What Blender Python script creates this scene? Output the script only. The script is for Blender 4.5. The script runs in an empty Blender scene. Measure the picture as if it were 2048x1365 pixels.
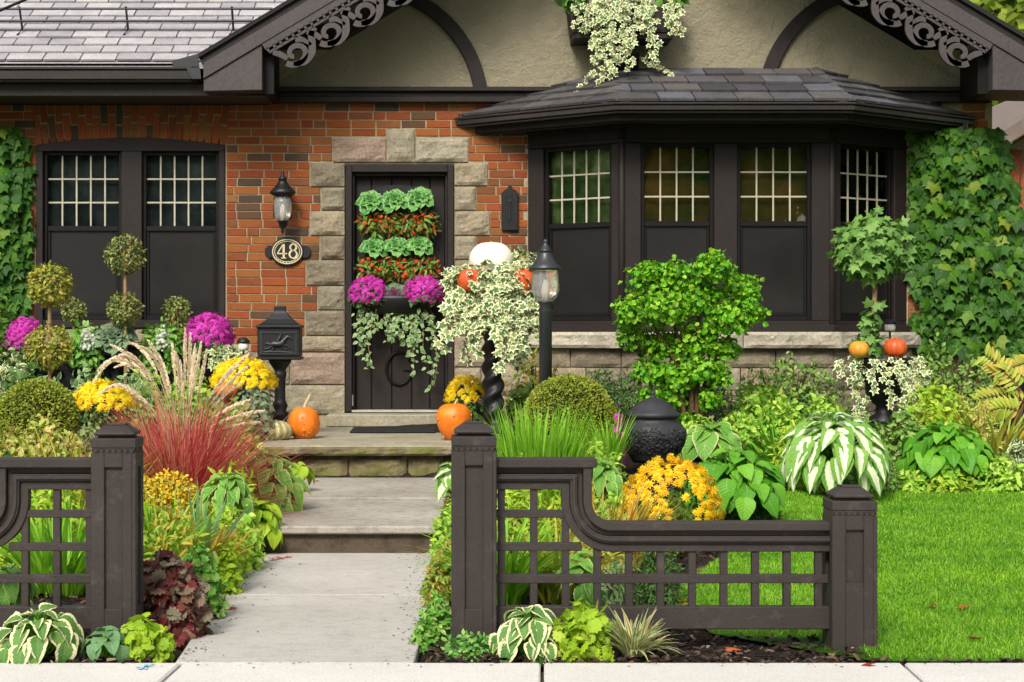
import bpy, bmesh, math, random
import numpy as np
from mathutils import Vector, Matrix, noise
R = random.Random(11)
NR = np.random.RandomState(11)
SC = bpy.context.scene
COL = SC.collection
PI = math.pi
rad = math.radians

# ------------------------------------------------------------------ camera, sky, sun, exposure
FOC, VPX, VPY, EYE = 3450.0, 880.0, 678.0, 1.09      # focal length and vanishing point in photo pixels, eye height in metres
cam_d = bpy.data.cameras.new('camera')
cam = bpy.data.objects.new('camera', cam_d)
COL.objects.link(cam)
SC.camera = cam
cam.location = (0, 0, EYE)
cam.rotation_euler = (rad(90), 0, 0)
cam_d.sensor_width = 36
cam_d.lens = FOC / 2048 * 36
cam_d.shift_x = (1024 - VPX) / 2048
cam_d.shift_y = (VPY - 682.5) / 2048
cam_d.clip_start = 0.05
cam_d.clip_end = 2000

SUN_EL, SUN_AZ = 41, 198       # azimuth measured clockwise from +Y (the way the camera looks)
world = bpy.data.worlds.new('World')
SC.world = world
world.use_nodes = True
wn = world.node_tree
bg = wn.nodes['Background']
sky = wn.nodes.new('ShaderNodeTexSky')
sky.sky_type = 'NISHITA'
sky.sun_disc = False
sky.sun_elevation = rad(SUN_EL)
sky.sun_rotation = rad(SUN_AZ)
sky.dust_density = 3.0
sky.air_density = 1.0
hs = wn.nodes.new('ShaderNodeHueSaturation')
hs.inputs['Saturation'].default_value = 0.28
hs.inputs['Value'].default_value = 1.0
wn.links.new(sky.outputs[0], hs.inputs['Color'])
wn.links.new(hs.outputs[0], bg.inputs[0])
bg.inputs[1].default_value = 0.128
sun_d = bpy.data.lights.new('sun', 'SUN')
sun_d.energy = 1.5
sun_d.angle = rad(14)
sun_d.color = (1.0, 0.95, 0.87)
sun = bpy.data.objects.new('sun', sun_d)
COL.objects.link(sun)
a, e = rad(SUN_AZ), rad(SUN_EL)
sv = Vector((math.sin(a) * math.cos(e), math.cos(a) * math.cos(e), math.sin(e)))
sun.rotation_euler = sv.to_track_quat('Z', 'Y').to_euler()
sun.location = sv * 30
SC.view_settings.view_transform = 'Standard'
SC.view_settings.look = 'None'
SC.view_settings.gamma = 1
SC.view_settings.use_curve_mapping = False
SC.view_settings.exposure = 1.03
SC.cycles.max_bounces = 6
SC.cycles.transparent_max_bounces = 8
SC.cycles.use_denoising = True

# ------------------------------------------------------------------ measuring helpers (photo pixel + depth -> metres)
def X(px, Y): return (px - VPX) * Y / FOC
def Z(py, Y): return EYE - (py - VPY) * Y / FOC
def P(px, py, Y): return Vector((X(px, Y), Y, Z(py, Y)))
def S(Y): return FOC / Y

# ------------------------------------------------------------------ materials
class NT:
    def __init__(self, name):
        self.m = bpy.data.materials.new(name)
        self.m.use_nodes = True
        self.t = self.m.node_tree
        self.b = self.t.nodes['Principled BSDF']
        self.out = self.t.nodes['Material Output']
    def n(self, typ, **kw):
        nd = self.t.nodes.new(typ)
        for k, v in kw.items(): setattr(nd, k, v)
        return nd
    def l(self, a, b): self.t.links.new(a, b)
    def ramp(self, fac, cols, constant=False):
        r = self.n('ShaderNodeValToRGB')
        el = r.color_ramp.elements
        if constant: r.color_ramp.interpolation = 'CONSTANT'
        n = len(cols)
        while len(el) < n: el.new(0.5)
        for i, c in enumerate(cols):
            if len(c) == 4 and not isinstance(c[3], str):
                el[i].position = c[3]
            else:
                el[i].position = i / max(1, n - 1) if not constant else i / n
            el[i].color = (c[0], c[1], c[2], 1)
        self.l(fac, r.inputs[0])
        return r.outputs[0]
    def noise(self, scale, detail=4, coord='Object', rough=0.55, vec=None):
        nz = self.n('ShaderNodeTexNoise')
        nz.inputs['Scale'].default_value = scale
        nz.inputs['Detail'].default_value = detail
        nz.inputs['Roughness'].default_value = rough
        if vec is None:
            tc = self.n('ShaderNodeTexCoord'); vec = tc.outputs[coord]
        self.l(vec, nz.inputs['Vector'])
        return nz.outputs[0]
    def math(self, op, a, b=None, clamp=False):
        m = self.n('ShaderNodeMath', operation=op, use_clamp=clamp)
        for i, v in enumerate((a, b)):
            if v is None: continue
            if isinstance(v, (int, float)): m.inputs[i].default_value = v
            else: self.l(v, m.inputs[i])
        return m.outputs[0]
    def mix(self, fac, a, b, mode='MIX'):
        m = self.n('ShaderNodeMix', data_type='RGBA', blend_type=mode)
        for sock, v in ((m.inputs[0], fac), (m.inputs[6], a), (m.inputs[7], b)):
            if isinstance(v, (int, float)): sock.default_value = v
            elif isinstance(v, tuple): sock.default_value = (*v[:3], 1)
            else: self.l(v, sock)
        return m.outputs[2]
    def bump(self, h, strength=0.4, dist=0.01):
        b = self.n('ShaderNodeBump')
        b.inputs['Strength'].default_value = strength
        b.inputs['Distance'].default_value = dist
        self.l(h, b.inputs['Height'])
        self.l(b.outputs[0], self.b.inputs['Normal'])
    def rnd(self):
        at = self.n('ShaderNodeAttribute', attribute_name='rnd')
        oi = self.n('ShaderNodeObjectInfo')
        return self.math('FRACT', self.math('ADD', at.outputs['Fac'], oi.outputs['Random']))
    def set(self, rough=0.6, spec=0.4, metal=0.0):
        self.b.inputs['Roughness'].default_value = rough
        self.b.inputs['Specular IOR Level'].default_value = spec
        self.b.inputs['Metallic'].default_value = metal
        return self

def surf(name, c1, c2=None, scale=6, rough=0.6, spec=0.4, bump=0, bscale=40, metal=0, coord='Object', fine=0.25):
    """two tones mottled by noise with a fine grain, and relief"""
    t = NT(name).set(rough, spec, metal)
    if c2 is None: c2 = tuple(v * 0.8 for v in c1)
    n1 = t.noise(scale, 5, coord)
    col = t.ramp(n1, [(*c2, 0.3), (*c1, 0.7)])
    if fine:
        n2 = t.noise(scale * 14, 3, coord)
        g = t.ramp(n2, [(1 - fine,) * 3 + (0.3,), (1 + fine * 0.4,) * 3 + (0.7,)])
        col = t.mix(1.0, col, g, 'MULTIPLY')
    t.l(col, t.b.inputs['Base Color'])
    if bump: t.bump(t.noise(bscale, 6, coord), bump, 0.01)
    return t.m

def piece_mat(name, cols, rough=0.8, spec=0.25, scale=9, bump=0.5, bscale=60, mott=0.35, grain=0.3):
    """every object of this material takes its own tone from the list"""
    t = NT(name).set(rough, spec)
    base = t.ramp(t.rnd(), cols, constant=True)
    n1 = t.noise(scale, 5)
    mo = t.ramp(n1, [(1 - mott,) * 3 + (0.25,), (1 + mott * 0.4,) * 3 + (0.75,)])
    col = t.mix(1.0, base, mo, 'MULTIPLY')
    n2 = t.noise(scale * 9, 3)
    gr = t.ramp(n2, [(1 - grain,) * 3 + (0.3,), (1 + grain * 0.3,) * 3 + (0.7,)])
    col = t.mix(1.0, col, gr, 'MULTIPLY')
    t.l(col, t.b.inputs['Base Color'])
    if bump: t.bump(t.noise(bscale, 6), bump, 0.008)
    return t.m

def leaf_mat(name, cols, edge=None, edge_at=0.6, heart=None, heart_at=0.5, rib=0.25, rough=0.48, trans=0.3, spec=0.25, tip=None, boost=1.0):
    """leaf: tone per leaf, optional pale margin or pale centre from the leaf's own UV, veins, light coming through"""
    t = NT(name).set(rough, spec)
    base = t.ramp(t.rnd(), [tuple(min(.95, v * boost) for v in c) for c in cols])
    uv = t.n('ShaderNodeUVMap')
    sp = t.n('ShaderNodeSeparateXYZ')
    t.l(uv.outputs[0], sp.inputs[0])
    side = t.math('ABSOLUTE', t.math('SUBTRACT', t.math('MULTIPLY', sp.outputs[0], 2.0), 1.0))
    wob = t.math('MULTIPLY', t.math('SUBTRACT', t.noise(9, 3), 0.5), 0.45)
    if edge:
        f = t.math('GREATER_THAN', t.math('ADD', side, wob), edge_at)
        base = t.mix(f, base, edge)
    if heart:
        f = t.math('LESS_THAN', t.math('ADD', side, wob), heart_at)
        base = t.mix(f, base, heart)
    if tip:
        f = t.ramp(sp.outputs[1], [(0, 0, 0, 0.25), (1, 1, 1, 0.9)])
        base = t.mix(f, base, tip)
    if rib:
        f = t.math('LESS_THAN', side, 0.06)
        base = t.mix(t.math('MULTIPLY', f, rib), base, (0.35, 0.42, 0.15))
        vn = t.math('SINE', t.math('MULTIPLY', t.math('SUBTRACT', sp.outputs[1], t.math('MULTIPLY', side, 0.25)), 55.0))
        t.bump(vn, 0.25, 0.003)
    t.l(base, t.b.inputs['Base Color'])
    if trans:
        tr = t.n('ShaderNodeBsdfTranslucent')
        t.l(base, tr.inputs['Color'])
        mx = t.n('ShaderNodeMixShader')
        mx.inputs[0].default_value = trans
        t.l(t.b.outputs[0], mx.inputs[1]); t.l(tr.outputs[0], mx.inputs[2])
        t.l(mx.outputs[0], t.out.inputs['Surface'])
    return t.m

# ------------------------------------------------------------------ objects
def tag(o, label=None, cat=None, group=None, kind=None):
    if label: o['label'] = label
    if cat: o['category'] = cat
    if group: o['group'] = group
    if kind: o['kind'] = kind
    return o

def thing(name, label, cat, loc=(0, 0, 0), group=None, rz=0):
    o = bpy.data.objects.new(name, None)
    COL.objects.link(o)
    o.empty_display_size = 0.1
    o.location = loc
    o.rotation_euler = (0, 0, rz)
    return tag(o, label, cat, group)

def link(name, me, mat=None, parent=None, world=False, kind=None):
    o = bpy.data.objects.new(name, me)
    COL.objects.link(o)
    if mat is not None and len(me.materials) == 0: me.materials.append(mat)
    if parent is not None:
        o.parent = parent
        if world and parent.parent is None and parent.type == 'EMPTY':
            o.location = -Vector(parent.location)
    if kind: o['kind'] = kind
    return o

class MB:
    def __init__(self): self.v, self.f, self.sm = [], [], []
    def add(self, vs, fs, smooth=False):
        o = len(self.v)
        self.v += [tuple(p) for p in vs]
        self.f += [tuple(o + i for i in f) for f in fs]
        self.sm += [smooth] * len(fs)
        return self
    def box(self, x0, x1, y0, y1, z0, z1):
        v = [(x0, y0, z0), (x1, y0, z0), (x1, y1, z0), (x0, y1, z0), (x0, y0, z1), (x1, y0, z1), (x1, y1, z1), (x0, y1, z1)]
        return self.add(v, [(0, 3, 2, 1), (4, 5, 6, 7), (0, 1, 5, 4), (1, 2, 6, 5), (2, 3, 7, 6), (3, 0, 4, 7)])
    def obox(self, o, u, w, n, u0, u1, w0, w1, n0, n1):
        """box in a frame: origin o, unit axes u (along), w (up), n (out)"""
        vs = []
        for c in (n0, n1):
            for (a_, b_) in ((u0, w0), (u1, w0), (u1, w1), (u0, w1)):
                vs.append(o + u * a_ + w * b_ + n * c)
        return self.add(vs, [(0, 3, 2, 1), (4, 5, 6, 7), (0, 1, 5, 4), (1, 2, 6, 5), (2, 3, 7, 6), (3, 0, 4, 7)])
    def poly_y(self, pts, y0, y1):
        """polygon given as (x,z), extruded from y0 to y1"""
        n = len(pts)
        vs = [(p[0], y0, p[1]) for p in pts] + [(p[0], y1, p[1]) for p in pts]
        fs = [tuple(range(n)), tuple(range(2 * n - 1, n - 1, -1))]
        fs += [(i, i + n, (i + 1) % n + n, (i + 1) % n) for i in range(n)]
        return self.add(vs, fs)
    def poly(self, pts, d):
        """polygon of 3-D points extruded by vector d"""
        n = len(pts)
        vs = [tuple(p) for p in pts] + [tuple(Vector(p) + d) for p in pts]
        fs = [tuple(range(n)), tuple(range(2 * n - 1, n - 1, -1))]
        fs += [(i, i + n, (i + 1) % n + n, (i + 1) % n) for i in range(n)]
        return self.add(vs, fs)
    def strip(self, La, Lb, d0, d1):
        """band between two matching polylines, given thickness by offsets d0, d1"""
        n = len(La)
        vs = []
        for i in range(n):
            A_, B_ = Vector(La[i]), Vector(Lb[i])
            vs += [A_ + d0, B_ + d0, B_ + d1, A_ + d1]
        fs = []
        for i in range(n - 1):
            q = i * 4
            for k in range(4):
                fs.append((q + k, q + (k + 1) % 4, q + 4 + (k + 1) % 4, q + 4 + k))
        fs += [(3, 2, 1, 0), (4 * n - 4, 4 * n - 3, 4 * n - 2, 4 * n - 1)]
        return self.add(vs, fs)
    def tube(self, pts, r, n=8, caps=True):
        pts = [Vector(p) for p in pts]
        rs = r if isinstance(r, (list, tuple)) else [r] * len(pts)
        vs = []
        up = Vector((0.13, 0.21, 0.97))
        for i, p in enumerate(pts):
            t = (pts[min(i + 1, len(pts) - 1)] - pts[max(i - 1, 0)]).normalized()
            if abs(t.dot(up)) > 0.98: up = Vector((0.9, 0.3, 0.1))
            a_ = t.cross(up).normalized(); b_ = t.cross(a_)
            up = -(a_.cross(t)) if False else up
            for k in range(n):
                an = 2 * PI * k / n
                vs.append(p + (a_ * math.cos(an) + b_ * math.sin(an)) * rs[i])
        fs = [(i * n + k, i * n + (k + 1) % n, (i + 1) * n + (k + 1) % n, (i + 1) * n + k) for i in range(len(pts) - 1) for k in range(n)]
        self.add(vs, fs, True)
        if caps:
            self.add(vs[:n], [tuple(range(n - 1, -1, -1))]); self.add(vs[-n:], [tuple(range(n))])
        return self
    def lathe(self, prof, n=24, c=(0, 0, 0), smooth=True, fn=None, square=False):
        vs = []
        for (r, z) in prof:
            for k in range(n):
                an = 2 * PI * k / n + (PI / 4 if square else 0)
                rr = r * (math.sqrt(2) if square else 1)
                x, y, zz = rr * math.cos(an), rr * math.sin(an), z
                if fn: x, y, zz = fn(x, y, zz, an)
                vs.append((c[0] + x, c[1] + y, c[2] + zz))
        m = len(prof)
        fs = [(i * n + k, i * n + (k + 1) % n, (i + 1) * n + (k + 1) % n, (i + 1) * n + k) for i in range(m - 1) for k in range(n)]
        fs += [tuple(range(n - 1, -1, -1)), tuple((m - 1) * n + k for k in range(n))]
        return self.add(vs, fs, smooth and not square)
    def mesh(self, name):
        me = bpy.data.meshes.new(name)
        me.from_pydata(self.v, [], self.f)
        me.polygons.foreach_set('use_smooth', self.sm)
        me.update()
        bm = bmesh.new(); bm.from_mesh(me)
        bmesh.ops.recalc_face_normals(bm, faces=bm.faces)
        bm.to_mesh(me); bm.free()
        return me
    def build(self, name, mat, parent=None, world=True, bevel=0, kind=None, label=None):
        o = link(name, self.mesh(name), mat, parent, world, kind)
        if bevel:
            b = o.modifiers.new('bevel', 'BEVEL'); b.width = bevel; b.segments = 1; b.limit_method = 'ANGLE'; b.angle_limit = rad(40)
        if label: o['label'] = label
        return o

def copy_tree(o, loc, rz=None, parent=None):
    c = o.copy(); COL.objects.link(c)
    if parent is None:
        c.location = loc
        if rz is not None: c.rotation_euler = (0, 0, rz)
    else: c.parent = parent
    for ch in list(o.children): copy_tree(ch, None, None, c)
    return c

# ------------------------------------------------------------------ leaves
def t_oval(w=0.5, rows=4, cols=4, cup=0.15, bend=0.3, wave=0.0, wide=0.45, nw=3):
    V, UV, T = [], [], []
    for i in range(rows + 1):
        v = i / rows
        hw = w / 2 * max(0.03, math.sin(PI * v ** (math.log(0.5) / math.log(wide))) ** 0.8)
        for j in range(cols + 1):
            u = j / cols; s = 2 * u - 1
            z = cup * abs(s) * hw * 2 - bend * v * v + wave * abs(s) * math.sin(nw * 2 * PI * v + (1 if s > 0 else 0))
            V.append((s * hw, v * (1 - 0.25 * bend), z)); UV.append((u, v))
    for i in range(rows):
        for j in range(cols):
            a_ = i * (cols + 1) + j; b_ = a_ + 1; c = b_ + cols + 1; d = a_ + cols + 1
            T += [(a_, b_, c), (a_, c, d)]
    return np.array(V), np.array(T), np.array(UV)
def t_lobed(half, lift=0.05, droop=0.12):
    pts = half + [(-x, y) for (x, y) in reversed(half[1:-1])]
    V = [(0, 0.36, lift)] + [(x, y, -droop * (x * x + (y - 0.3) ** 2) * 2) for x, y in pts]
    UV = [(0.5, 0.4)] + [((0.98 if x >= 0 else 0.02), y) for x, y in pts]
    n = len(pts)
    T = [(0, 1 + k, 1 + (k + 1) % n) for k in range(n)]
    return np.array(V), np.array(T), np.array(UV)
T_IVY = t_lobed([(0, 0.1), (0.22, 0.0), (0.46, 0.14), (0.3, 0.34), (0.52, 0.62), (0.2, 0.62), (0, 1.0)])
T_BOSTON = t_lobed([(0, 0.14), (0.2, 0.0), (0.44, 0.06), (0.5, 0.26), (0.46, 0.4), (0.6, 0.68), (0.4, 0.62), (0.24, 0.66), (0.14, 0.84), (0, 1.05)], 0.06, 0.16)
T_OVAL = t_oval(0.55, 3, 2, 0.15, 0.25)
T_NARROW = t_oval(0.28, 3, 2, 0.2, 0.3)
T_TINY = (np.array([(0, 0, 0), (0.32, 0.5, 0.04), (0, 1, 0), (-0.32, 0.5, 0.04)], float), np.array([(0, 1, 2), (0, 2, 3)]), np.array([(0.5, 0), (1, 0.5), (0.5, 1), (0, 0.5)]))
T_HOSTA = t_oval(0.78, 6, 6, 0.14, 0.55, 0.03, 0.42, 3)
T_HOSTAN = t_oval(0.52, 6, 6, 0.18, 0.6, 0.03, 0.4, 4)
T_RUFFLE = t_oval(0.85, 5, 4, 0.2, 0.35, 0.13, 0.55, 2)
T_SCALLOP = t_lobed([(0, 0.12), (0.2, 0.0), (0.4, 0.06), (0.42, 0.22), (0.56, 0.34), (0.46, 0.46), (0.56, 0.66), (0.36, 0.7), (0.3, 0.9), (0.12, 0.84), (0, 0.98)], 0.02, 0.2)

def norm(a_): return a_ / np.maximum(1e-9, np.linalg.norm(a_, axis=1))[:, None]
def place_leaves(t, pos, d, n, size):
    V, T, UV = t
    y = norm(d); z = n - (n * y).sum(1)[:, None] * y; z = norm(z); x = np.cross(y, z)
    N = len(pos)
    W = pos[:, None, :] + size[:, None, None] * (V[None, :, 0, None] * x[:, None, :] + V[None, :, 1, None] * y[:, None, :] + V[None, :, 2, None] * z[:, None, :])
    k = len(V)
    F = (T[None] + (np.arange(N) * k)[:, None, None]).reshape(-1, 3)
    rn = np.repeat(NR.rand(N), k)
    return [W.reshape(-1, 3), F, np.tile(UV, (N, 1)), rn]
def join(parts):
    o = 0; Vs, Fs, Us, Rs = [], [], [], []
    for V, F, U, r in parts:
        Vs.append(V); Fs.append(F + o); Us.append(U); Rs.append(r); o += len(V)
    return [np.concatenate(Vs), np.concatenate(Fs), np.concatenate(Us), np.concatenate(Rs)]
def np_mesh(name, arr, smooth=True):
    V, F, U, r = arr
    me = bpy.data.meshes.new(name)
    me.vertices.add(len(V)); me.vertices.foreach_set('co', V.astype(np.float32).ravel())
    me.loops.add(len(F) * 3); me.loops.foreach_set('vertex_index', F.astype(np.int32).ravel())
    me.polygons.add(len(F)); me.polygons.foreach_set('loop_start', np.arange(0, len(F) * 3, 3, dtype=np.int32))
    me.polygons.foreach_set('use_smooth', np.full(len(F), smooth))
    uvl = me.uv_layers.new(name='UVMap')
    uvl.data.foreach_set('uv', U[F.ravel()].astype(np.float32).ravel())
    at = me.attributes.new('rnd', 'FLOAT', 'POINT')
    at.data.foreach_set('value', r.astype(np.float32))
    me.update(calc_edges=True)
    return me
_tm = {}
def tmpl_mesh(t, mat):
    k = (id(t), mat.name)
    if k not in _tm:
        V, T, UV = t
        me = np_mesh('leaf', [V, T, UV, np.zeros(len(V))])
        me.materials.append(mat)
        _tm[k] = me
    return _tm[k]
def leaf_objs(t, mat, pos, d, n, size, parent, name='leaf'):
    me = tmpl_mesh(t, mat)
    d = norm(d); z = n - (n * d).sum(1)[:, None] * d; z = norm(z); x = np.cross(d, z)
    for i in range(len(pos)):
        o = bpy.data.objects.new(name, me); COL.objects.link(o); o.parent = parent
        s = float(size[i])
        o.matrix_basis = Matrix(((x[i, 0] * s, d[i, 0] * s, z[i, 0] * s, pos[i, 0]), (x[i, 1] * s, d[i, 1] * s, z[i, 1] * s, pos[i, 1]), (x[i, 2] * s, d[i, 2] * s, z[i, 2] * s, pos[i, 2]), (0, 0, 0, 1)))
def blades(N, base_r, L, th0, bend, w, K=5, az=None, tip_w=0.08, base=None, fold=False):
    """N curved blades; th0, bend: arrays or ranges (radians from vertical). returns arrays and the centre lines"""
    def rg(v): return v if isinstance(v, np.ndarray) else NR.uniform(v[0], v[1], N)
    az = NR.uniform(0, 2 * PI, N) if az is None else az
    L, th0, bend, w = rg(L), rg(th0), rg(bend), rg(w)
    r = base_r * np.sqrt(NR.rand(N))
    if base is None: base = np.stack([r * np.cos(az + NR.normal(0, .5, N)), r * np.sin(az + NR.normal(0, .5, N)), np.zeros(N)], 1)
    pts = [base]
    for k in range(K):
        th = th0 + bend * (k + 0.5) / K
        step = np.stack([np.sin(th) * np.cos(az), np.sin(th) * np.sin(az), np.cos(th)], 1) * (L / K)[:, None]
        pts.append(pts[-1] + step)
    C = np.stack(pts, 1)
    tw = NR.normal(0, 0.5, N)
    sd = np.stack([-np.sin(az + tw), np.cos(az + tw), np.zeros(N)], 1)
    prof = np.array([0.7 + 0.3 * min(1, 2 * k / K) if k < K * 0.5 else max(tip_w, 1 - ((k / K - 0.5) / 0.5) ** 1.6) for k in range(K + 1)])
    Lf = C + sd[:, None, :] * (w[:, None] * prof[None])[:, :, None] * 0.5
    Rt = C - sd[:, None, :] * (w[:, None] * prof[None])[:, :, None] * 0.5
    V = np.stack([Lf, Rt], 2).reshape(-1, 3)
    q = []
    for k in range(K): q += [(2 * k, 2 * k + 1, 2 * k + 3), (2 * k, 2 * k + 3, 2 * k + 2)]
    F = (np.array(q)[None] + (np.arange(N) * 2 * (K + 1))[:, None, None]).reshape(-1, 3)
    uv = np.array([(s_, k / K) for k in range(K + 1) for s_ in (0.0, 1.0)])
    return [V, F, np.tile(uv, (N, 1)), np.repeat(NR.rand(N), 2 * (K + 1))], C

# ground height of the beds
def gz(x, y):
    y = np.asarray(y, float); x = np.asarray(x, float)
    r = np.interp(y, [0, 5.81, 7, 11.2, 12.5, 14.4], [-.03, -.012, 0.0, .08, .2, .36])
    l = np.interp(y, [0, 5.81, 7, 8.7, 10.2, 11.6, 14.4], [-.03, -.012, .02, .08, .16, .24, .36])
    k = np.clip((x + 0.9) / 0.9, 0, 1)
    r = r + np.interp(y, [8.6, 10.2, 11.2, 12.5, 14.4], [0, .10, .18, .14, .06]) * np.clip((2.45 - x) / .6, 0, 1)
    h = l * (1 - k) + r * k
    inp = np.clip(np.minimum(np.minimum(x + 0.99, 0.02 - x) / 0.08, (11.7 - y) / 0.1), 0, 1)
    return h * (1 - inp) + (-0.05) * inp
def G(x, y): return float(gz(x, y))
# ------------------------------------------------------------------ materials in use
M = {}
M['trim'] = surf('brown_painted_trim', (0.025, 0.0185, 0.016), (0.019, 0.0142, 0.0125), 3, 0.55, 0.22, 0.08, 90)
M['trim_dark'] = surf('dark_trim', (0.007, 0.0056, 0.005), (0.0055, 0.0045, 0.004), 3, 0.55, 0.2)
M['rake'] = surf('grey_brown_rake_paint', (0.075, 0.062, 0.060), (0.062, 0.051, 0.049), 3, 0.55, 0.25, 0.05, 60)
M['gutter'] = surf('brown_gutter_metal', (0.034, 0.027, 0.024), (0.026, 0.021, 0.019), 2, 0.3, 0.5)
def painted_wood():
    t = NT('brown_fence_paint').set(0.6, 0.25)
    base = t.ramp(t.noise(3, 6), [(.032, .0255, .0225, .3), (.046, .0365, .032, .7)])
    sc = t.ramp(t.noise(70, 5, rough=.75), [(.72, .72, .72, .3), (1, 1, 1, .5), (1.0, 1.0, 1.0, .66), (1.9, 1.85, 1.8, .74)])
    col = t.mix(1.0, base, sc, 'MULTIPLY')
    ds = t.ramp(t.noise(11, 7, rough=.7), [(0, 0, 0, .56), (1, 1, 1, .72)])
    col = t.mix(t.math('MULTIPLY', ds, .45), col, (.115, .095, .078))
    t.l(col, t.b.inputs['Base Color'])
    t.bump(t.noise(120, 5), 0.3, 0.006)
    return t.m
M['fence'] = painted_wood()
M['mortar'] = surf('pale_mortar', (0.42, 0.335, 0.21), (0.30, 0.24, 0.15), 20, 0.95, 0.1, 0.6, 120)
M['brick'] = piece_mat('clay_brick', [(0.387, 0.101, 0.03), (0.414, 0.136, 0.037), (0.326, 0.077, 0.028), (0.378, 0.145, 0.044), (0.422, 0.114, 0.033), (0.264, 0.101, 0.04), (0.352, 0.084, 0.03), (0.405, 0.132, 0.037), (0.158, 0.084, 0.046), (0.378, 0.114, 0.035), (0.334, 0.128, 0.046), (0.414, 0.101, 0.032), (0.29, 0.092, 0.035), (0.387, 0.106, 0.033), (0.106, 0.072, 0.049), (0.396, 0.141, 0.04), (0.343, 0.088, 0.03)], 0.85, 0.2, 14, 0.7, 90, 0.35, 0.4)
M['stone'] = piece_mat('rough_sandstone', [(.33, .285, .195), (.27, .225, .148), (.38, .33, .235), (.23, .19, .13), (.34, .28, .185), (.33, .24, .18), (.26, .225, .155)], 0.9, 0.15, 7, 0.9, 38, 0.4, 0.35)
M['sill_stone'] = piece_mat('rough_sill_stone', [(.42, .38, .29), (.36, .32, .24), (.46, .41, .31)], 0.9, 0.15, 6, 0.9, 34, 0.35, 0.3)
def porch_stone():
    t = NT('mossy_porch_stone').set(0.9, 0.15)
    base = t.ramp(t.noise(5, 6), [(.09, .07, .042, .28), (.19, .155, .09, .5), (.30, .25, .165, .78)])
    moss = t.ramp(t.noise(4.0, 6), [(0, 0, 0, .45), (1, 1, 1, .58)])
    col = t.mix(t.math('MULTIPLY', moss, 0.75), base, (.12, .125, .025))
    st = t.ramp(t.noise(2.1, 6), [(0.25, 0.22, 0.2, .36), (1, 1, 1, .5)])
    col = t.mix(1.0, col, st, 'MULTIPLY')
    t.l(col, t.b.inputs['Base Color'])
    t.bump(t.noise(30, 7), 0.9, 0.015)
    return t.m
M['porch'] = porch_stone()
M['porch_top'] = surf('worn_porch_slab', (0.40, 0.36, 0.26), (0.26, 0.23, 0.15), 2.6, 0.85, 0.2, 0.4, 60, fine=0.3)
def concrete(name, c, d, stain, joints=False):
    t = NT(name).set(0.85, 0.25)
    base = t.ramp(t.noise(1.7, 6), [(*d, .3), (*c, .68)])
    g = t.ramp(t.noise(95, 3, rough=.8), [(.50, .49, .47, .30), (.92, .92, .92, .42), (1.0, 1.0, 1.0, .58), (1.22, 1.21, 1.18, .72)])
    col = t.mix(1.0, base, g, 'MULTIPLY')
    s = t.ramp(t.noise(16, 8), [(stain, stain, stain * 0.97, .3), (1, 1, 1, .52)])
    col = t.mix(1.0, col, s, 'MULTIPLY')
    t.l(col, t.b.inputs['Base Color'])
    t.bump(t.noise(220, 3), 0.3, 0.004)
    return t.m
M['path'] = concrete('path_concrete', (.50, .47, .42), (.41, .38, .335), .84)
M['tread'] = concrete('tread_concrete', (.42, .385, .325), (.30, .27, .22), .68)
M['riser'] = concrete('damp_riser_concrete', (.11, .08, .055), (.068, .05, .034), .55)  # much darker and browner than the treads
M['walk'] = concrete('sidewalk_concrete', (.66, .63, .585), (.59, .56, .51), .94)
def stucco():
    t = NT('swirled_stucco').set(0.9, 0.15)
    col = t.ramp(t.noise(2.5, 6), [(.225, .198, .130, .3), (.265, .233, .158, .7)])
    t.l(col, t.b.inputs['Base Color'])
    h = t.math('ADD', t.noise(14, 5), t.math('MULTIPLY', t.noise(45, 4), 0.5))
    t.bump(h, 0.75, 0.03)
    return t.m
M['stucco'] = stucco()
M['slate'] = piece_mat('pale_roof_tile', [(.36, .335, .335), (.40, .375, .375), (.32, .30, .31), (.43, .40, .395), (.385, .36, .365)], 0.6, 0.3, 5, 0.4, 50, 0.2, 0.2)
M['shingle'] = piece_mat('dark_asphalt_shingle', [(.075, .07, .075), (.10, .095, .10), (.058, .054, .056), (.13, .128, .14), (.085, .078, .074), (.115, .105, .098)], 0.75, 0.3, 8, 0.7, 160, 0.3, 0.4)
M['shingle_deck'] = surf('shingle_base', (.03, .028, .028), None, 8, 0.9, 0.1)
M['black'] = surf('black_cast_iron', (.012, .012, .0125), (.009, .009, .0095), 8, 0.45, 0.35, 0.15, 70)
M['black_relief'] = surf('black_pebbled_iron', (.034, .034, .036), (.020, .020, .022), 14, 0.55, 0.4, 0.4, 40)
M['lamp_black'] = surf('dark_grey_lamp_metal', (.028, .029, .031), (.021, .022, .024), 5, 0.38, 0.5, 0.08, 60)
M['cream'] = surf('cream_muntin', (.50, .45, .33), (.42, .38, .28), 8, 0.5, 0.3)
M['gold'] = surf('gold_numerals', (.72, .60, .36), (.62, .5, .3), 10, 0.35, 0.5)
M['ink'] = surf('black_plaque_enamel', (.012, .012, .013), None, 6, 0.3, 0.5)
M['mat'] = surf('black_rubber_mat', (.028, .027, .027), (.018, .017, .017), 20, 0.8, 0.2, 0.5, 120)
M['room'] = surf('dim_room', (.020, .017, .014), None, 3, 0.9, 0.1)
def pane_backing(name, a_, b_, c):
    t = NT(name).set(0.8, 0.2)
    col = t.ramp(t.noise(3.6, 5), [(*a_, .32), (*b_, .5), (*c, .68)])
    t.l(col, t.b.inputs['Base Color'])
    return t.m
M['drape_amber'] = pane_backing('amber_drape', (.045, .07, .012), (.12, .085, .016), (.26, .125, .024))
M['drape_green'] = pane_backing('green_drape', (.03, .065, .018), (.11, .17, .04), (.42, .45, .2))  # mirrored trees with bright sky spots, put into the colour
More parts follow.
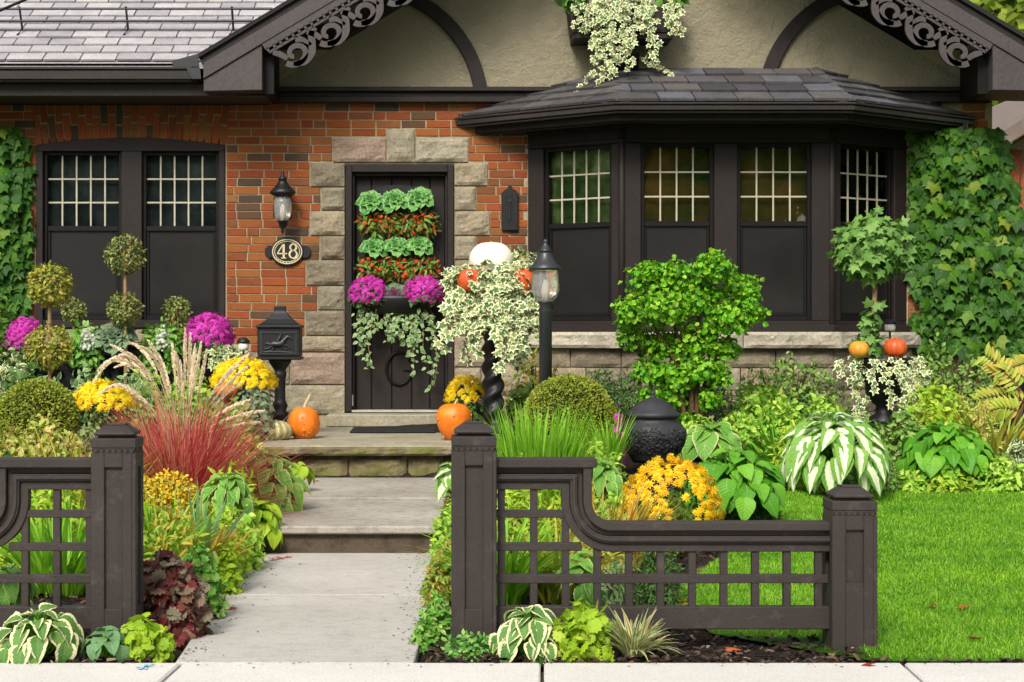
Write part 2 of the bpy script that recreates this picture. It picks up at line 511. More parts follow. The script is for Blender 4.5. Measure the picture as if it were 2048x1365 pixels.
M['drape_dark'] = pane_backing('slate_drape', (.03, .037, .04), (.06, .07, .075), (.10, .11, .11))
def glass(name, rough=0.0, tint=(0.86, 0.9, 0.88)):
    t = NT(name)
    tr = t.n('ShaderNodeBsdfTransparent'); tr.inputs[0].default_value = (*tint, 1)
    gl = t.n('ShaderNodeBsdfGlossy'); gl.inputs['Roughness'].default_value = rough
    fr = t.n('ShaderNodeFresnel'); fr.inputs[0].default_value = 1.52
    nz = t.noise(4, 2)
    bp = t.n('ShaderNodeBump'); bp.inputs['Strength'].default_value = 0.08; bp.inputs['Distance'].default_value = 0.01
    t.l(nz, bp.inputs['Height']); t.l(bp.outputs[0], gl.inputs['Normal'])
    mx = t.n('ShaderNodeMixShader')
    t.l(t.math('MULTIPLY', fr.outputs[0], 1.0, True), mx.inputs[0])
    t.l(tr.outputs[0], mx.inputs[1]); t.l(gl.outputs[0], mx.inputs[2])
    t.l(mx.outputs[0], t.out.inputs['Surface'])
    return t.m
M['pane'] = glass('window_glass')
M['screen'] = surf('insect_screen', (.015, .0125, .0115), (.009, .0078, .0072), 1.5, 0.28, 0.5)
def ribglass():
    t = NT('ribbed_lamp_glass').set(0.06, 0.6)
    t.b.inputs['Base Color'].default_value = (.85, .83, .76, 1)
    t.b.inputs['Transmission Weight'].default_value = 0.8
    t.b.inputs['IOR'].default_value = 1.4
    return t.m
M['lampglass'] = ribglass()
M['white_plastic'] = surf('white_solar_lens', (.75, .72, .62), (.65, .62, .52), 10, 0.4)
def soil():
    t = NT('bark_mulch').set(0.95, 0.15)
    col = t.ramp(t.noise(60, 6), [(.008, .006, .005, .3), (.032, .022, .017, .55), (.075, .05, .036, .75)])
    t.l(col, t.b.inputs['Base Color'])
    t.bump(t.noise(45, 7), 1.0, 0.03)
    return t.m
M['soil'] = soil()
def chip():
    t = NT('bark_chip').set(0.9, 0.2)
    col = t.ramp(t.rnd(), [(.008, .006, .005, 0), (.024, .016, .012, .4), (.055, .035, .025, .75), (.16, .10, .06, .96), (.32, .24, .16, 1)])
    t.l(col, t.b.inputs['Base Color'])
    return t.m
M['chip'] = chip()
def turf(name, cols, trans):
    t = NT(name).set(0.5, 0.3)
    base = t.ramp(t.rnd(), cols)
    tc = t.n('ShaderNodeTexCoord')
    pt = t.ramp(t.noise(2.4, 6, vec=tc.outputs['Object']), [(.66, .76, .6, .32), (1.2, 1.1, 1.0, .68)])
    col = t.mix(1.0, base, pt, 'MULTIPLY')
    t.l(col, t.b.inputs['Base Color'])
    if trans:
        tr = t.n('ShaderNodeBsdfTranslucent'); t.l(col, tr.inputs[0])
        mx = t.n('ShaderNodeMixShader'); mx.inputs[0].default_value = trans
        t.l(t.b.outputs[0], mx.inputs[1]); t.l(tr.outputs[0], mx.inputs[2]); t.l(mx.outputs[0], t.out.inputs['Surface'])
    return t.m
M['turf'] = turf('lawn_blade', [(.075, .24, .005), (.15, .40, .008), (.24, .52, .02), (.12, .34, .008), (.36, .54, .07), (.18, .44, .010)], 0.3)
M['turf_base'] = turf('lawn_thatch', [(.06, .17, .008), (.08, .20, .01)], 0)
M['bark'] = surf('brown_bark', (.15, .085, .045), (.08, .045, .025), 18, 0.9, 0.1, 0.8, 60)
M['bark_pale'] = surf('pale_stem', (.36, .24, .12), (.26, .17, .085), 18, 0.8, 0.2, 0.4, 60)
def pumpkin(name, a_, b_, rough=0.45, bump=0.1, bs=20):
    t = NT(name).set(rough, 0.4)
    col = t.ramp(t.noise(9, 5), [(*a_, .35), (*b_, .65)])
    t.l(col, t.b.inputs['Base Color'])
    t.bump(t.noise(bs, 3), bump, 0.01)
    return t.m
M['pk_orange'] = pumpkin('orange_pumpkin_skin', (.62, .13, .008), (.80, .22, .012))
M['pk_red'] = pumpkin('red_orange_pumpkin_skin', (.52, .07, .015), (.66, .12, .02))
M['pk_yellow'] = pumpkin('golden_gourd_skin', (.62, .24, .02), (.72, .36, .04))
M['pk_white'] = pumpkin('white_pumpkin_skin', (.80, .74, .60), (.86, .82, .70))
M['stalk'] = surf('dry_stalk', (.62, .50, .28), (.45, .36, .18), 14, 0.8, 0.2, 0.5, 40)
def stripe():
    t = NT('striped_gourd_skin').set(0.4, 0.4)
    at = t.n('ShaderNodeAttribute', attribute_name='rnd')
    base = t.ramp(at.outputs['Fac'], [(.22, .20, .055, .1), (.42, .38, .17, .5), (.66, .60, .36, .8)])
    mo = t.ramp(t.noise(26, 4), [(.72, .74, .7, .35), (1.1, 1.08, 1.0, .6)])
    t.l(t.mix(1.0, base, mo, 'MULTIPLY'), t.b.inputs['Base Color'])
    return t.m
M['pk_stripe'] = stripe()

L = {}
L['boston'] = leaf_mat('creeper_leaf', [(.020, .085, .006), (.034, .125, .009), (.060, .185, .013), (.095, .24, .016), (.028, .105, .008)], rib=.5, trans=.25, spec=.22, rough=.5, boost=.78)
L['boston_y'] = leaf_mat('yellowing_creeper_leaf', [(.04, .14, .010), (.075, .21, .014), (.13, .27, .018), (.24, .31, .025)], rib=.5, trans=.25, boost=.8)
L['ivy_white'] = leaf_mat('variegated_ivy_leaf', [(.10, .19, .05), (.18, .29, .10), (.06, .14, .04), (.36, .42, .16)], edge=(.78, .78, .46), edge_at=.62, rib=0, trans=.2)
L['ivy_green'] = leaf_mat('green_ivy_leaf', [(.08, .20, .03), (.14, .30, .05), (.22, .38, .09), (.05, .14, .025)], rib=.4, trans=.25)
L['ivy_small'] = leaf_mat('small_trailing_leaf', [(.09, .20, .05), (.16, .30, .09), (.28, .40, .17)], edge=(.55, .60, .34), edge_at=.78, rib=0, boost=1.2)
L['box'] = leaf_mat('clipped_boxwood_leaf', [(.115, .15, .012), (.175, .21, .018), (.22, .25, .026), (.08, .105, .01)], rib=0, trans=.15, rough=.6, boost=1.45)
L['topiary'] = leaf_mat('topiary_leaf', [(.08, .12, .012), (.19, .22, .02), (.32, .28, .04), (.12, .16, .016), (.42, .26, .05)], rib=0, trans=.2, boost=1.35)
L['topiary_dk'] = leaf_mat('dark_topiary_leaf', [(.045, .085, .016), (.11, .16, .03), (.22, .24, .07), (.18, .10, .03)], rib=0, trans=.2, boost=1.35)
L['curly'] = leaf_mat('curly_bright_leaf', [(.06, .24, .008), (.13, .38, .014), (.24, .50, .022), (.035, .15, .008), (.36, .60, .04)], rib=0, trans=.35, rough=.38, spec=.28, boost=1.15)
L['hedge'] = leaf_mat('dark_hedge_leaf', [(.026, .07, .014), (.05, .115, .02), (.08, .16, .03), (.035, .085, .016)], rib=0, trans=.2, boost=1.25)
L['shrub'] = leaf_mat('loose_shrub_leaf', [(.06, .14, .018), (.13, .24, .035), (.22, .34, .07), (.07, .17, .024), (.32, .38, .12)], rib=0, trans=.25, boost=1.3)
L['hosta_g'] = leaf_mat('green_hosta_leaf', [(.06, .24, .012), (.11, .34, .02), (.18, .44, .03), (.08, .27, .014)], rib=.4, trans=.3, spec=.28, boost=1.05)
L['hosta_w'] = leaf_mat('white_hearted_hosta_leaf', [(.16, .38, .05), (.26, .46, .08), (.12, .32, .04)], heart=(.80, .84, .60), heart_at=.46, rib=.2, trans=.3)
L['hosta_e'] = leaf_mat('white_edged_hosta_leaf', [(.08, .21, .045), (.12, .27, .06), (.16, .32, .07)], edge=(.86, .82, .46), edge_at=.66, rib=.3, trans=.3)
L['hosta_p'] = leaf_mat('pale_margined_hosta_leaf', [(.10, .27, .035), (.16, .35, .05)], edge=(.55, .56, .22), edge_at=.86, rib=.3, trans=.3, boost=1.3)
L['lime'] = leaf_mat('lime_leaf', [(.32, .50, .02), (.42, .60, .035), (.24, .42, .02), (.50, .62, .06)], rib=.2, trans=.35)
L['lime2'] = leaf_mat('yellow_green_leaf', [(.20, .36, .02), (.32, .46, .03), (.44, .54, .06), (.14, .28, .02)], rib=0, trans=.35, boost=1.25)
L['pinky'] = leaf_mat('pink_tinged_leaf', [(.26, .36, .05), (.42, .44, .09), (.52, .36, .13), (.30, .42, .05), (.58, .52, .18)], rib=0, trans=.3, boost=1.15)
L['burgundy'] = leaf_mat('burgundy_heuchera_leaf', [(.10, .012, .016), (.16, .02, .022), (.22, .09, .06), (.22, .20, .12), (.075, .012, .014), (.28, .26, .16)], rib=.15, trans=.2, spec=.28)
L['frill'] = leaf_mat('frilly_green_leaf', [(.06, .20, .02), (.11, .29, .03), (.19, .36, .06), (.30, .42, .12)], rib=0, trans=.3, boost=1.3)
L['sage'] = leaf_mat('grey_green_leaf', [(.12, .25, .10), (.18, .32, .14), (.10, .21, .08)], rib=.4, trans=.25, boost=1.15)
L['sedum'] = leaf_mat('rosette_leaf', [(.06, .19, .035), (.10, .26, .05), (.16, .33, .07), (.24, .34, .08)], rib=0, trans=.15, boost=1.3)
L['kale'] = leaf_mat('grey_kale_leaf', [(.10, .17, .09), (.16, .23, .12), (.08, .13, .07), (.22, .26, .15)], rib=.3, trans=.2, boost=1.25)
L['kale_p'] = leaf_mat('purple_kale_leaf', [(.14, .035, .09), (.24, .05, .14), (.10, .06, .06)], rib=.1, trans=.15)
L['succ'] = leaf_mat('cabbage_rosette_leaf', [(.05, .19, .035), (.09, .29, .05), (.16, .38, .08)], edge=(.26, .46, .16), edge_at=.75, rib=0, trans=.2)
L['redherb'] = leaf_mat('red_green_leaf', [(.24, .06, .02), (.08, .20, .03), (.14, .30, .04), (.09, .22, .03), (.34, .14, .03), (.12, .26, .04), (.22, .34, .06)], rib=0, trans=.2)
L['yellowfern'] = leaf_mat('yellow_autumn_leaflet', [(.36, .48, .05), (.52, .50, .08), (.56, .40, .08), (.22, .40, .04)], rib=0, trans=.3)
L['groundc'] = leaf_mat('groundcover_leaf', [(.14, .32, .025), (.25, .44, .04), (.40, .52, .08), (.08, .20, .016)], rib=0, trans=.3, boost=1.35)
L['redtip'] = leaf_mat('red_tipped_leaf', [(.16, .30, .035), (.26, .40, .05), (.36, .14, .03), (.44, .46, .10), (.13, .26, .03)], rib=0, trans=.3, boost=1.25)
L['varg'] = leaf_mat('white_striped_blade', [(.14, .28, .05), (.20, .34, .07), (.36, .18, .05)], edge=(.62, .60, .32), edge_at=.45, rib=0, trans=.3)
L['blade'] = leaf_mat('fresh_grass_blade', [(.12, .34, .012), (.20, .46, .02), (.32, .56, .05), (.08, .24, .012)], rib=0, trans=.35, boost=1.1)
L['blade_y'] = leaf_mat('yellowing_blade', [(.16, .32, .03), (.32, .42, .05), (.55, .36, .05), (.22, .38, .04)], rib=0, trans=.35, boost=1.15)
L['blade_or'] = leaf_mat('orange_green_blade', [(.26, .36, .04), (.54, .26, .04), (.62, .36, .06), (.18, .32, .03)], rib=0, trans=.3)
L['blade_red'] = leaf_mat('red_fountain_blade', [(.55, .05, .065), (.72, .12, .12), (.40, .035, .045), (.78, .30, .24), (.62, .42, .20), (.66, .08, .09), (.34, .05, .05)], rib=0, trans=.35)
L['blade_blue'] = leaf_mat('grey_green_iris_blade', [(.18, .34, .14), (.26, .42, .20), (.32, .46, .24)], rib=0, trans=.3)
L['plume'] = leaf_mat('straw_plume', [(.85, .72, .50), (.90, .82, .62), (.80, .64, .46), (.92, .87, .72)], rib=0, trans=.45, rough=.8, boost=1.12)
L['fl_yellow'] = leaf_mat('yellow_petals', [(.95, .66, .008), (.97, .76, .02), (.88, .52, .006)], rib=0, trans=.2, rough=.6)
L['fl_orange'] = leaf_mat('orange_yellow_petals', [(.95, .58, .010), (.97, .68, .02), (.90, .44, .008), (.97, .76, .06)], rib=0, trans=.2, rough=.6)
L['fl_magenta'] = leaf_mat('magenta_petals', [(.58, .03, .36), (.70, .07, .50), (.44, .018, .26)], rib=0, trans=.2, rough=.6)
L['fl_white'] = leaf_mat('white_petals', [(.72, .74, .62), (.6, .66, .5)], rib=0, trans=.2)
L['goldenrod'] = leaf_mat('golden_flower_spray', [(.70, .44, .02), (.62, .34, .012), (.54, .46, .04), (.30, .36, .04)], rib=0, trans=.25, boost=1.25)
L['tree'] = leaf_mat('street_tree_leaf', [(.04, .09, .015), (.07, .14, .022), (.11, .19, .03)], rib=0, trans=.25)
L['tree_y'] = leaf_mat('pale_tree_leaf', [(.20, .30, .03), (.32, .38, .05), (.14, .24, .03)], rib=0, trans=.4)
L['fallen'] = leaf_mat('fallen_red_leaf', [(.46, .05, .02), (.56, .14, .04), (.40, .03, .02)], rib=.2, trans=.1)
# ------------------------------------------------------------------ ground, road, pavement, path, steps
def struct(name, mb, mat, parent=None, world=True, bevel=0):
    o = mb.build(name, mat, parent, world, bevel)
    if parent is None: o['kind'] = 'structure'
    return o

ground = MB(); ground.box(-400, 400, -400, 400, -0.6, -0.24)
struct('ground', ground, surf('dry_turf', (.07, .12, .03), (.05, .09, .02), 3, 0.95, 0.1))
road = MB(); road.box(-60, 60, -6.5, 3.6, -0.24, -0.14)
struct('road', road, surf('asphalt', (.055, .053, .052), (.042, .041, .04), 30, 0.9, 0.2, 0.4, 150))
kerb = MB(); kerb.box(-60, 60, 3.6, 3.8, -0.24, 0.0)
struct('kerb', kerb, M['walk'], bevel=0.015)

JX = [-0.871 + 1.213 * k for k in range(-4, 6)]        # joints of the pavement, leaning a little as they recede
swalk = thing('sidewalk', None, None, (0, 4.8, 0)); swalk['kind'] = 'structure'
for k in range(len(JX) - 1):
    a0, a1 = JX[k] + 0.006, JX[k + 1] - 0.006
    y0, y1 = 3.81, 5.806
    lean = lambda x, y: x + (y - 5.77) * 0.06
    mb = MB(); mb.poly([(lean(a0, y0), y0, -0.12), (lean(a1, y0), y0, -0.12), (lean(a1, y1), y1, -0.12), (lean(a0, y1), y1, -0.12)], Vector((0, 0, 0.12)))
    mb.build('slab', M['walk'], swalk, bevel=0.006)
mb = MB(); mb.box(-7, 7, 3.8, 5.8, -0.2, -0.03); mb.build('joint_bed', surf('joint_grit', (.10, .085, .065), None, 40, 0.95, .1), swalk)
chalk = NT('blue_chalk').set(0.95, 0.1)
chalk.b.inputs['Base Color'].default_value = (.30, .50, .66, 1)
mb = MB()
for (x0, y0, x1, y1) in ((278, 1337, 312, 1334), (286, 1341, 306, 1329), (290, 1330, 300, 1341)):
    A_, B_ = Vector((X(x0, 5.75), EYE * FOC / (y0 - VPY), 0.004)), Vector((X(x1, 5.75), EYE * FOC / (y1 - VPY), 0.004))
    n = (B_ - A_).cross(Vector((0, 0, 1))).normalized() * 0.006
    mb.add([A_ - n, B_ - n * .6, B_ + n * .6, A_ + n], [(0, 1, 2, 3)])
tag(mb.build('chalk_mark', chalk.m), 'small pale blue chalk scribble on the pavement left of the path', 'mark')

# path: one long slab with a faint joint
gp = thing('garden_path', None, None, (-0.5, 7.2, 0)); gp['kind'] = 'structure'
for (y0, y1) in ((5.812, 7.345), (7.352, 8.80)):
    mb = MB(); mb.poly([(-.893, y0, -.1), (-.088, y0, -.1), (-.03, y1, -.1), (-.935, y1, -.1)], Vector((0, 0, .1)))
    mb.build('slab', M['path'], gp, bevel=0.004)
steps = thing('garden_step', None, None, (-0.45, 8.75, 0)); steps['kind'] = 'structure'
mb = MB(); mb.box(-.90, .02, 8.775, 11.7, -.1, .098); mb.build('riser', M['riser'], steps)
mb = MB(); mb.box(-.925, .03, 8.735, 10.17, .100, .141); mb.build('tread', M['tread'], steps, bevel=0.008)
mb = MB(); mb.box(-.915, .14, 10.185, 11.66, .100, .152); mb.build('tread', M['tread'], steps, bevel=0.008)

# porch: rough stone front, slab on top, door step
porch = thing('porch', 'raised stone porch with a worn slab and mossy rough-faced front below the door', 'porch', (-0.5, 12.8, 0.14))
def rock(x0, x1, z0, z1, yf, depth, amp, mat, parent, name='stone', n=(10, 5), seed=None, org=None):
    """rock-faced block: front bulges unevenly, edges stay on the joint"""
    sd = R.random() * 100 if seed is None else seed
    nx, nz = n
    vs, fs = [], []
    ox, oz = (x0 + x1) / 2, (z0 + z1) / 2
    for j in range(nz + 1):
        for i in range(nx + 1):
            u, v = i / nx, j / nz
            e = min(1, 6 * min(u, 1 - u), 6 * min(v, 1 - v) * 1.0)
            x, z = x0 + (x1 - x0) * u, z0 + (z1 - z0) * v
            b = noise.noise(Vector((x * 6 + sd, z * 9, sd))) * amp * 0.7 + noise.noise(Vector((x * 18 + sd, z * 26, 3))) * amp * 0.45
            vs.append((x - ox, -(e * (amp * 0.75 + b)), z - oz))
    for j in range(nz):
        for i in range(nx):
            q = j * (nx + 1) + i
            fs.append((q, q + 1, q + nx + 2, q + nx + 1))
    mb = MB(); mb.add(vs, fs, False)
    w, h = (x1 - x0) / 2, (z1 - z0) / 2
    mb.add([(-w, 0, -h), (w, 0, -h), (w, depth, -h), (-w, depth, -h), (-w, 0, h), (w, 0, h), (w, depth, h), (-w, depth, h)],
           [(0, 3, 2, 1), (4, 5, 6, 7), (1, 2, 6, 5), (2, 3, 7, 6), (3, 0, 4, 7)])
    o = link(name, mb.mesh(name), mat, parent)
    o.location = Vector((ox, yf, oz)) - Vector(parent.location)
    return o
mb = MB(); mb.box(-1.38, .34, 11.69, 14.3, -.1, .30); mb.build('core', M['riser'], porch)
xs = [-1.38, -.93, -.62, -.22, .03, .34]
for i in range(len(xs) - 1): rock(xs[i] + .006, xs[i + 1] - .006, .14, .296, 11.68, .1, .028, M['porch'], porch, n=(12, 6))
slab = rock(-1.42, .38, .303, .364, 11.60, .09, .024, M['porch'], porch, 'slab_edge', n=(40, 4))
mb = MB(); mb.box(-1.42, .38, 11.60, 14.29, .303, .370)
mb.build('slab', M['porch_top'], porch, bevel=0.006)
mb = MB(); mb.box(X(652, 14.05), X(912, 14.05), 14.04, 14.5, .372, .470); mb.build('door_step', M['porch_top'], porch, bevel=0.008)
doormat = MB()
mx0, mx1, my0, my1 = X(700, 13.2), X(871, 13.2), 13.12, 13.72
doormat.box(mx0, mx1, my0, my1, .372, .388)
tag(doormat.build('doormat', M['mat'], bevel=0.006), 'thin black rubber doormat lying in front of the door step', 'doormat')

# soil of the beds, one sheet with a grid, below the path
def sheet(name, x0, x1, y0, y1, nx, ny, fz, mat):
    vs, fs = [], []
    for j in range(ny + 1):
        for i in range(nx + 1):
            x, y = x0 + (x1 - x0) * i / nx, y0 + (y1 - y0) * j / ny
            vs.append((x, y, fz(x, y)))
    for j in range(ny):
        for i in range(nx):
            q = j * (nx + 1) + i; fs.append((q, q + 1, q + nx + 2, q + nx + 1))
    mb = MB(); mb.add(vs, fs, True)
    o = mb.build(name, mat); o['kind'] = 'structure'
    return o
sheet('garden_soil', -6, 8, 5.808, 14.45, 140, 90, lambda x, y: G(x, y) + 0.012 * noise.noise(Vector((x * 9, y * 9, 0))), M['soil'])
LAWN = [(1.47, 5.83), (8, 5.83), (8, 11.25), (2.55, 11.2), (2.3, 11.0), (2.0, 10.2), (1.75, 9.3), (1.40, 8.4), (1.05, 7.5), (.95, 6.9), (1.0, 6.35), (1.45, 6.2)]
def in_poly(x, y, poly):
    x = np.asarray(x); y = np.asarray(y); c = np.zeros(x.shape, bool); n = len(poly)
    for i in range(n):
        (x1, y1), (x2, y2) = poly[i], poly[(i + 1) % n]
        c ^= ((y1 > y) != (y2 > y)) & (x < (x2 - x1) * (y - y1) / (y2 - y1 + 1e-12) + x1)
    return c
def lawn_sheet():
    bm = bmesh.new()
    vs = [bm.verts.new((x, y, G(x, y) + .018)) for x, y in LAWN]
    f = bm.faces.new(vs)
    bmesh.ops.triangulate(bm, faces=[f])
    for it in range(8):
        le = [e_ for e_ in bm.edges if e_.calc_length() > .22]
        if not le: break
        bmesh.ops.subdivide_edges(bm, edges=le, cuts=1)
        bmesh.ops.triangulate(bm, faces=[f_ for f_ in bm.faces if len(f_.verts) > 3])
    for v in bm.verts: v.co.z = G(v.co.x, v.co.y) + .012
    me = bpy.data.meshes.new('lawn'); bm.to_mesh(me); bm.free()
    o = link('lawn', me, M['turf_base']); o['kind'] = 'structure'
lawn_sheet()

# ------------------------------------------------------------------ the house
YW = 14.4
def wx(px): return X(px, YW)
def wz(py): return Z(py, YW)
house = thing('brick_house', 'red brick bungalow with dark brown trim, stone door surround, bay window and beige gable', 'house', (1.5, YW, 0.3))
wall = MB()
def wr(p0, p1, q0, q1, y=YW + .009): wall.box(wx(p0), wx(p1), y, y + .24, wz(q1), wz(q0))
wr(-420, 72, 100, 885); wr(72, 450, 100, 278); wr(72, 450, 658, 885); wr(450, 690, 100, 885)
wr(690, 908, 100, 329); wr(908, 1062, 100, 885); wr(1062, 1808, 100, 262); wr(1062, 1808, 662, 885); wr(1808, 1985, 100, 885)
wall.build('wall', M['mortar'], house)
side = MB()
side.box(wx(1985) - .24, wx(1985), YW + .25, YW + 9, 0, wz(120)); side.box(wx(-420), wx(-420) + .2, YW + .25, YW + 9, 0, wz(100)); side.box(wx(-420), wx(1985), YW + 8.8, YW + 9, 0, wz(100))
side.build('wall', M['mortar'], house)
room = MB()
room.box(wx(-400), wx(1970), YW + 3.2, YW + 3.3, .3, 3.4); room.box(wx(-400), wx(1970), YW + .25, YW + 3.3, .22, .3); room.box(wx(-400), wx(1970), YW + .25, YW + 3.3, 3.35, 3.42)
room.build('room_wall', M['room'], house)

# --- bricks, each one its own part
STONES = [(665, 772, 277, 325), (772, 830, 257, 325), (830, 936, 277, 325),
          (620, 690, 326, 374), (642, 690, 375, 421), (620, 690, 422, 471), (640, 690, 472, 519), (612, 690, 520, 571), (635, 690, 572, 620), (610, 690, 621, 671), (600, 690, 672, 704), (580, 690, 705, 769), (566, 690, 770, 828),
          (908, 975, 326, 372), (908, 952, 373, 421), (908, 980, 422, 471), (908, 952, 472, 519), (908, 975, 520, 571), (908, 955, 572, 620), (908, 985, 621, 671), (908, 1000, 672, 734), (908, 962, 735, 790), (962, 1056, 735, 790), (908, 1056, 791, 828),
          (460, 500, 700, 735), (500, 579, 706, 768), (470, 565, 769, 828)]
BLOCK = [(72, 452, 200, 700), (690, 908, 326, 900), (1056, 1815, 250, 900)] + STONES
brick_me = []
for k in range(4):
    bm = bmesh.new()
    bmesh.ops.create_cube(bm, size=1)
    for v in bm.verts:
        v.co.y = v.co.y * 0.06 + 0.03
    ed = [e for e in bm.edges if all(v.co.y < 0.01 for v in e.verts)]
    bmesh.ops.bevel(bm, geom=ed, offset=0.018, segments=1, affect='EDGES')
    for v in bm.verts:
        v.co.z += R.uniform(-.012, .012); v.co.x += R.uniform(-.004, .004)
        if v.co.y < 0.02: v.co.y += R.uniform(-.0015, .0015)
    me = bpy.data.meshes.new('brick'); bm.to_mesh(me); bm.free(); me.materials.append(M['brick'])
    brick_me.append(me)
HB = Vector(house.location)
nb = 0
def brick(px0, px1, py0, py1, tilt=0):
    global nb
    o = bpy.data.objects.new('brick', R.choice(brick_me)); COL.objects.link(o); o.parent = house
    cx, cz = wx((px0 + px1) / 2), wz((py0 + py1) / 2)
    o.location = Vector((cx, YW + R.uniform(-.0025, .002), cz)) - HB
    o.scale = (abs(wx(px1) - wx(px0)), 1, abs(wz(py1) - wz(py0)))
    o.rotation_euler = (0, tilt, 0)
    nb += 1
CP = 16.6
for c in range(30):
    y0 = 208 + c * CP; y1 = y0 + CP - 2.3
    if y0 > 700: break
    off = (c % 2) * 25 + R.uniform(-6, 6)
    x = -28 + off
    while x < 1965:
        w = 50 if R.random() > .16 else 25
        segs = [(x + 1.1, x + w - 1.1)]
        for (a0, a1, b0, b1) in BLOCK:
            if b0 < y1 - 1.5 and b1 > y0 + 1.5:
                ns = []
                for (s0, s1) in segs:
                    if a1 + 1.5 <= s0 or a0 - 1.5 >= s1: ns.append((s0, s1)); continue
                    if s0 < a0 - 1.5: ns.append((s0, a0 - 1.5))
                    if s1 > a1 + 1.5: ns.append((a1 + 1.5, s1))
                segs = ns
        for (s0, s1) in segs:
            mid = (s0 + s1) / 2
            hid = (mid < 40 and y0 > 290) or (mid > 1845 and y0 > 285) or (mid > 1060 and mid < 1900 and y0 < 300) or (y0 > 560 and 450 < mid < 540 and False)
            if s1 - s0 > 6 and not hid and mid > -25: brick(s0, s1, y0, y1)
        x += w
# rowlock arch of standing bricks over the left window
na = 26
for k in range(na):
    u = (k + .5) / na
    px = 66 + (456 - 66) * u
    bot = 277 + 15 * (2 * u - 1) ** 2 + 1
    lean = (u - .5) * 0.26
    split = (208 + 50, 208 + 51) if k % 2 else (208 + 24, 208 + 25)
    w = 13.2
    sh = math.tan(lean)
    ytop, ymid = 209, (220 + 28 if k % 2 else 220 + 12) + R.uniform(-3, 3)
    def seg(ya, yb):
        cy = (ya + yb) / 2; dx = (250 - cy) * sh * 0.6
        brick(px - w / 2 + dx, px + w / 2 + dx, ya, yb, lean)
    seg(ytop, ymid - 1.2); seg(ymid + 1.2, bot)
for (a0, a1, b0, b1) in STONES:
    rock(wx(a0 + 1.2), wx(a1 - 1.0), wz(b1 - 1), wz(b0 + 1), YW - .012, .05, .026, M['stone'], house, n=(9, 7))

# --- windows
def win(parent, o, u, n, u0, u1, z0, z1, zr, bars, rows, backing, name='window', frame=.03, deep=.05):
    """double hung sash window: parent part with frame; children upper pane, cream bars, insect screen, drape"""
    w = Vector((0, 0, 1)); O = Vector(o)
    f = MB()
    f.obox(O, u, w, n, u0, u0 + frame, z0, z1, -deep - .03, -deep + .02); f.obox(O, u, w, n, u1 - frame, u1, z0, z1, -deep - .03, -deep + .02)
    f.obox(O, u, w, n, u0 + frame, u1 - frame, z0, z0 + frame * 1.3, -deep - .03, -deep + .02); f.obox(O, u, w, n, u0 + frame, u1 - frame, z1 - frame, z1, -deep - .03, -deep + .02)
    f.obox(O, u, w, n, u0 + frame, u1 - frame, zr - .022, zr + .022, -deep - .03, -deep + .012)
    i0, i1 = u0 + frame + .022, u1 - frame - .022
    b0 = z0 + frame * 1.3 + .03
    f.obox(O, u, w, n, u0 + frame, i0, z0 + frame * 1.3, zr - .022, -deep - .03, -deep + .004); f.obox(O, u, w, n, i1, u1 - frame, z0 + frame * 1.3, zr - .022, -deep - .03, -deep + .004)
    f.obox(O, u, w, n, i0, i1, z0 + frame * 1.3, b0, -deep - .03, -deep + .004)
    part = f.build(name, M['trim_dark'], parent, bevel=.004)
    p = MB(); p.obox(O, u, w, n, u0 + frame, u1 - frame, zr + .022, z1 - frame, -deep - .022, -deep - .017); p.build('pane', M['pane'], part)
    s = MB(); s.obox(O, u, w, n, i0, i1, b0, zr - .022, -deep - .02, -deep - .012); s.build('insect_screen', M['screen'], part)
    g0, g1, h0, h1 = u0 + frame, u1 - frame, zr + .022, z1 - frame
    for k in range(1, bars):
        a_ = g0 + (g1 - g0) * k / bars
        m = MB(); m.obox(O, u, w, n, a_ - .0065, a_ + .0065, h0, h1, -deep - .016, -deep - .008); m.build('muntin', M['cream'], part)
    for k in range(1, rows):
        c = h0 + (h1 - h0) * k / rows
        m = MB(); m.obox(O, u, w, n, g0, g1, c - .0065, c + .0065, -deep - .0165, -deep - .0075); m.build('muntin', M['cream'], part)
    d = MB(); d.obox(O, u, w, n, u0 - .02, u1 + .02, z0, z1, -deep - .085, -deep - .075); d.build('drape', backing, part)  # on the bay sides this panel carries a painted reflection
    return part
UX, UN = Vector((1, 0, 0)), Vector((0, -1, 0))
O0 = (0, YW, 0)
fr = MB()                                            # frame of the paired window, arched head
arc = [(72 + 378 * k / 16, 291 - 15 * (1 - (2 * k / 16 - 1) ** 2)) for k in range(17)]
fr.poly_y([(wx(p), wz(q)) for p, q in arc] + [(wx(450), wz(303)), (wx(72), wz(303))], YW - .012, YW + .12)
for (p0, p1, q0, q1) in ((72, 86, 303, 656), (438, 450, 303, 656), (243, 284, 303, 640), (86, 438, 640, 656)):
    fr.box(wx(p0), wx(p1), YW - .012, YW + .12, wz(q1), wz(q0))
wf = fr.build('window_frame', M['trim'], house, bevel=.004)
win(house, O0, UX, UN, wx(86), wx(243), wz(640), wz(303), wz(457), 5, 3, M['drape_dark'])
win(house, O0, UX, UN, wx(284), wx(438), wz(640), wz(303), wz(457), 5, 3, M['drape_dark'])

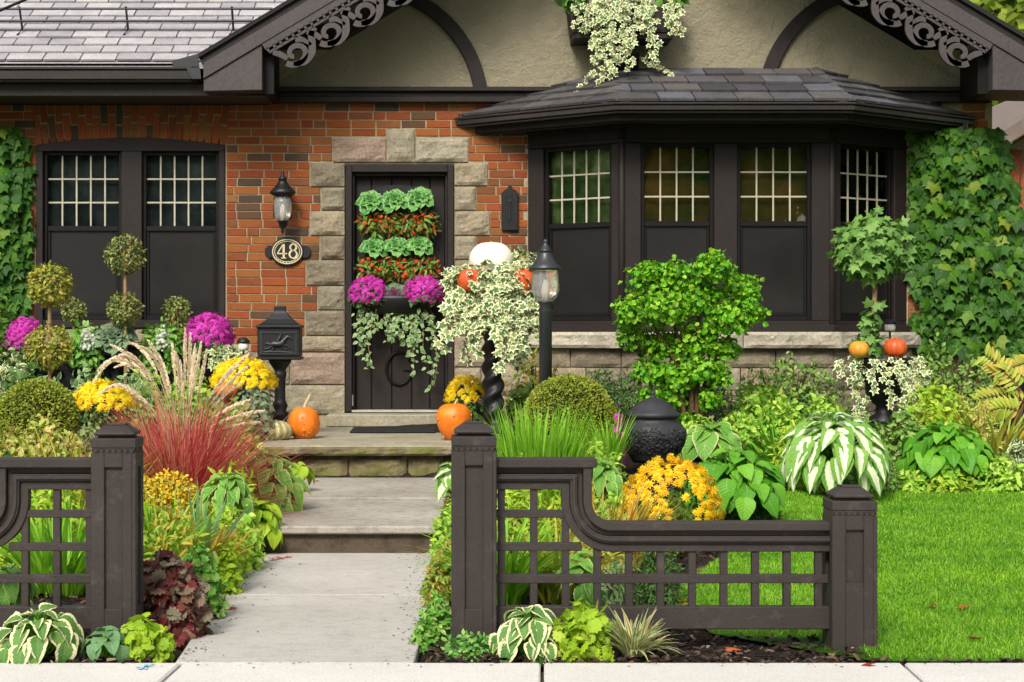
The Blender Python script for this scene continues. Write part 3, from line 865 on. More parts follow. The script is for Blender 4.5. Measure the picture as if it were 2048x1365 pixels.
# --- door
dY = YW + .10
df = MB()
df.box(wx(691), wx(704), YW - .02, YW + .2, wz(824), wz(329)); df.box(wx(895), wx(907.5), YW - .02, YW + .2, wz(824), wz(329)); df.box(wx(704), wx(895), YW - .02, YW + .2, wz(345), wz(329))
df.box(wx(704), wx(709), YW + .03, YW + .2, wz(824), wz(345)); df.box(wx(890), wx(895), YW + .03, YW + .2, wz(824), wz(345)); df.box(wx(709), wx(890), YW + .03, YW + .2, wz(352), wz(345))
df.build('door_frame', M['trim'], house, bevel=.004)
door = MB(); door.box(wx(707), wx(892), dY + .02, dY + .06, wz(822), wz(350))
dr = door.build('door', M['trim'], house)
pl = [709, 742, 783, 823, 860, 890]
for i in range(5):
    b = MB(); b.box(wx(pl[i]) + .003, wx(pl[i + 1]) - .003, dY, dY + .03, wz(821), wz(352)); b.build('plank', M['trim'], dr, bevel=.005)
th = MB(); th.box(wx(704), wx(895), YW - .03, YW + .16, wz(824.5), wz(820.5)); th.build('threshold', surf('worn_metal_threshold', (.5, .46, .4), None, 8, .4, .5), house)
gl = MB()                                            # the letter on the door
gc, gr = Vector((wx(798), dY - .014, wz(738))), .122
pts = [gc + Vector((math.cos(t) * gr * .88, 0, math.sin(t) * gr * 1.1)) for t in np.linspace(rad(42), rad(335), 26)]
gl.tube(pts, [.008 + .006 * math.sin(PI * k / 25) for k in range(26)], 8)
gl.tube([pts[-1], gc + Vector((gr * .86, 0, -.012))], .011, 8); gl.tube([gc + Vector((gr * .28, 0, -.012)), gc + Vector((gr * 1.18, 0, -.012))], .007, 8); gl.tube([pts[0] + Vector((.004, 0, .045)), pts[0] + Vector((.0, 0, -.03))], .007, 8)
gl.build('letter_g', M['trim_dark'], dr)
hn = MB(); hn.tube([P(714, y, dY - .02) for y in (330 + 0, 331)], .001); 
hg = MB(); hg.tube([P(705.5, 790, YW - .024), P(705.5, 812, YW - .024)], .006, 8); hg.build('hinge', surf('steel_hinge', (.4, .38, .36), None, 8, .35, .5, metal=.6), dr)

# --- stucco gable, trim beam, curved timbers
gab = MB()
gab.poly_y([(wx(525), wz(182)), (wx(1965), wz(182)), (wx(1245), wz(-250))], YW + .0, YW + .2)
gab.build('gable_wall', M['stucco'], house)
bm_ = MB()
for (q0, q1, y) in ((177, 186, .10), (186, 195.5, .06), (195.5, 207.5, .085)):
    bm_.box(wx(538), wx(1976), YW - y, YW - .004, wz(q1), wz(q0))
bm_.build('trim_beam', M['trim'], house, bevel=.006)
for sgn in (1, -1):
    c = (730, 212) if sgn > 0 else (1760, 212)
    La, Lb = [], []
    for t in np.linspace(rad(8), rad(86), 22):
        for rr, lst in ((219, La), (246, Lb)):
            lst.append((wx(c[0] + sgn * rr * math.cos(t)), YW - .045, wz(c[1] - rr * math.sin(t))))
    m = MB(); m.strip(La, Lb, Vector((0, 0, 0)), Vector((0, .05, 0))); m.build('curved_timber', M['trim'], house, bevel=.006)

# --- main roof on the left: eave, gutter, tiles
YE = 13.75
def ex(px): return X(px, YE)
def ez(py): return Z(py, YE)
e = MB()
e.box(ex(-420), ex(392), YE + .10, YE + .14, ez(163), ez(128)); e.box(ex(-420), ex(470), YE + .12, YE + .16, ez(188), ez(164))
e.box(ex(-420), wx(545), YE + .16, YW - .005, ez(188), ez(184))
e.build('eave_board', M['rake'], house, bevel=.004)
fz = MB(); fz.box(wx(-420), wx(538), YW - .05, YW - .003, wz(207.5), ez(188) - .003); fz.build('frieze_board', M['trim_dark'], house)
gt = MB()
gt.box(ex(-420), ex(385), YE - .015, YE + .095, ez(160), ez(141)); gt.box(ex(-420), ex(385), YE - .03, YE + .095, ez(140.5), ez(134.5)); gt.box(ex(-420), ex(350), YE + .0, YE + .05, ez(134), ez(126))
gt.box(ex(-420), ex(385), YE + .0, YE + .09, ez(164), ez(160.5))
gt.build('gutter', M['gutter'], house, bevel=.006)
fl = MB()
fl.poly([P(344, 122, YE - .02), P(395, 108, YE - .02), P(397, 133, YE - .02), P(346, 135, YE - .02)], Vector((0, .3, 0.05)))
fl.poly([P(372, 136, YE - .035), P(400, 136, YE - .035), P(402, 158, YE - .035), P(384, 158, YE - .035)], Vector((0, .1, 0)))
fl.build('flashing', M['lamp_black'], house)

def clip_poly(sub, poly):
    """Sutherland-Hodgman, poly convex counter-clockwise, 2-D"""
    out = sub
    n = len(poly)
    for i in range(n):
        a_, b_ = poly[i], poly[(i + 1) % n]
        inp, out = out, []
        if not inp: break
        sd = lambda p: (b_[0] - a_[0]) * (p[1] - a_[1]) - (b_[1] - a_[1]) * (p[0] - a_[0])
        for k in range(len(inp)):
            p, q = inp[k], inp[(k + 1) % len(inp)]
            sp, sq = sd(p), sd(q)
            if sp >= 0: out.append(p)
            if (sp >= 0) != (sq >= 0):
                t = sp / (sp - sq); out.append((p[0] + (q[0] - p[0]) * t, p[1] + (q[1] - p[1]) * t))
    return out
def tiles(parent, o, u, v, poly, tw, ex_, thick, mat, name, gap=.006, jit=.3, stagger=.5):
    """courses of tiles laid on plane (o; u along the eave, v up the slope), clipped to a convex polygon; each lifts over the one below"""
    nrm = u.cross(v).normalized()
    if nrm.z < 0: nrm = -nrm
    us = [p[0] for p in poly]; vs = [p[1] for p in poly]
    r = 0; v0 = min(vs)
    while v0 < max(vs):
        x = min(us) - tw + (stagger * tw * (r % 2)) + R.uniform(-jit, jit) * tw * .3
        while x < max(us):
            w = tw * R.uniform(1 - jit * .3, 1 + jit * .3)
            c = clip_poly([(x + gap / 2, v0), (x + w - gap / 2, v0), (x + w - gap / 2, v0 + ex_ * 1.06), (x + gap / 2, v0 + ex_ * 1.06)], poly)
            if len(c) >= 3:
                lift = lambda q: nrm * (thick * (1.9 - 1.2 * (q - v0) / ex_) + lj)
                lj = R.uniform(0, thick * .35)
                top = [o + u * p[0] + v * p[1] + lift(p[1]) for p in c]
                bot = [o + u * p[0] + v * p[1] + lift(p[1]) - nrm * thick * 1.2 for p in c]
                n = len(c)
                m = MB(); m.add(top + bot, [tuple(range(n)), tuple(range(2 * n - 1, n - 1, -1))] + [(i, i + n, (i + 1) % n + n, (i + 1) % n) for i in range(n)])
                m.build(name, mat, parent)
            x += w
        v0 += ex_; r += 1
pitch = rad(32)
rv = Vector((0, math.cos(pitch), math.sin(pitch)))
ro = Vector((0, YE + .0, ez(125)))
deck = MB(); deck.poly([ro + UX * ex(-420), ro + UX * ex(420), ro + UX * (ex(420) + 3.55) + rv * 4, ro + UX * ex(-420) + rv * 4], Vector((0, 0, -.05)))
roof = deck.build('roof', M['slate'], house)
tiles(roof, ro, UX, rv, [(ex(-60), 0), (ex(420), 0), (ex(420) + 1.553, 1.75), (ex(-60), 1.75)], .288, .158, .013, M['slate'], 'roof_tile', gap=.012, jit=.12)
rail = MB()
for (yy, h) in ((62, .10), (34, .20)):
    pass
def onroof(s, x, h): return ro + UX * x + rv * s + Vector((0, -math.sin(pitch), math.cos(pitch))) * h
for h in (.10, .205): rail.tube([onroof(.60, ex(-60), h + .012), onroof(.60, ex(535), h + .012)], .011, 8)
sr = rail.build('snow_rail', M['lamp_black'], house)
for px in (15, 234, 452):
    b = MB(); b.tube([onroof(.60, ex(px), .235), onroof(.60, ex(px), .04), onroof(.50, ex(px) - .02, .03)], .010, 6); b.build('bracket', M['lamp_black'], sr)

# --- front gable roof with rakes, return boxes and scroll boards
YR = 13.70
SL = 0.60
gcx = 1255
def rk(px, off): return (X(px, YR), Z(32.5 + off - (px - 524) * SL, YR))     # left rake line at x = px, off pixels below the roof edge
def mirror(p): c = X(gcx, YR); return (2 * c - p[0], p[1])
def rake(name, o0, o1, px0, px1, y0, y1, mat, bevel=.004, parent=None):
    for side_ in (0, 1):
        q = [rk(px0, o0), rk(px1, o0), rk(px1, o1), rk(px0, o1)]
        if side_: q = [mirror(p) for p in q][::-1]
        m = MB(); m.poly_y(q, y0, y1); m.build(name, mat, parent or house, bevel=bevel)
rake('gable_roof', 0, 9, 398, gcx, YR - .03, YR + 5.5, M['shingle_deck'], 0)
rake('rake_board', 9, 24, 404, gcx, YR, YR + .05, M['trim'])
rake('rake_board', 24, 56, 407, gcx, YR - .012, YR + .04, M['rake'])
rake('soffit', 40, 46, 420, gcx, YR + .045, YW - .004, M['trim_dark'], 0)
for side_ in (0, 1):
    q = [(X(407, YR), Z(150, YR)), (X(524, YR), Z(87, YR)), (X(524, YR), Z(180.5, YR)), (X(407, YR), Z(183, YR))]
    if side_: q = [mirror(p) for p in q][::-1]
    m = MB(); m.poly_y(q, YR + .005, YW - .11); m.build('eave_return', M['rake'], house, bevel=.005)
    m = MB()
    a0, a1 = (X(524, YR), X(540, YR))
    q = [(X(524, YR), Z(87, YR)), (X(545, YR), Z(76, YR)), (X(545, YR), Z(184, YR)), (X(524, YR), Z(184, YR))]
    if side_: q = [mirror(p) for p in q][::-1]
    m.poly_y(q, YR + .12, YW - .11); m.build('eave_return', M['trim_dark'], house)
    # scroll-sawn board
    sb = MB()
    T_ = Vector((1, 0, SL)).normalized(); N_ = Vector((SL, 0, -1)).normalized()
    sc = YR / FOC
    st = Vector((X(524, YR), YR - .004, Z(32.5 + 56, YR)))
    fl_ = (lambda p: Vector((mirror((p.x, p.z))[0], p.y, p.z))) if side_ else (lambda p: p)
    def q2(a_, b_): return fl_(st + T_ * (a_ * sc) + N_ * (b_ * sc))
    def ribbon(pts, ws):
        if isinstance(ws, list) and 3 <= len(pts) < 10:          # smooth short control polygons
            q_, w_ = [], []
            for i in range(len(pts) - 1):
                p0, p1, p2, p3 = pts[max(0, i - 1)], pts[i], pts[i + 1], pts[min(len(pts) - 1, i + 2)]
                for k_ in range(5):
                    t = k_ / 5
                    q_.append(tuple(.5 * (2 * p1[c_] + (p2[c_] - p0[c_]) * t + (2 * p0[c_] - 5 * p1[c_] + 4 * p2[c_] - p3[c_]) * t * t + (3 * p1[c_] - p0[c_] - 3 * p2[c_] + p3[c_]) * t ** 3) for c_ in (0, 1)))
                    w_.append(ws[i] + (ws[i + 1] - ws[i]) * t)
            pts, ws = q_ + [pts[-1]], w_ + [ws[-1]]
        La, Lb = [], []
        for i, (a_, b_) in enumerate(pts):
            p0, p1 = pts[max(0, i - 1)], pts[min(len(pts) - 1, i + 1)]
            tx, ty = p1[0] - p0[0], p1[1] - p0[1]; l = math.hypot(tx, ty) + 1e-9
            w = ws[i] if isinstance(ws, list) else ws
            La.append(q2(a_ - ty / l * w / 2, b_ + tx / l * w / 2)); Lb.append(q2(a_ + ty / l * w / 2, b_ - tx / l * w / 2))
        sb.strip(La, Lb, Vector((0, 0, 0)), Vector((0, .028, 0)))
    ribbon([(0, 7), (620, 7)], 13)
    ribbon([(4, 22), (620, 22)], 5)
    for k in range(42):                              # beaded fringe
        a_ = 4 + k * 14.5
        ribbon([(a_, 12), (a_ + 1, 21)], 5)
    for k in range(8):
        a0 = 18 + k * 79
        sp = []
        for i in range(34):                          # spiral
            t = i / 33; an = rad(200) + t * rad(385); rr = 25 * (1 - t * .70)
            sp.append((a0 + 30 + rr * math.cos(an) * 1.1, 50 - rr * math.sin(an) * .95))
        ribbon(sp, [12 - 3 * i / 33 for i in range(34)])
        ribbon([(a0 - 8, 26), (a0 + 2, 36), (a0 + 8, 46), (a0 + 10, 52)], [9, 12, 11, 9])
        lk = [(a0 + 16, 66), (a0 + 36, 74), (a0 + 58, 66), (a0 + 70, 48), (a0 + 76, 34), (a0 + 90, 26)]
        ribbon(lk, [10, 14, 15, 14, 12, 10])
        ribbon([(a0 + 44, 26), (a0 + 56, 34), (a0 + 66, 52)], [14, 10, 5])
    sb.build('scroll_board', M['rake'], house)

# --- bay window
BX = 2.315
bay_f, bay_w, bay_d = .847, 1.583, .493
pw0, pf0, pf1, pw1 = Vector((BX - bay_w, YW, 0)), Vector((BX - bay_f, YW - bay_d, 0)), Vector((BX + bay_f, YW - bay_d, 0)), Vector((BX + bay_w, YW, 0))
zb, zt, z0w, z1w, zr_ = 1.160, 2.85, 1.235, 2.668, 2.02
bayo = MB()
segs = [(pw0, pf0, 'l'), (pf0, pf1, 'f'), (pf1, pw1, 'r')]
W = Vector((0, 0, 1))
for a_, b_, k in segs:
    u = (b_ - a_).normalized(); n = Vector((u.y, -u.x, 0)); ln = (b_ - a_).length
    c0, c1 = (.150, .100) if k == 'l' else ((.153, .165) if k == 'f' else (.100, .150))
    bayo.obox(a_, u, W, n, 0, ln, z1w, zt, -.10, 0); bayo.obox(a_, u, W, n, 0, ln, zb, z0w, -.10, 0)
    bayo.obox(a_, u, W, n, 0.0, c0, z0w, z1w, -.10, 0); bayo.obox(a_, u, W, n, ln - c1, ln, z0w, z1w, -.10, 0)
    if k == 'f': bayo.obox(a_, u, W, n, .742, .930, z0w, z1w, -.10, 0)
    bayo.obox(a_, u, W, n, -.01, ln + .01, zb - .015, zb + .04, 0.001, .025)         # sill moulding
    bayo.obox(a_, u, W, n, 0, ln, 2.675, 2.70, .001, .018)
    bayo.obox(a_, u, W, n, -.005, ln + .005, 2.79, 2.86, .001, .03)
for p in (pf0, pf1):
    bayo.lathe([(.03, zb), (.03, zt)], 8, (p.x, p.y + .012, 0))
bay = bayo.build('bay_frame', M['trim'], house, bevel=.005)
for a_, b_, k in segs:
    u = (b_ - a_).normalized(); n = Vector((u.y, -u.x, 0)); ln = (b_ - a_).length
    if k == 'f':
        win(house, a_, u, n, .153, .742, z0w, z1w, zr_, 4, 3, M['drape_amber']); win(house, a_, u, n, .930, ln - .165, z0w, z1w, zr_, 4, 3, M['drape_amber'])
    else:
        c0, c1 = (.150, .100) if k == 'l' else (.100, .150)
        win(house, a_, u, n, c0, ln - c1, z0w, z1w, zr_, 5, 3, M['drape_green'])
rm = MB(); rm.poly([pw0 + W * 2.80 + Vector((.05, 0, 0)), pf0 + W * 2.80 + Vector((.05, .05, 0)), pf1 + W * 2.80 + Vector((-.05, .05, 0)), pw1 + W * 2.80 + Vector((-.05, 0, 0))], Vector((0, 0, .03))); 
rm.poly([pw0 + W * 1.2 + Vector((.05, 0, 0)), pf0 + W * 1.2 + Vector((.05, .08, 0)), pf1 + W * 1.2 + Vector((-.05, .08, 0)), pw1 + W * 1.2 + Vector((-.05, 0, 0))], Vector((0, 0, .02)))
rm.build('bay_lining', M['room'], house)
# eave, gutter and roof of the bay
EXc, ef, ew, ed = 2.295, .935, 2.17, .97
ze = 2.925
q = [Vector((EXc - ew, YW - .01, 0)), Vector((EXc - ef, YW - ed, 0)), Vector((EXc + ef, YW - ed, 0)), Vector((EXc + ew, YW - .01, 0))]
def inset(d):
    """eave line moved towards the house by d"""
    ns = []
    for i in range(3):
        u = (q[i + 1] - q[i]).normalized(); ns.append(Vector((-u.y, u.x, 0)) if False else Vector((-u.y, u.x, 0)))
    out = []
    for i in range(4):
        if i == 0:
            u = (q[1] - q[0]).normalized(); p = q[0] + ns[0] * d; t = (q[0].y - p.y) / u.y if abs(u.y) > 1e-6 else 0; out.append(p + u * t)
        elif i == 3:
            u = (q[3] - q[2]).normalized(); p = q[3] + ns[2] * d; t = (q[3].y - p.y) / u.y; out.append(p + u * t)
        else:
            a_, b_ = ns[i - 1], ns[i]; m = (a_ + b_); m = m / (1 + a_.dot(b_)); out.append(q[i] + m * d)
    return out
def hband(mb, d0, d1, z0, z1):
    A_, B_ = inset(d0), inset(d1)
    mb.strip([p + W * z0 for p in A_], [p + W * z0 for p in B_], Vector((0, 0, 0)), Vector((0, 0, z1 - z0)))
g = MB(); hband(g, 0, .10, ze - .055, ze - .014); hband(g, -.012, .10, ze - .012, ze + .008); hband(g, .02, .10, ze - .075, ze - .057); g.build('bay_gutter', M['gutter'], house, bevel=.006)
g = MB(); hband(g, .10, .125, ze - .125, ze - .02); hband(g, .13, .16, ze - .14, ze - .03); g.build('bay_fascia', M['trim'], house, bevel=.004)
g = MB(); A_ = inset(.12); g.poly([p + W * (ze - .10) for p in A_], Vector((0, 0, .02))); g.build('bay_soffit', M['trim_dark'], house)
zt2, th_ = 3.335, .845
tl, tr_ = Vector((EXc - th_, YW - .005, zt2)), Vector((EXc + th_, YW - .005, zt2))
Q = [p + W * (ze + .005) for p in inset(.02)]
deck = MB(); deck.poly([Q[1], Q[2], tr_, tl], Vector((0, 0, -.02))); deck.poly([Q[0], Q[1], tl], Vector((0, 0, -.02))); deck.poly([Q[2], Q[3], tr_], Vector((0, 0, -.02)))
broof = deck.build('bay_roof', M['shingle_deck'], house)
def plane_tiles(a_, b_, pts, tw, rows):
    u = (b_ - a_).normalized()
    nn = None
    for p in pts:
        w_ = p - a_
        if (w_ - u * w_.dot(u)).length > .2: nn = (w_ - u * w_.dot(u)); break
    v = nn.normalized()
    poly = [((p - a_).dot(u), (p - a_).dot(v)) for p in pts]
    vm = max(p[1] for p in poly)
    tiles(broof, a_, u, v, poly, tw, vm / rows, .017, M['shingle'], 'shingle', gap=.011, jit=.5)
plane_tiles(Q[1], Q[2], [Q[1], Q[2], tr_, tl], .29, 4)
plane_tiles(Q[0], Q[1], [Q[0], Q[1], tl], .29, 5)
plane_tiles(Q[2], Q[3], [Q[2], Q[3], tr_], .29, 5)
for (e0, t0, sg) in ((Q[1], tl, 1), (Q[2], tr_, -1)):        # caps on the hips
    for k in range(5):
        d = (t0 - e0); a0 = e0 + d * (k / 5) ; a1 = e0 + d * ((k + 1.25) / 5 if k < 4 else 1)
        sx = Vector((.13, 0, -.03 )); sx2 = Vector((-.10, .07, -.02)) if sg > 0 else Vector((.10, .07, -.02))
        if sg < 0: sx = Vector((-.13, 0, -.03))
        up = Vector((0, 0, .034 + .0))
        m = MB(); m.add([a0 + up, a0 + up + sx, a1 + up * .75 + sx, a1 + up * .75, a0 + up + sx2, a1 + up * .75 + sx2,
                         a0 + up * .6, a0 + up * .6 + sx, a1 + up * .3 + sx, a1 + up * .3, a0 + up * .6 + sx2, a1 + up * .3 + sx2],
                        [(0, 1, 2, 3), (0, 3, 5, 4), (6, 9, 8, 7), (6, 10, 11, 9), (0, 6, 7, 1), (0, 4, 10, 6), (1, 7, 8, 2), (4, 5, 11, 10)])
        m.build('hip_cap', M['shingle'], broof)
dp = MB(); dp.box(wx(1915), wx(1929), YW - .10, YW - .02, wz(330), wz(246)); dp.build('downpipe', M['gutter'], house, bevel=.008)
# stone base of the bay with its projecting sill
sillp = [pw0 + Vector((-.16, 0, 0)), pf0 + Vector((-.05, -.10, 0)), pf1 + Vector((.05, -.10, 0)), pw1 + Vector((.16, 0, 0))]
def rock_line(a_, b_, z0, z1, amp, mat, name, n):
    u = (b_ - a_).normalized(); nn = Vector((u.y, -u.x, 0)); ln = (b_ - a_).length; sd = R.random() * 50
    vs, fs = [], []
    nx, nz = n
    for j in range(nz + 1):
        for i in range(nx + 1):
            uu, v = i / nx, j / nz
            e_ = min(1, 8 * min(uu, 1 - uu), 5 * min(v, 1 - v))
            b = noise.noise(Vector((uu * ln * 7 + sd, v * 2, sd))) * amp * .8 + noise.noise(Vector((uu * ln * 20 + sd, v * 5, 1))) * amp * .5
            vs.append(a_ + u * (uu * ln) + W * (z0 + (z1 - z0) * v) + nn * (e_ * (amp * .7 + b)))
    for j in range(nz):
        for i in range(nx):
            k = j * (nx + 1) + i; fs.append((k, k + 1, k + nx + 2, k + nx + 1))
    m = MB(); m.add(vs, fs); m.obox(a_, u, W, nn, 0, ln, z0, z1, -.14, -.0005)
    m.build(name, mat, house)
zs0, zs1 = 1.015, 1.145
rock_line(sillp[0], sillp[1], zs0, zs1, .02, M['sill_stone'], 'sill_stone', (24, 5))
m1 = sillp[1].lerp(sillp[2], .56)
rock_line(sillp[1], m1, zs0, zs1, .02, M['sill_stone'], 'sill_stone', (28, 5)); rock_line(m1 + Vector((.008, 0, 0)), sillp[2], zs0, zs1, .02, M['sill_stone'], 'sill_stone', (24, 5))
rock_line(sillp[2], sillp[3], zs0, zs1, .02, M['sill_stone'], 'sill_stone', (24, 5))
bb = [pw0 + Vector((-.06, 0, 0)), pf0 + Vector((-.01, -.02, 0)), pf1 + Vector((.01, -.02, 0)), pw1 + Vector((.06, 0, 0))]
for (z0, z1, of) in ((.86, 1.008, 0), (.68, .852, .5), (.50, .672, 0), (.3, .492, .5)):
    for i in range(3):
        ln = (bb[i + 1] - bb[i]).length; nn_ = max(1, round(ln / .46)); 
        cuts = [0] + [(k + (of if nn_ > 1 else 0) * .5 + R.uniform(-.1, .1)) / nn_ for k in range(1, nn_)] + [1]
        for k in range(nn_):
            a_, b_ = bb[i].lerp(bb[i + 1], cuts[k]), bb[i].lerp(bb[i + 1], cuts[k + 1])
            u = (b_ - a_).normalized() * .005
            rock_line(a_ + u, b_ - u, z0, z1, .018, M['stone'], 'stone', (8, 5))
core = MB(); core.poly([p + W * .2 + Vector((0, .05, 0)) for p in bb], W * .80); core.build('bay_base', M['mortar'], house)
cb = MB(); cb.tube([P(-20, 30, 13.2), P(64, -6, 13.2)], .011, 6)
tag(cb.build('overhead_cable', M['trim_dark']), 'black cable slanting across the pale tiled roof at the top left corner', 'cable')
# ------------------------------------------------------------------ garden fences
YF = 6.04
def fx(px): return X(px, YF)
def fz_(py): return Z(py, YF)
def post(root, cx, ytop, sgn=1):
    """square post with a pyramid cap; photo pixels, cx centre, ytop top of the cap"""
    s = YF / FOC
    c = (fx(cx), YF + .065, 0)
    z = lambda q: fz_(ytop + q)
    hw = 37 * s
    b = MB(); b.box(c[0] - hw, c[0] + hw, c[1] - hw, c[1] + hw, -.12, z(58))
    po = b.build('post', M['fence'], root, bevel=.004)
    # recessed panel surround: stiles and rails standing proud of the post body, front and both sides
    zt_, zb_ = z(86), (.235 if ytop > 900 else .145)
    f = MB()
    for k in range(4):
        an = k * PI / 2
        u = Vector((math.cos(an), math.sin(an), 0)); n = Vector((u.y, -u.x, 0)); o = Vector(c) + n * hw
        i = 19 * s
        f.obox(o, u, W, n, -hw - .014, -hw + i, -.1, z(58), -.0, .014); f.obox(o, u, W, n, hw - i, hw + .0, -.1, z(58), -.0, .014)
        f.obox(o, u, W, n, -hw + i, hw - i, zt_, z(58), -.0, .0135); f.obox(o, u, W, n, -hw + i, hw - i, -.1, zb_, -.0, .0135)
    f.build('panel_frame', M['fence'], po, bevel=.002)
    cp = MB()
    L_ = lambda prof: cp.lathe([(r * s, z(q)) for r, q in prof], 4, c, square=True)
    L_([(41, 64), (41, 57), (44, 48)]); L_([(44.5, 47.5), (45, 44), (45, 30), (43.5, 28)]); L_([(33, 28), (33, 23.5)])
    L_([(38, 23), (40, 21), (40, 17.5), (36, 14.5), (29, 9), (23, 4.8), (20.5, 3)]); L_([(19.5, 2.9), (19.5, 0.6), (18.5, 0)])
    cap = cp.build('post_cap', M['fence'], po, bevel=.002)
    dn = MB()
    for k in range(7):
        for (u, n) in ((Vector((1, 0, 0)), Vector((0, -1, 0))), (Vector((0, 1, 0)), Vector((1, 0, 0))), (Vector((0, -1, 0)), Vector((-1, 0, 0)))):
            o = Vector(c) + n * (41 * s)
            q = (-36 + k * 12) * s
            dn.obox(o, u, W, n, q - 3 * s, q + 3 * s, z(57), z(50), -.001, .006)
    dn.build('dentil', M['fence'], po)
    return po
def offset(path, d):
    out = []
    for i, p in enumerate(path):
        ns = []
        for a_, b_ in ((i - 1, i), (i, i + 1)):
            if a_ < 0 or b_ >= len(path): continue
            tx, ty = path[b_][0] - path[a_][0], path[b_][1] - path[a_][1]; l = math.hypot(tx, ty)
            ns.append((-ty / l, tx / l))
        nx, ny = sum(n[0] for n in ns) / len(ns), sum(n[1] for n in ns) / len(ns)
        l2 = nx * nx + ny * ny
        out.append((p[0] + nx / l2 * d, p[1] + ny / l2 * d))
    return out
def fence(root, tx, xend):
    """tx maps photo pixels of the right fence to x; the left fence is its mirror"""
    P3 = lambda pts, y: [(tx(p[0]), y, fz_(p[1])) for p in pts]
    path = [(985, 922), (1185, 922), (1185, 1003)]
    for k in range(1, 13):
        a_ = k / 12 * PI / 2; path.append((1225 - 40 * math.cos(a_), 1003 + 44 * math.sin(a_)))
    path.append((xend, 1047))
    yc = YF + .065
    def band(d0, d1, y0, y1, nm):
        m = MB(); m.strip(P3(offset(path, d0), y0), P3(offset(path, d1), y0), Vector((0, 0, 0)), Vector((0, y1 - y0, 0)))
        return m.build(nm, M['fence'], root, bevel=.0025)
    band(0, 17, yc - .040, yc + .040, 'rail_cap'); band(17.4, 28, yc - .018, yc + .018, 'rail_core')
    band(28.4, 43, yc - .034, yc + .034, 'rail_moulding'); band(32, 39, yc - .041, yc + .041, 'rail_bead'); band(43.4, 60, yc - .022, yc + .022, 'rail_fascia')
    m = MB(); m.box(min(tx(985), tx(1195)), max(tx(985), tx(1195)), yc - .048, yc + .048, fz_(937), fz_(918.5)); m.build('top_cap', M['fence'], root, bevel=.003)
    xs = [(997, 1011, 975), (1062, 1077, 975), (1126, 1141, 1030), (1190, 1205, 1096)] + [(1254 + 63.8 * k, 1269 + 63.8 * k, 1104) for k in range(20) if 1269 + 63.8 * k < xend - 5]
    for a_, b_, t in xs:
        m = MB(); m.box(min(tx(a_), tx(b_)), max(tx(a_), tx(b_)), yc - .014, yc + .014, fz_(1220), fz_(t)); m.build('slat', M['fence'], root, bevel=.002)
    for (x0, x1, y0, y1) in ((990, 1132, 1024, 1039), (990, 1166, 1090, 1106), (990, xend - 8, 1154, 1171)):
        m = MB(); m.box(min(tx(x0), tx(x1)), max(tx(x0), tx(x1)), yc - .0165, yc + .0165, fz_(y1), fz_(y0)); m.build('crossbar', M['fence'], root, bevel=.002)
    m = MB(); m.box(min(tx(985), tx(xend)), max(tx(985), tx(xend)), yc - .026, yc + .026, fz_(1263), fz_(1218)); m.build('bottom_rail', M['fence'], root, bevel=.003)
fr1 = thing('garden_fence', 'dark brown fence section with square lattice stepping down towards the lawn, right of the path', 'fence', (fx(1330), YF, 0))
post(fr1, 948, 845); post(fr1, 1708, 974); fence(fr1, fx, 1672)
fl1 = thing('garden_fence', 'dark brown lattice fence section with one post, cut by the left photo edge', 'fence', (fx(50), YF, 0))
post(fl1, 228, 849); fence(fl1, lambda p: fx(191 + 985 - p), 1672); post(fl1, 228 - (1708 - 948), 974)

# ------------------------------------------------------------------ lamp post, mailbox, lantern, plaque, wall hook
YL = 11.5
s = YL / FOC
lp = thing('lamp_post', 'tall dark grey lamp post with ribbed glass lantern standing beside the dome shrub', 'lamp post', (X(1091, YL), YL, G(X(1091, YL), YL)))
c = (X(1091, YL), YL, 0)
def lz(q): return Z(q, YL)
m = MB(); m.lathe([(13 * s, 0.0), (13 * s, lz(626)), (15 * s, lz(622)), (11 * s, lz(612)), (16 * s, lz(606)), (16 * s, lz(603))], 20, c); m.build('pole', M['lamp_black'], lp)
m = MB(); m.lathe([(15 * s, lz(604)), (22 * s, lz(594)), (27 * s, lz(580)), (27 * s, lz(568)), (25 * s, lz(545)), (25 * s, lz(541))], 28, c, fn=lambda x, y, z, a_: (x * (1 + .06 * math.cos(a_ * 12 + z * 20)), y * (1 + .06 * math.cos(a_ * 12 + z * 20)), z))
m.build('glass_shade', M['lampglass'], lp)
m = MB(); m.lathe([(5 * s, lz(603)), (6 * s, lz(580)), (3 * s, lz(560))], 10, c); m.build('bulb', M['white_plastic'], lp)
m = MB(); m.lathe([(27 * s, lz(541)), (34 * s, lz(540)), (34 * s, lz(536)), (25 * s, lz(528)), (18 * s, lz(518)), (14 * s, lz(508)), (13 * s, lz(504)), (15 * s, lz(503)), (10 * s, lz(499)), (7 * s, lz(492)), (3.5 * s, lz(488)), (5 * s, lz(484)), (4 * s, lz(480)), (.5 * s, lz(478))], 24, c)
m.build('roof_cap', M['lamp_black'], lp)

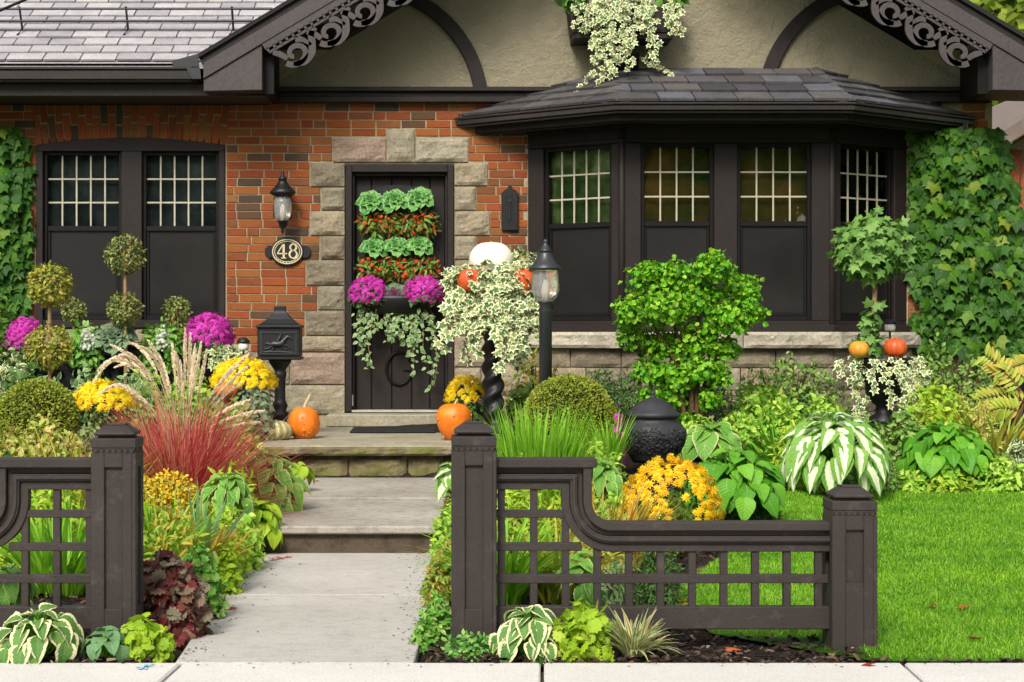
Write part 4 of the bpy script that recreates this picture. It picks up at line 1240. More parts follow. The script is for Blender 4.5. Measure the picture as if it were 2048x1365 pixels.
YM = 12.9
s = YM / FOC
mbx = thing('mailbox', 'black cast mailbox with hipped lid on an ornate post by the stone door surround', 'mailbox', (X(561, YM), YM, .37))
def mx(q): return X(q, YM)
def mz(q): return Z(q, YM)
c = (mx(560), YM, 0)
m = MB(); m.lathe([(30 * s, .37), (30 * s, .39), (20 * s, .42), (14 * s, mz(840)), (17 * s, mz(836)), (17 * s, mz(826)), (12 * s, mz(822)), (16 * s, mz(812)), (12 * s, mz(803)), (11 * s, mz(800)), (11 * s, mz(758)), (13 * s, mz(754)), (13 * s, mz(746)), (11 * s, mz(742)), (13 * s, mz(738)), (22 * s, mz(725)), (24 * s, mz(719))], 20, c); m.build('post', M['black'], mbx)
m = MB(); hw = 42 * s
m.box(c[0] - hw, c[0] + hw, YM - .12, YM + .14, mz(713), mz(655)); m.box(c[0] - hw - .008, c[0] + hw + .008, YM - .128, YM + .148, mz(720), mz(713.5))
m.build('box', M['black'], mbx, bevel=.006)
m = MB()
rl = [(c[0] - 45 * s, YM - .14), (c[0] + 45 * s, YM - .14), (c[0] + 45 * s, YM + .16), (c[0] - 45 * s, YM + .16)]
lv = [(1.0, 656), (1.0, 652), (.80, 648), (.55, 639), (.34, 628), (.25, 622), (.25, 614), (.22, 612)]
cc = (c[0], YM + .01)
vs = [(cc[0] + (p[0] - cc[0]) * k, cc[1] + (p[1] - cc[1]) * k, mz(q)) for k, q in lv for p in rl]
m.add(vs, [(i * 4 + k, i * 4 + (k + 1) % 4, i * 4 + 4 + (k + 1) % 4, i * 4 + 4 + k) for i in range(len(lv) - 1) for k in range(4)] + [(0, 1, 2, 3), tuple(len(vs) - 4 + k for k in range(4))])
m.build('lid', M['black'], mbx, bevel=.003)
m = MB()                                              # raised panel border and relief of a rider on a galloping horse
yb = YM - .121
for (x0, x1, q0, q1) in ((-36, 36, 664, 667), (-36, 36, 706, 709), (-36, -33, 667, 706), (33, 36, 667, 706)): m.box(c[0] + x0 * s, c[0] + x1 * s, yb - .006, yb, mz(q1), mz(q0))
m.build('panel_border', M['lamp_black'], mbx)
m = MB()
tb = lambda pts, r: m.tube([(c[0] + a_ * s, yb - .004, mz(b_)) for a_, b_ in pts], [q * s for q in r], 6)
tb([(-17, 689), (-10, 688), (-2, 689), (6, 687), (11, 685)], [3, 6.5, 5.8, 6.5, 4]); tb([(6, 686), (13, 679), (18, 673), (22, 675), (26, 679)], [5, 4, 3.2, 2.8, 1.6]); tb([(-15, 690), (-22, 686), (-27, 690)], [2, 1.5, .8])
tb([(8, 690), (18, 692), (24, 697)], [2.5, 1.6, 1]); tb([(5, 690), (12, 698), (20, 699)], [2.2, 1.4, 1]); tb([(-12, 692), (-20, 698), (-28, 697)], [2.8, 1.7, 1]); tb([(-8, 692), (-12, 701), (-22, 703)], [2.5, 1.6, 1])
tb([(-2, 685), (1, 677), (4, 672)], [2.5, 2.8, 1.6]); tb([(4, 671), (5, 668)], [2.4, 2]); tb([(0, 684), (6, 691)], [1.8, 1.2]); tb([(-30, 704), (0, 703.5), (28, 705)], [1.2, 1.2, 1.2])
m.build('relief', M['lamp_black'], mbx)

s = YW / FOC
ln = thing('wall_lantern', 'black wall lantern with clear glass globe on the brick above the house number', 'lantern', (wx(569), YW, wz(440)))
c = (wx(569), YW - .16, 0)
m = MB(); m.lathe([(9 * s, wz(399)), (25 * s, wz(392)), (26 * s, wz(388)), (19 * s, wz(381)), (11 * s, wz(372)), (8 * s, wz(364)), (10 * s, wz(363)), (5 * s, wz(358)), (2.5 * s, wz(352)), (3.5 * s, wz(349)), (.5 * s, wz(345))], 22, c); m.build('roof_cap', M['black'], ln)
m = MB(); m.lathe([(8 * s, wz(448)), (16 * s, wz(436)), (18 * s, wz(422)), (18 * s, wz(408)), (15 * s, wz(398))], 24, c, fn=lambda x, y, z, a_: (x * (1 + .03 * math.cos(a_ * 10)), y * (1 + .03 * math.cos(a_ * 10)), z)); m.build('glass_globe', M['lampglass'], ln)
m = MB(); m.lathe([(4 * s, wz(446)), (5 * s, wz(425)), (2 * s, wz(412))], 8, c); m.build('bulb', M['white_plastic'], ln)
m = MB(); m.lathe([(1 * s, wz(470)), (3 * s, wz(466)), (2.4 * s, wz(462)), (7 * s, wz(456)), (9 * s, wz(447)), (12 * s, wz(445))], 16, c); m.build('finial', M['black'], ln)
m = MB()
for sg in (-1, 1): m.tube([(c[0] + sg * 17 * s, c[1], wz(441)), (c[0] + sg * 19 * s, c[1], wz(420)), (c[0] + sg * 16 * s, c[1], wz(396))], .004, 6)
m.tube([(c[0], YW - .01, wz(420)), (c[0], YW - .10, wz(404)), (c[0], c[1] + .02, wz(392))], .008, 8); m.lathe([(.05, 0), (.05, .02)], 16, (0, 0, 0)) if False else None
m.box(c[0] - .04, c[0] + .04, YW - .03, YW, wz(440), wz(402)); m.build('bracket', M['black'], ln)

pq = thing('house_number_plaque', 'oval black plaque with gold numerals 48 under the wall lantern', 'plaque', (wx(576), YW, wz(505)))
def disc(m, cx, cz, a_, b_, y0, y1, n=40, a2=None, b2=None):
    o = [(cx + a_ * math.cos(t), cz + b_ * math.sin(t)) for t in np.linspace(0, 2 * PI, n, False)]
    if a2 is None: m.poly_y(o, y0, y1)
    else:
        La = [(p[0], y0, p[1]) for p in o + [o[0]]]; Lb = [(cx + a2 * math.cos(t), y0, cz + b2 * math.sin(t)) for t in list(np.linspace(0, 2 * PI, n, False)) + [0]]
        m.strip(La, Lb, Vector((0, 0, 0)), Vector((0, y1 - y0, 0)))
pc = (wx(575), wz(504))
m = MB(); disc(m, pc[0], pc[1], 33 * s, 28 * s, YW - .030, YW - .004)
m.poly_y([(wx(px), wz(py)) for px, py in ((531, 498), (538, 491), (548, 493), (602, 493), (612, 491), (621, 498), (622, 509), (615, 517), (604, 516), (546, 516), (538, 517), (530, 509))], YW - .022, YW - .004); m.build('plate', M['black'], pq, bevel=.003)
m = MB(); disc(m, pc[0], pc[1], 30 * s, 25 * s, YW - .036, YW - .030, a2=28 * s, b2=23 * s); disc(m, pc[0], pc[1], 25.5 * s, 21 * s, YW - .036, YW - .030, a2=24.3 * s, b2=19.8 * s); m.build('rim', M['gold'], pq)
m = MB()
nz = lambda px, py: (wx(px), wz(py))
def stroke(pts, ws):
    La, Lb = [], []
    for i, p in enumerate(pts):
        p0, p1 = pts[max(0, i - 1)], pts[min(len(pts) - 1, i + 1)]
        tx, ty = p1[0] - p0[0], p1[1] - p0[1]; l = math.hypot(tx, ty) + 1e-9; w = ws[i] / 2
        a_ = nz(p[0] - ty / l * w, p[1] + tx / l * w); b_ = nz(p[0] + ty / l * w, p[1] - tx / l * w)
        La.append((a_[0], YW - .0365, a_[1])); Lb.append((b_[0], YW - .0365, b_[1]))
    m.strip(La, Lb, Vector((0, 0, 0)), Vector((0, .007, 0)))
stroke([(568, 489), (568, 517)], [4.2, 4.2]); stroke([(567, 489), (556, 507)], [2, 2]); stroke([(555, 508), (575, 508)], [2.4, 2.4]); stroke([(563, 517), (573, 517)], [1.8, 1.8])
m.build('numeral', M['gold'], pq); m = MB()
for (cy, rx, ry) in ((495.5, 6, 6.2), (509.5, 7.4, 7.6)):
    t = np.linspace(0, 2 * PI, 22); stroke([(587 + rx * math.cos(a_), cy + ry * math.sin(a_)) for a_ in t], [1.8 + 2.0 * abs(math.cos(a_ - .35)) for a_ in t])
m.build('numeral', M['gold'], pq)
m = MB()
for k in range(9):
    a_ = rad(215 + k * 13); x, z = pc[0] + 26.8 * s * math.cos(a_), pc[1] + 22 * s * math.sin(a_); m.box(x - .003, x + .003, YW - .033, YW - .03, z - .003, z + .003)
m.build('dot', M['gold'], pq)

hk = thing('wall_plaque', 'narrow black wall plate with a slot, fixed on the brick between door and bay window', 'wall plate', (wx(1019), YW, wz(420)))
m = MB(); m.poly_y([(wx(a_), wz(b_)) for a_, b_ in ((1003, 462), (1036, 462), (1036, 388), (1031, 382), (1025, 379), (1022, 372), (1017, 372), (1014, 379), (1008, 382), (1003, 388))], YW - .035, YW - .004); m.build('plate', M['black'], hk, bevel=.005)
m = MB(); m.poly_y([(wx(1019 + 6 * math.cos(t)), wz((397 if math.sin(t) > 0 else 446) - 6 * math.sin(t))) for t in np.linspace(0, 2 * PI, 20, False)], YW - .038, YW - .034); m.build('slot', M['ink'], hk)
m = MB(); disc(m, wx(1019), wz(402), .012, .014, YW - .05, YW - .036); m.tube([(wx(1019), YW - .045, wz(410)), (wx(1019), YW - .045, wz(440))], .006, 6); m.build('latch', M['lamp_black'], hk)

# ------------------------------------------------------------------ pumpkins
def pumpkin_obj(label, px0, px1, py0, py1, Y, mat, ribs=10, rib=.08, pear=0, stalk=(0, 1, .12), base=None, warts=0, group=None, squash=1):
    s = Y / FOC
    rx, h = (px1 - px0) / 2 * s, (py1 - py0) * s
    zb = Z(py1, Y)
    root = thing('pumpkin', label, 'pumpkin', (X((px0 + px1) / 2, Y), Y, zb), group)
    m = MB(); n = 48; prof = []
    for k in range(17):
        t = k / 16; a_ = -PI / 2 + PI * t
        r = math.cos(a_) ** .85 if k not in (0, 16) else 0.02
        zz = (math.sin(a_) + 1) / 2
        r *= 1 + pear * (zz - .5)
        if k == 15: zz -= .012
        if k == 16: zz -= .05
        prof.append((max(r, .02) * rx, zz * h))
    def fn(x, y, z, a_):
        q = 1 - rib * (abs(math.sin(a_ * ribs / 2)) < .28) * (1 - abs(math.sin(a_ * ribs / 2)) / .28)
        q *= 1 + .03 * noise.noise(Vector((math.cos(a_) * 2, math.sin(a_) * 2, z * 9)))
        return x * q, y * q, z
    m.lathe(prof, n, (0, 0, 0), fn=fn)
    o = m.build('body', mat, root, world=False)
    if mat is M['pk_stripe']:
        me = o.data; at = me.attributes.new('rnd', 'FLOAT', 'POINT')
        for i, v in enumerate(me.vertices): 
            a_ = math.atan2(v.co.y, v.co.x); at.data[i].value = .5 + .45 * math.cos(a_ * ribs) * (.7 + .3 * noise.noise(v.co * 20))
    if warts:
        w = MB()
        for k in range(warts):
            a_, t = R.uniform(0, 2 * PI), R.uniform(-.8, .9)
            i = min(15, int((math.asin(t) + PI / 2) / PI * 16)); r, z = prof[i]
            p = Vector((r * math.cos(a_), r * math.sin(a_), z)); q = R.uniform(.004, .010)
            w.lathe([(q, -q), (q * .8, q * .5), (q * .2, q * .9)], 6, p * 1.0)
        w.build('wart', surf('wart_' + mat.name, (.74, .30, .06), (.5, .14, .01), 30, .6), root, world=False)
    if stalk[2]:
        q = stalk[2]
        st = MB(); zt = prof[-1][1] - .02
        st.tube([(0, 0, zt), (stalk[0] * q * .2, 0, zt + q * .45), (stalk[0] * q * .8, 0, zt + q)], [.024 * stalk[1], .014 * stalk[1], .015 * stalk[1]], 7); st.build('stalk', M['stalk'], root, world=False)
    return root
pumpkin_obj('orange warty pumpkin with a pale stalk on the porch, right of the mailbox post', 576, 640, 813, 880, 12.46, M['pk_orange'], 9, .04, 0, (.5, .8, .12), warts=46)
pumpkin_obj('flat pale green striped squash on the porch in front of the mailbox post', 516, 586, 841, 883, 12.3, M['pk_stripe'], 14, .07, 0, (.3, .7, .03))
pumpkin_obj('pear-shaped orange pumpkin with dark specks at the right end of the porch', 873, 942, 806, 884, 12.25, M['pk_orange'], 10, .03, .45, (.6, .5, .06), warts=30)
pumpkin_obj('large smooth white pumpkin crowning the ivy pedestal', 938, 1027, 484, 556, 12.4, M['pk_white'], 9, .03, 0, (0, .5, .035))
pumpkin_obj('red-orange pumpkin half hidden in ivy at left below the white one', 914, 964, 538, 584, 12.25, M['pk_red'], 9, .07, 0, (0, .4, .0))
pumpkin_obj('red-orange pumpkin half hidden in ivy beside the lamp glass', 1026, 1070, 536, 586, 12.3, M['pk_red'], 9, .07, 0, (0, .4, .0))
pumpkin_obj('red pumpkin sitting on the right rim of the black urn', 1768, 1814, 676, 716, 12.4, M['pk_red'], 8, .08, 0, (0, .4, .0))
pumpkin_obj('golden gourd on the left rim of the black urn', 1698, 1738, 682, 716, 12.35, M['pk_yellow'], 8, .06, 0, (0, .4, .0))
pumpkin_obj('small orange pumpkin tucked under the yellow mum left of the mailbox', 428, 474, 764, 796, 12.2, M['pk_orange'], 9, .08, 0, (0, .4, .02))

# ------------------------------------------------------------------ pedestal, urns, planters
YP = 12.5
s = YP / FOC
ped = thing('twisted_pedestal', 'black barley-twist pedestal carrying the ivy bowl right of the door', 'pedestal', (X(986, YP), YP, .2))
c = (X(986, YP), YP, 0)
m = MB(); prof = [(20 * s, Z(845 - k * 2.1, YP)) for k in range(92)]
def tw(x, y, z, a_):
    q = 1 + .17 * math.cos(a_ * 2 - z * 50); return x * q, y * q, z
m.lathe([(20 * s, .2)] + prof, 28, c, fn=tw); m.build('twisted_column', M['black'], ped)
m = MB(); m.lathe([(30 * s, .2), (30 * s, Z(852, YP)), (22 * s, Z(846, YP))], 24, c); m.build('foot', M['black'], ped)
m = MB(); m.lathe([(20 * s, Z(660, YP)), (44 * s, Z(640, YP)), (62 * s, Z(605, YP)), (66 * s, Z(572, YP)), (62 * s, Z(568, YP)), (50 * s, Z(576, YP))], 28, c); m.build('bowl', M['black'], ped)
m = MB()
for k in range(3):
    a_ = rad(180 + k * 5); m.tube([(c[0] - 22 * s, YP - .05, Z(838, YP)), (c[0] - 34 * s, YP - .1, Z(820 - k * 8, YP)), (c[0] - 28 * s, YP - .1, Z(806 - k * 6, YP)), (c[0] - 20 * s, YP - .1, Z(812 - k * 4, YP))], .008, 6)
m.build('scroll', M['black'], ped)

YU = 10.9
s = YU / FOC
urn = thing('lidded_urn', 'squat black ceramic-like lidded urn with raised pattern among the hostas', 'urn', (X(1306, YU), YU, G(X(1306, YU), YU)))
c = (X(1306, YU), YU, 0)
zu = lambda q: Z(q, YU)
m = MB()
def bumpy(x, y, z, a_):
    return x, y, z
m.lathe([(40 * s, zu(925)), (45 * s, zu(918)), (52 * s, zu(905)), (61 * s, zu(888)), (65 * s, zu(872)), (64 * s, zu(858)), (58 * s, zu(849)), (50 * s, zu(845)), (48 * s, zu(838)), (52 * s, zu(833))], 36, c); m.build('body', M['black_relief'], urn)
m = MB()
for k in range(150):                                  # scrollwork standing out on the belly
    a_ = R.uniform(PI, 2 * PI); q = R.uniform(856, 902)
    rr = lambda q: np.interp(q, [845, 858, 872, 888, 905], [51, 64, 65, 61, 52]) * s + .001
    pts = []
    d0 = R.uniform(0, 6.28); 
    for i in range(6):
        t = d0 + i * .9; r_ = 4 + i * .6
        aa, qq = a_ + math.cos(t) * r_ / 62, q + math.sin(t) * r_
        pts.append((c[0] + rr(qq) * math.cos(aa), c[1] + rr(qq) * math.sin(aa), zu(qq)))
    m.tube(pts, 2.1 * s, 5)
m.build('scrollwork', M['black_relief'], urn)
m = MB(); m.lathe([(50 * s, zu(837)), (54 * s, zu(833)), (55 * s, zu(828)), (48 * s, zu(824)), (40 * s, zu(815)), (31 * s, zu(806)), (18 * s, zu(799)), (9 * s, zu(796)), (5 * s, zu(794)), (4 * s, zu(790)), (6 * s, zu(787)), (3 * s, zu(783)), (.5 * s, zu(781))], 32, c, fn=lambda x, y, z, a_: (x, y, z + .003 * math.cos(a_ * 16) * (zu(828) < z < zu(803)))); m.build('lid', M['black_relief'], urn)

YQ = 12.5
s = YQ / FOC
ur2 = thing('garden_urn', 'black flared urn under the ivy standard tree at the right end of the bay', 'urn', (X(1768, YQ), YQ, G(X(1768, YQ), YQ)))
c = (X(1768, YQ), YQ, 0)
zq = lambda q: Z(q, YQ)
m = MB(); m.lathe([(34 * s, zq(850)), (34 * s, zq(838)), (18 * s, zq(828)), (16 * s, zq(812)), (30 * s, zq(800)), (44 * s, zq(770)), (50 * s, zq(738)), (54 * s, zq(730)), (58 * s, zq(728)), (58 * s, zq(716)), (52 * s, zq(715)), (48 * s, zq(722))], 28, c); m.build('bowl', M['black'], ur2)
m = MB(); m.box(c[0] - 32 * s, c[0] + 32 * s, YQ - 32 * s, YQ + 32 * s, .1, zq(846)); m.build('plinth', M['black'], ur2, bevel=.01)

# hay-rack trough under the left window
YT = 13.55
s = YT / FOC
hr = thing('window_trough', 'black iron trough with curved bars under the paired window', 'planter', (X(245, YT), YT, .6))
m = MB(); m.box(X(48, YT), X(440, YT), YT - .02, YT + .03, Z(712, YT), Z(700, YT)); m.box(X(48, YT), X(440, YT), YT - .008, YT + .012, Z(698, YT), Z(694, YT)); m.build('rim', M['black'], hr, bevel=.004)
for k in range(17):
    px = 56 + k * 23.6
    b = MB(); b.tube([(X(px, YT), YT - .01, Z(708, YT)), (X(px, YT) + .02, YT - .03, Z(722, YT)), (X(px, YT) + .07, YT + .02, Z(745, YT)), (X(px, YT) + .10, YT + .16, Z(775, YT)), (X(px, YT) + .10, YT + .5, Z(785, YT))], .012, 7); b.build('bar', M['black'], hr)
m = MB(); m.box(X(52, YT), X(436, YT), YT + .06, YT + .5, Z(785, YT), Z(690, YT)); m.build('liner', M['mat'], hr, bevel=.03)
m = MB(); m.poly_y([(X(42, YT), Z(650, YT)), (X(52, YT), Z(648, YT)), (X(62, YT), Z(720, YT)), (X(58, YT), Z(735, YT)), (X(48, YT), Z(720, YT))], YT - .05, YT - .01); m.build('end_bracket', M['black'], hr, bevel=.004)

# window box in the gable
YB = 14.08
s = YB / FOC
wb = thing('window_box', 'dark brown box on a bracket high on the beige gable', 'planter', (X(1245, YB), YB, Z(60, YB)))
m = MB(); m.poly([P(1138, 14, YB), P(1352, 14, YB), P(1346, 66, YB), P(1145, 66, YB)], Vector((0, .31, 0))); m.build('box', M['trim'], wb, bevel=.006)
m = MB(); m.box(X(1146, YB), X(1345, YB), YB - .02, YW - .004, Z(79, YB), Z(68, YB)); m.build('moulding', M['trim'], wb, bevel=.006)
m = MB(); m.poly([(X(1226, YB), YB + .02, Z(80, YB)), (X(1226, YB), YW - .004, Z(80, YB)), (X(1226, YB), YW - .004, Z(150, YB)), (X(1226, YB), YW - .10, Z(140, YB)), (X(1226, YB), YB + .06, Z(104, YB))], Vector((X(1282, YB) - X(1226, YB), 0, 0))); m.build('bracket', M['trim'], wb, bevel=.006)

# solar path lights
def solar(label, px, py, Y, base):
    s = Y / FOC
    r_ = thing('solar_light', label, 'path light', (X(px, Y), Y, base), 'solar path lights')
    c = (X(px, Y), Y, 0)
    m = MB(); m.tube([(c[0], Y, base), (c[0], Y, Z(py + 12, Y))], .008, 8); m.build('stake', M['black'], r_)
    m = MB(); m.lathe([(9 * s, Z(py + 13, Y)), (10.5 * s, Z(py + 9, Y)), (10.5 * s, Z(py - 2, Y))], 14, c); m.build('lens', M['white_plastic'], r_)
    m = MB(); m.lathe([(13 * s, Z(py - 2, Y)), (13 * s, Z(py - 5, Y)), (8 * s, Z(py - 11, Y)), (1 * s, Z(py - 13, Y))], 14, c); m.build('cap', M['black'], r_)
solar('small black solar stake light before the right pane of the bay window', 1780, 650, 12.9, .25)
solar('small solar stake light with a white lens beside the magenta mum, left of the mailbox', 487, 688, 13.2, .3)
# ------------------------------------------------------------------ plants
L['fl_red'] = leaf_mat('small_red_flower', [(.62, .05, .012), (.72, .10, .02)], rib=0, trans=.2)
def sph(n, lo=-1.0):
    """n directions over a sphere (z above lo), evenly spread with jitter"""
    k = np.arange(n) + .5
    z = 1 - (1 - lo) * k / n + NR.normal(0, .02, n); z = np.clip(z, -1, 1)
    a_ = k * 2.39996 + NR.normal(0, .1, n)
    r = np.sqrt(1 - z * z)
    return np.stack([r * np.cos(a_), r * np.sin(a_), z], 1)
def lumpy(D, amp, freq, sd):
    return np.array([1 + amp * noise.noise(Vector((d[0] * freq + sd, d[1] * freq, d[2] * freq))) for d in D])
def shell(c, r, n, t, size, depth=.35, lo=-1.0, amp=.12, freq=2.5, droop=.4, jit=.5):
    """leaves through the outer part of an ellipsoid"""
    D = sph(n, lo); NR.shuffle(D)
    q = lumpy(D, amp, freq, R.random() * 50) * (1 - depth * NR.rand(n) ** 1.6)
    P_ = np.array(c) + D * q[:, None] * np.array(r)
    nn = norm(D / np.array(r)) + NR.normal(0, jit, (n, 3)) * .6 + np.array([0, -.15, .35])
    d = D * .5 + NR.normal(0, jit, (n, 3)) + np.array([0, 0, -droop])
    return place_leaves(t, P_, d, nn, size * NR.uniform(.55, 1.4, n))
def root_at(name, label, cat, px, Y, group=None, z=None):
    x = X(px, Y)
    return thing(name, label, cat, (x, Y, G(x, Y) if z is None else z), group)
def leafmesh(root, name, arrs, mat, kind='stuff'):
    me = np_mesh(name, join(arrs) if isinstance(arrs[0], list) else arrs)
    return link(name, me, mat, root, False, kind)
def mound(*a, **k):
    a = list(a); a[9] = int(a[9] * 2.0); a[8] *= .95; return mound_(*a, **k)
def mound_(name, label, cat, px0, px1, py, Y, t, lp, n, mat, lobes=None, group=None, z=None, base=None, lo=-.1, amp=.16, depth=.5, stems=0, droop=.3, jit=.5):
    """leafy mound between photo columns px0..px1 and top row py at depth Y"""
    s = Y / FOC
    root = root_at(name, label, cat, (px0 + px1) / 2, Y, group, z)
    h = max(.05, Z(py, Y) - root.location.z)
    rx = (px1 - px0) / 2 * s
    A_ = []
    if lobes is None: lobes = [(0, 0, 0, 1, 1)]
    tot = sum(l[3] * l[4] for l in lobes)
    for (cx, cy, cz, kx, kz) in lobes:
        A_.append(shell((cx * rx, cy * rx, cz * h), (rx * kx, min(rx * kx, .45) , h * kz * (1 if cz < .05 else .5)), max(20, int(n * kx * kz / tot)), t, lp * s, depth, lo if cz < .05 else -1, amp, 3, droop, jit))
    leafmesh(root, 'foliage', A_, mat)
    if stems:
        m = MB()
        for k in range(stems):
            a_ = R.uniform(0, 6.28); q = R.uniform(.2, .8)
            m.tube([(math.cos(a_) * .02, math.sin(a_) * .02, -.03), (math.cos(a_) * rx * q * .4, math.sin(a_) * .1 * q, h * .45), (math.cos(a_) * rx * q * .85, math.sin(a_) * .2 * q, h * .85)], [.008, .006, .003], 5)
        m.build('stem', M['bark'], root, world=False)
    return root
def hosta(label, px, py0, py1, w, Y, mat, n, lp, t=T_HOSTA, z=None, group=None, name='hosta', el=(60, -10), up=.35):
    """leaves as parts, rosette: inner ones stand, outer ones arch over"""
    s = Y / FOC
    root = root_at(name, label, 'hosta', px, Y, group, z)
    if z is None and Z(py1, Y) > root.location.z: root.location.z = Z(py1, Y)
    h = Z(py0, Y) - root.location.z
    rx = w / 2 * s
    pos, d, nn, sz = [], [], [], []
    for k in range(n):
        u = (k + .5) / n
        a_ = k * 2.39996 + R.uniform(-.3, .3)
        ph = rad(8 + 80 * u ** .75)
        ln = lp * s * R.uniform(.8, 1.15) * (.72 + .36 * min(1, u * 2))
        hv = np.array([math.cos(a_), math.sin(a_), 0]); q = R.uniform(.8, 1.0)
        nrm_ = hv * math.sin(ph) + np.array([0, 0, math.cos(ph)])
        tan = hv * math.cos(ph) - np.array([0, 0, math.sin(ph)])
        lift = R.uniform(.4, 1.35)
        dd = tan + nrm_ * lift + np.array([R.uniform(-.2, .2), R.uniform(-.2, .2), 0])
        dd = dd / np.linalg.norm(dd)
        tipp = hv * (rx * (q + .12) * math.sin(ph)) + np.array([0, 0, h * q * math.cos(ph) * .92])
        p = tipp - dd * ln * .55
        p[2] = max(p[2], .03)
        pos.append(p); d.append(dd); nn.append(nrm_ - dd * .2 + np.array([R.uniform(-.25, .25), R.uniform(-.25, .25) - .15, .1])); sz.append(ln)
    leaf_objs(t, mat, np.array(pos), np.array(d), np.array(nn), np.array(sz), root)
    m = MB()
    for k in range(0, n):
        p = pos[k]; m.tube([(0, 0, -.03), (p[0] * .5, p[1] * .5, p[2] * .75), tuple(p)], .0045, 4, False)
    m.build('stem', L['hosta_g'], root, world=False)
    return root
def grass(name, label, cat, px, py, Y, n, w, mat, spread, bw=4, th=(.02, .5), bend=(.3, 1.3), z=None, group=None, K=6):
    s = Y / FOC
    root = root_at(name, label, cat, px, Y, group, z)
    h = Z(py, Y) - root.location.z
    A_, C = blades(n, w / 2 * s, (h * .7, h * 1.12), th, bend, (bw * s * .6, bw * s * 1.2), K)
    leafmesh(root, 'foliage', A_, mat)
    return root
def petal_t(layers, npet, r0):
    V, T, UV = [], [], []
    for L_ in range(layers):
        rr = 1 - L_ * .27; z0 = .06 + L_ * .16; b = len(V)
        V.append((0, 0, z0 + .04)); UV.append((.5, 0))
        for k in range(npet * 2):
            a_ = PI * k / npet + L_ * .5; q = rr * (.5 if k % 2 == 0 else .25)
            V.append((q * math.cos(a_), q * math.sin(a_), z0 + (.10 * L_ if k % 2 == 0 else .0))); UV.append((.5, 1 if k % 2 == 0 else .4))
        for k in range(npet * 2): T.append((b, b + 1 + k, b + 1 + (k + 1) % (npet * 2)))
    return np.array(V), np.array(T), np.array(UV)
T_MUM = petal_t(3, 8, .5)
T_DAISY = petal_t(2, 9, .5)
def mum(label, px0, px1, py0, py1, Y, mat, n, fp, leafm='hedge', z=None, group=None, t=T_MUM, gaps=(), pot=False, lo=-.15):
    """dome of flowers, each its own part, over a leafy body"""
    s = Y / FOC
    zc = Z(py1, Y)
    root = thing('chrysanthemum', label, 'chrysanthemum', (X((px0 + px1) / 2, Y), Y, zc - .05), group)
    rx, h = (px1 - px0) / 2 * s, (py1 - py0) * s
    D = sph(int(n * 2.0), lo)
    D = D[(D[:, 1] < .35)][:n]
    NR.shuffle(D)
    q = lumpy(D, .14, 3.4, R.random() * 40)
    Pp = D * q[:, None] * np.array([rx, rx * .9, h * .93]) + np.array([0, 0, .05])
    keep = np.ones(len(D), bool)
    for (gx, gz, gr) in gaps:
        keep &= (np.hypot(D[:, 0] - gx, D[:, 2] - gz) > gr) | (D[:, 1] > 0)
    Pp, Dk = Pp[keep], D[keep]
    m_ = len(Pp)
    leaf_objs(t, mat, Pp, np.cross(Dk, np.array([0.1, .2, 1.0])) + NR.normal(0, .2, (m_, 3)), Dk + NR.normal(0, .22, (m_, 3)) + np.array([0, -.2, .1]), fp * s * NR.uniform(.8, 1.25, m_), root, 'flower')
    A_ = shell((0, 0, .03), (rx * .93, rx * .85, h * .86), 420, T_OVAL, 13 * s, .3, -.35, .1)
    leafmesh(root, 'foliage', A_, L[leafm])
    if pot:
        m = MB(); rp = rx * .62; m.lathe([(rp * .72, -.22), (rp, .02), (rp * 1.06, .02), (rp * 1.06, .05), (rp * .9, .05)], 20, (0, 0, 0)); m.build('pot', M['black'], root, world=False)
    return root
def topiary(label, balls, px, Y, mat, stem_to, n=900, lp=7, stem_r=4, group=None, name='topiary', t=T_OVAL, stemmat='bark_pale', amp=.1):
    s = Y / FOC
    root = root_at(name, label, 'topiary', px, Y, group)
    o = np.array(root.location)
    for (bx, by, br) in balls:
        c = np.array(P(bx, by, Y)) - o
        A_ = shell(c, (br * s, br * s, br * s * .97), n, t, lp * s, .28, -1, amp, 4, .1)
        leafmesh(root, 'ball', A_, mat, None)
    m = MB(); zt = Z(balls[0][1], Y) - o[2]
    m.tube([(X(px, Y) - o[0], 0, -.03), (X(px, Y) - o[0] + .006, 0, zt * .5), (X(balls[0][0], Y) - o[0], 0, zt)], stem_r * s, 7); m.build('stem', M[stemmat], root, world=False)
    return root
def dome(label, px0, px1, py0, py1, Y, mat, n, lp):
    s = Y / FOC
    rx = (px1 - px0) / 2 * s
    x = X((px0 + px1) / 2, Y)
    cz = Z(py0, Y) - rx * .98
    root = thing('boxwood', label, 'shrub', (x, Y, cz))
    A_ = shell((0, 0, 0), (rx, rx, rx * .98), n, T_TINY, lp * s, .07, -1, .03, 5, 0, .28)
    leafmesh(root, 'foliage', A_, mat)
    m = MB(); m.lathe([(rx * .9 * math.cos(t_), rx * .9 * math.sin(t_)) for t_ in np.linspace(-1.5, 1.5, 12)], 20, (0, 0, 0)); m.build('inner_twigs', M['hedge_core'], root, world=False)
    m = MB(); m.tube([(0, 0, -rx * .5), (0, 0, -cz + .02)], rx * .11, 8); m.build('trunk', M['bark'], root, world=False)
    return root
M['hedge_core'] = surf('shaded_twigs', (.030, .034, .008), (.02, .022, .006), 30, .9, .1, .8, 80)

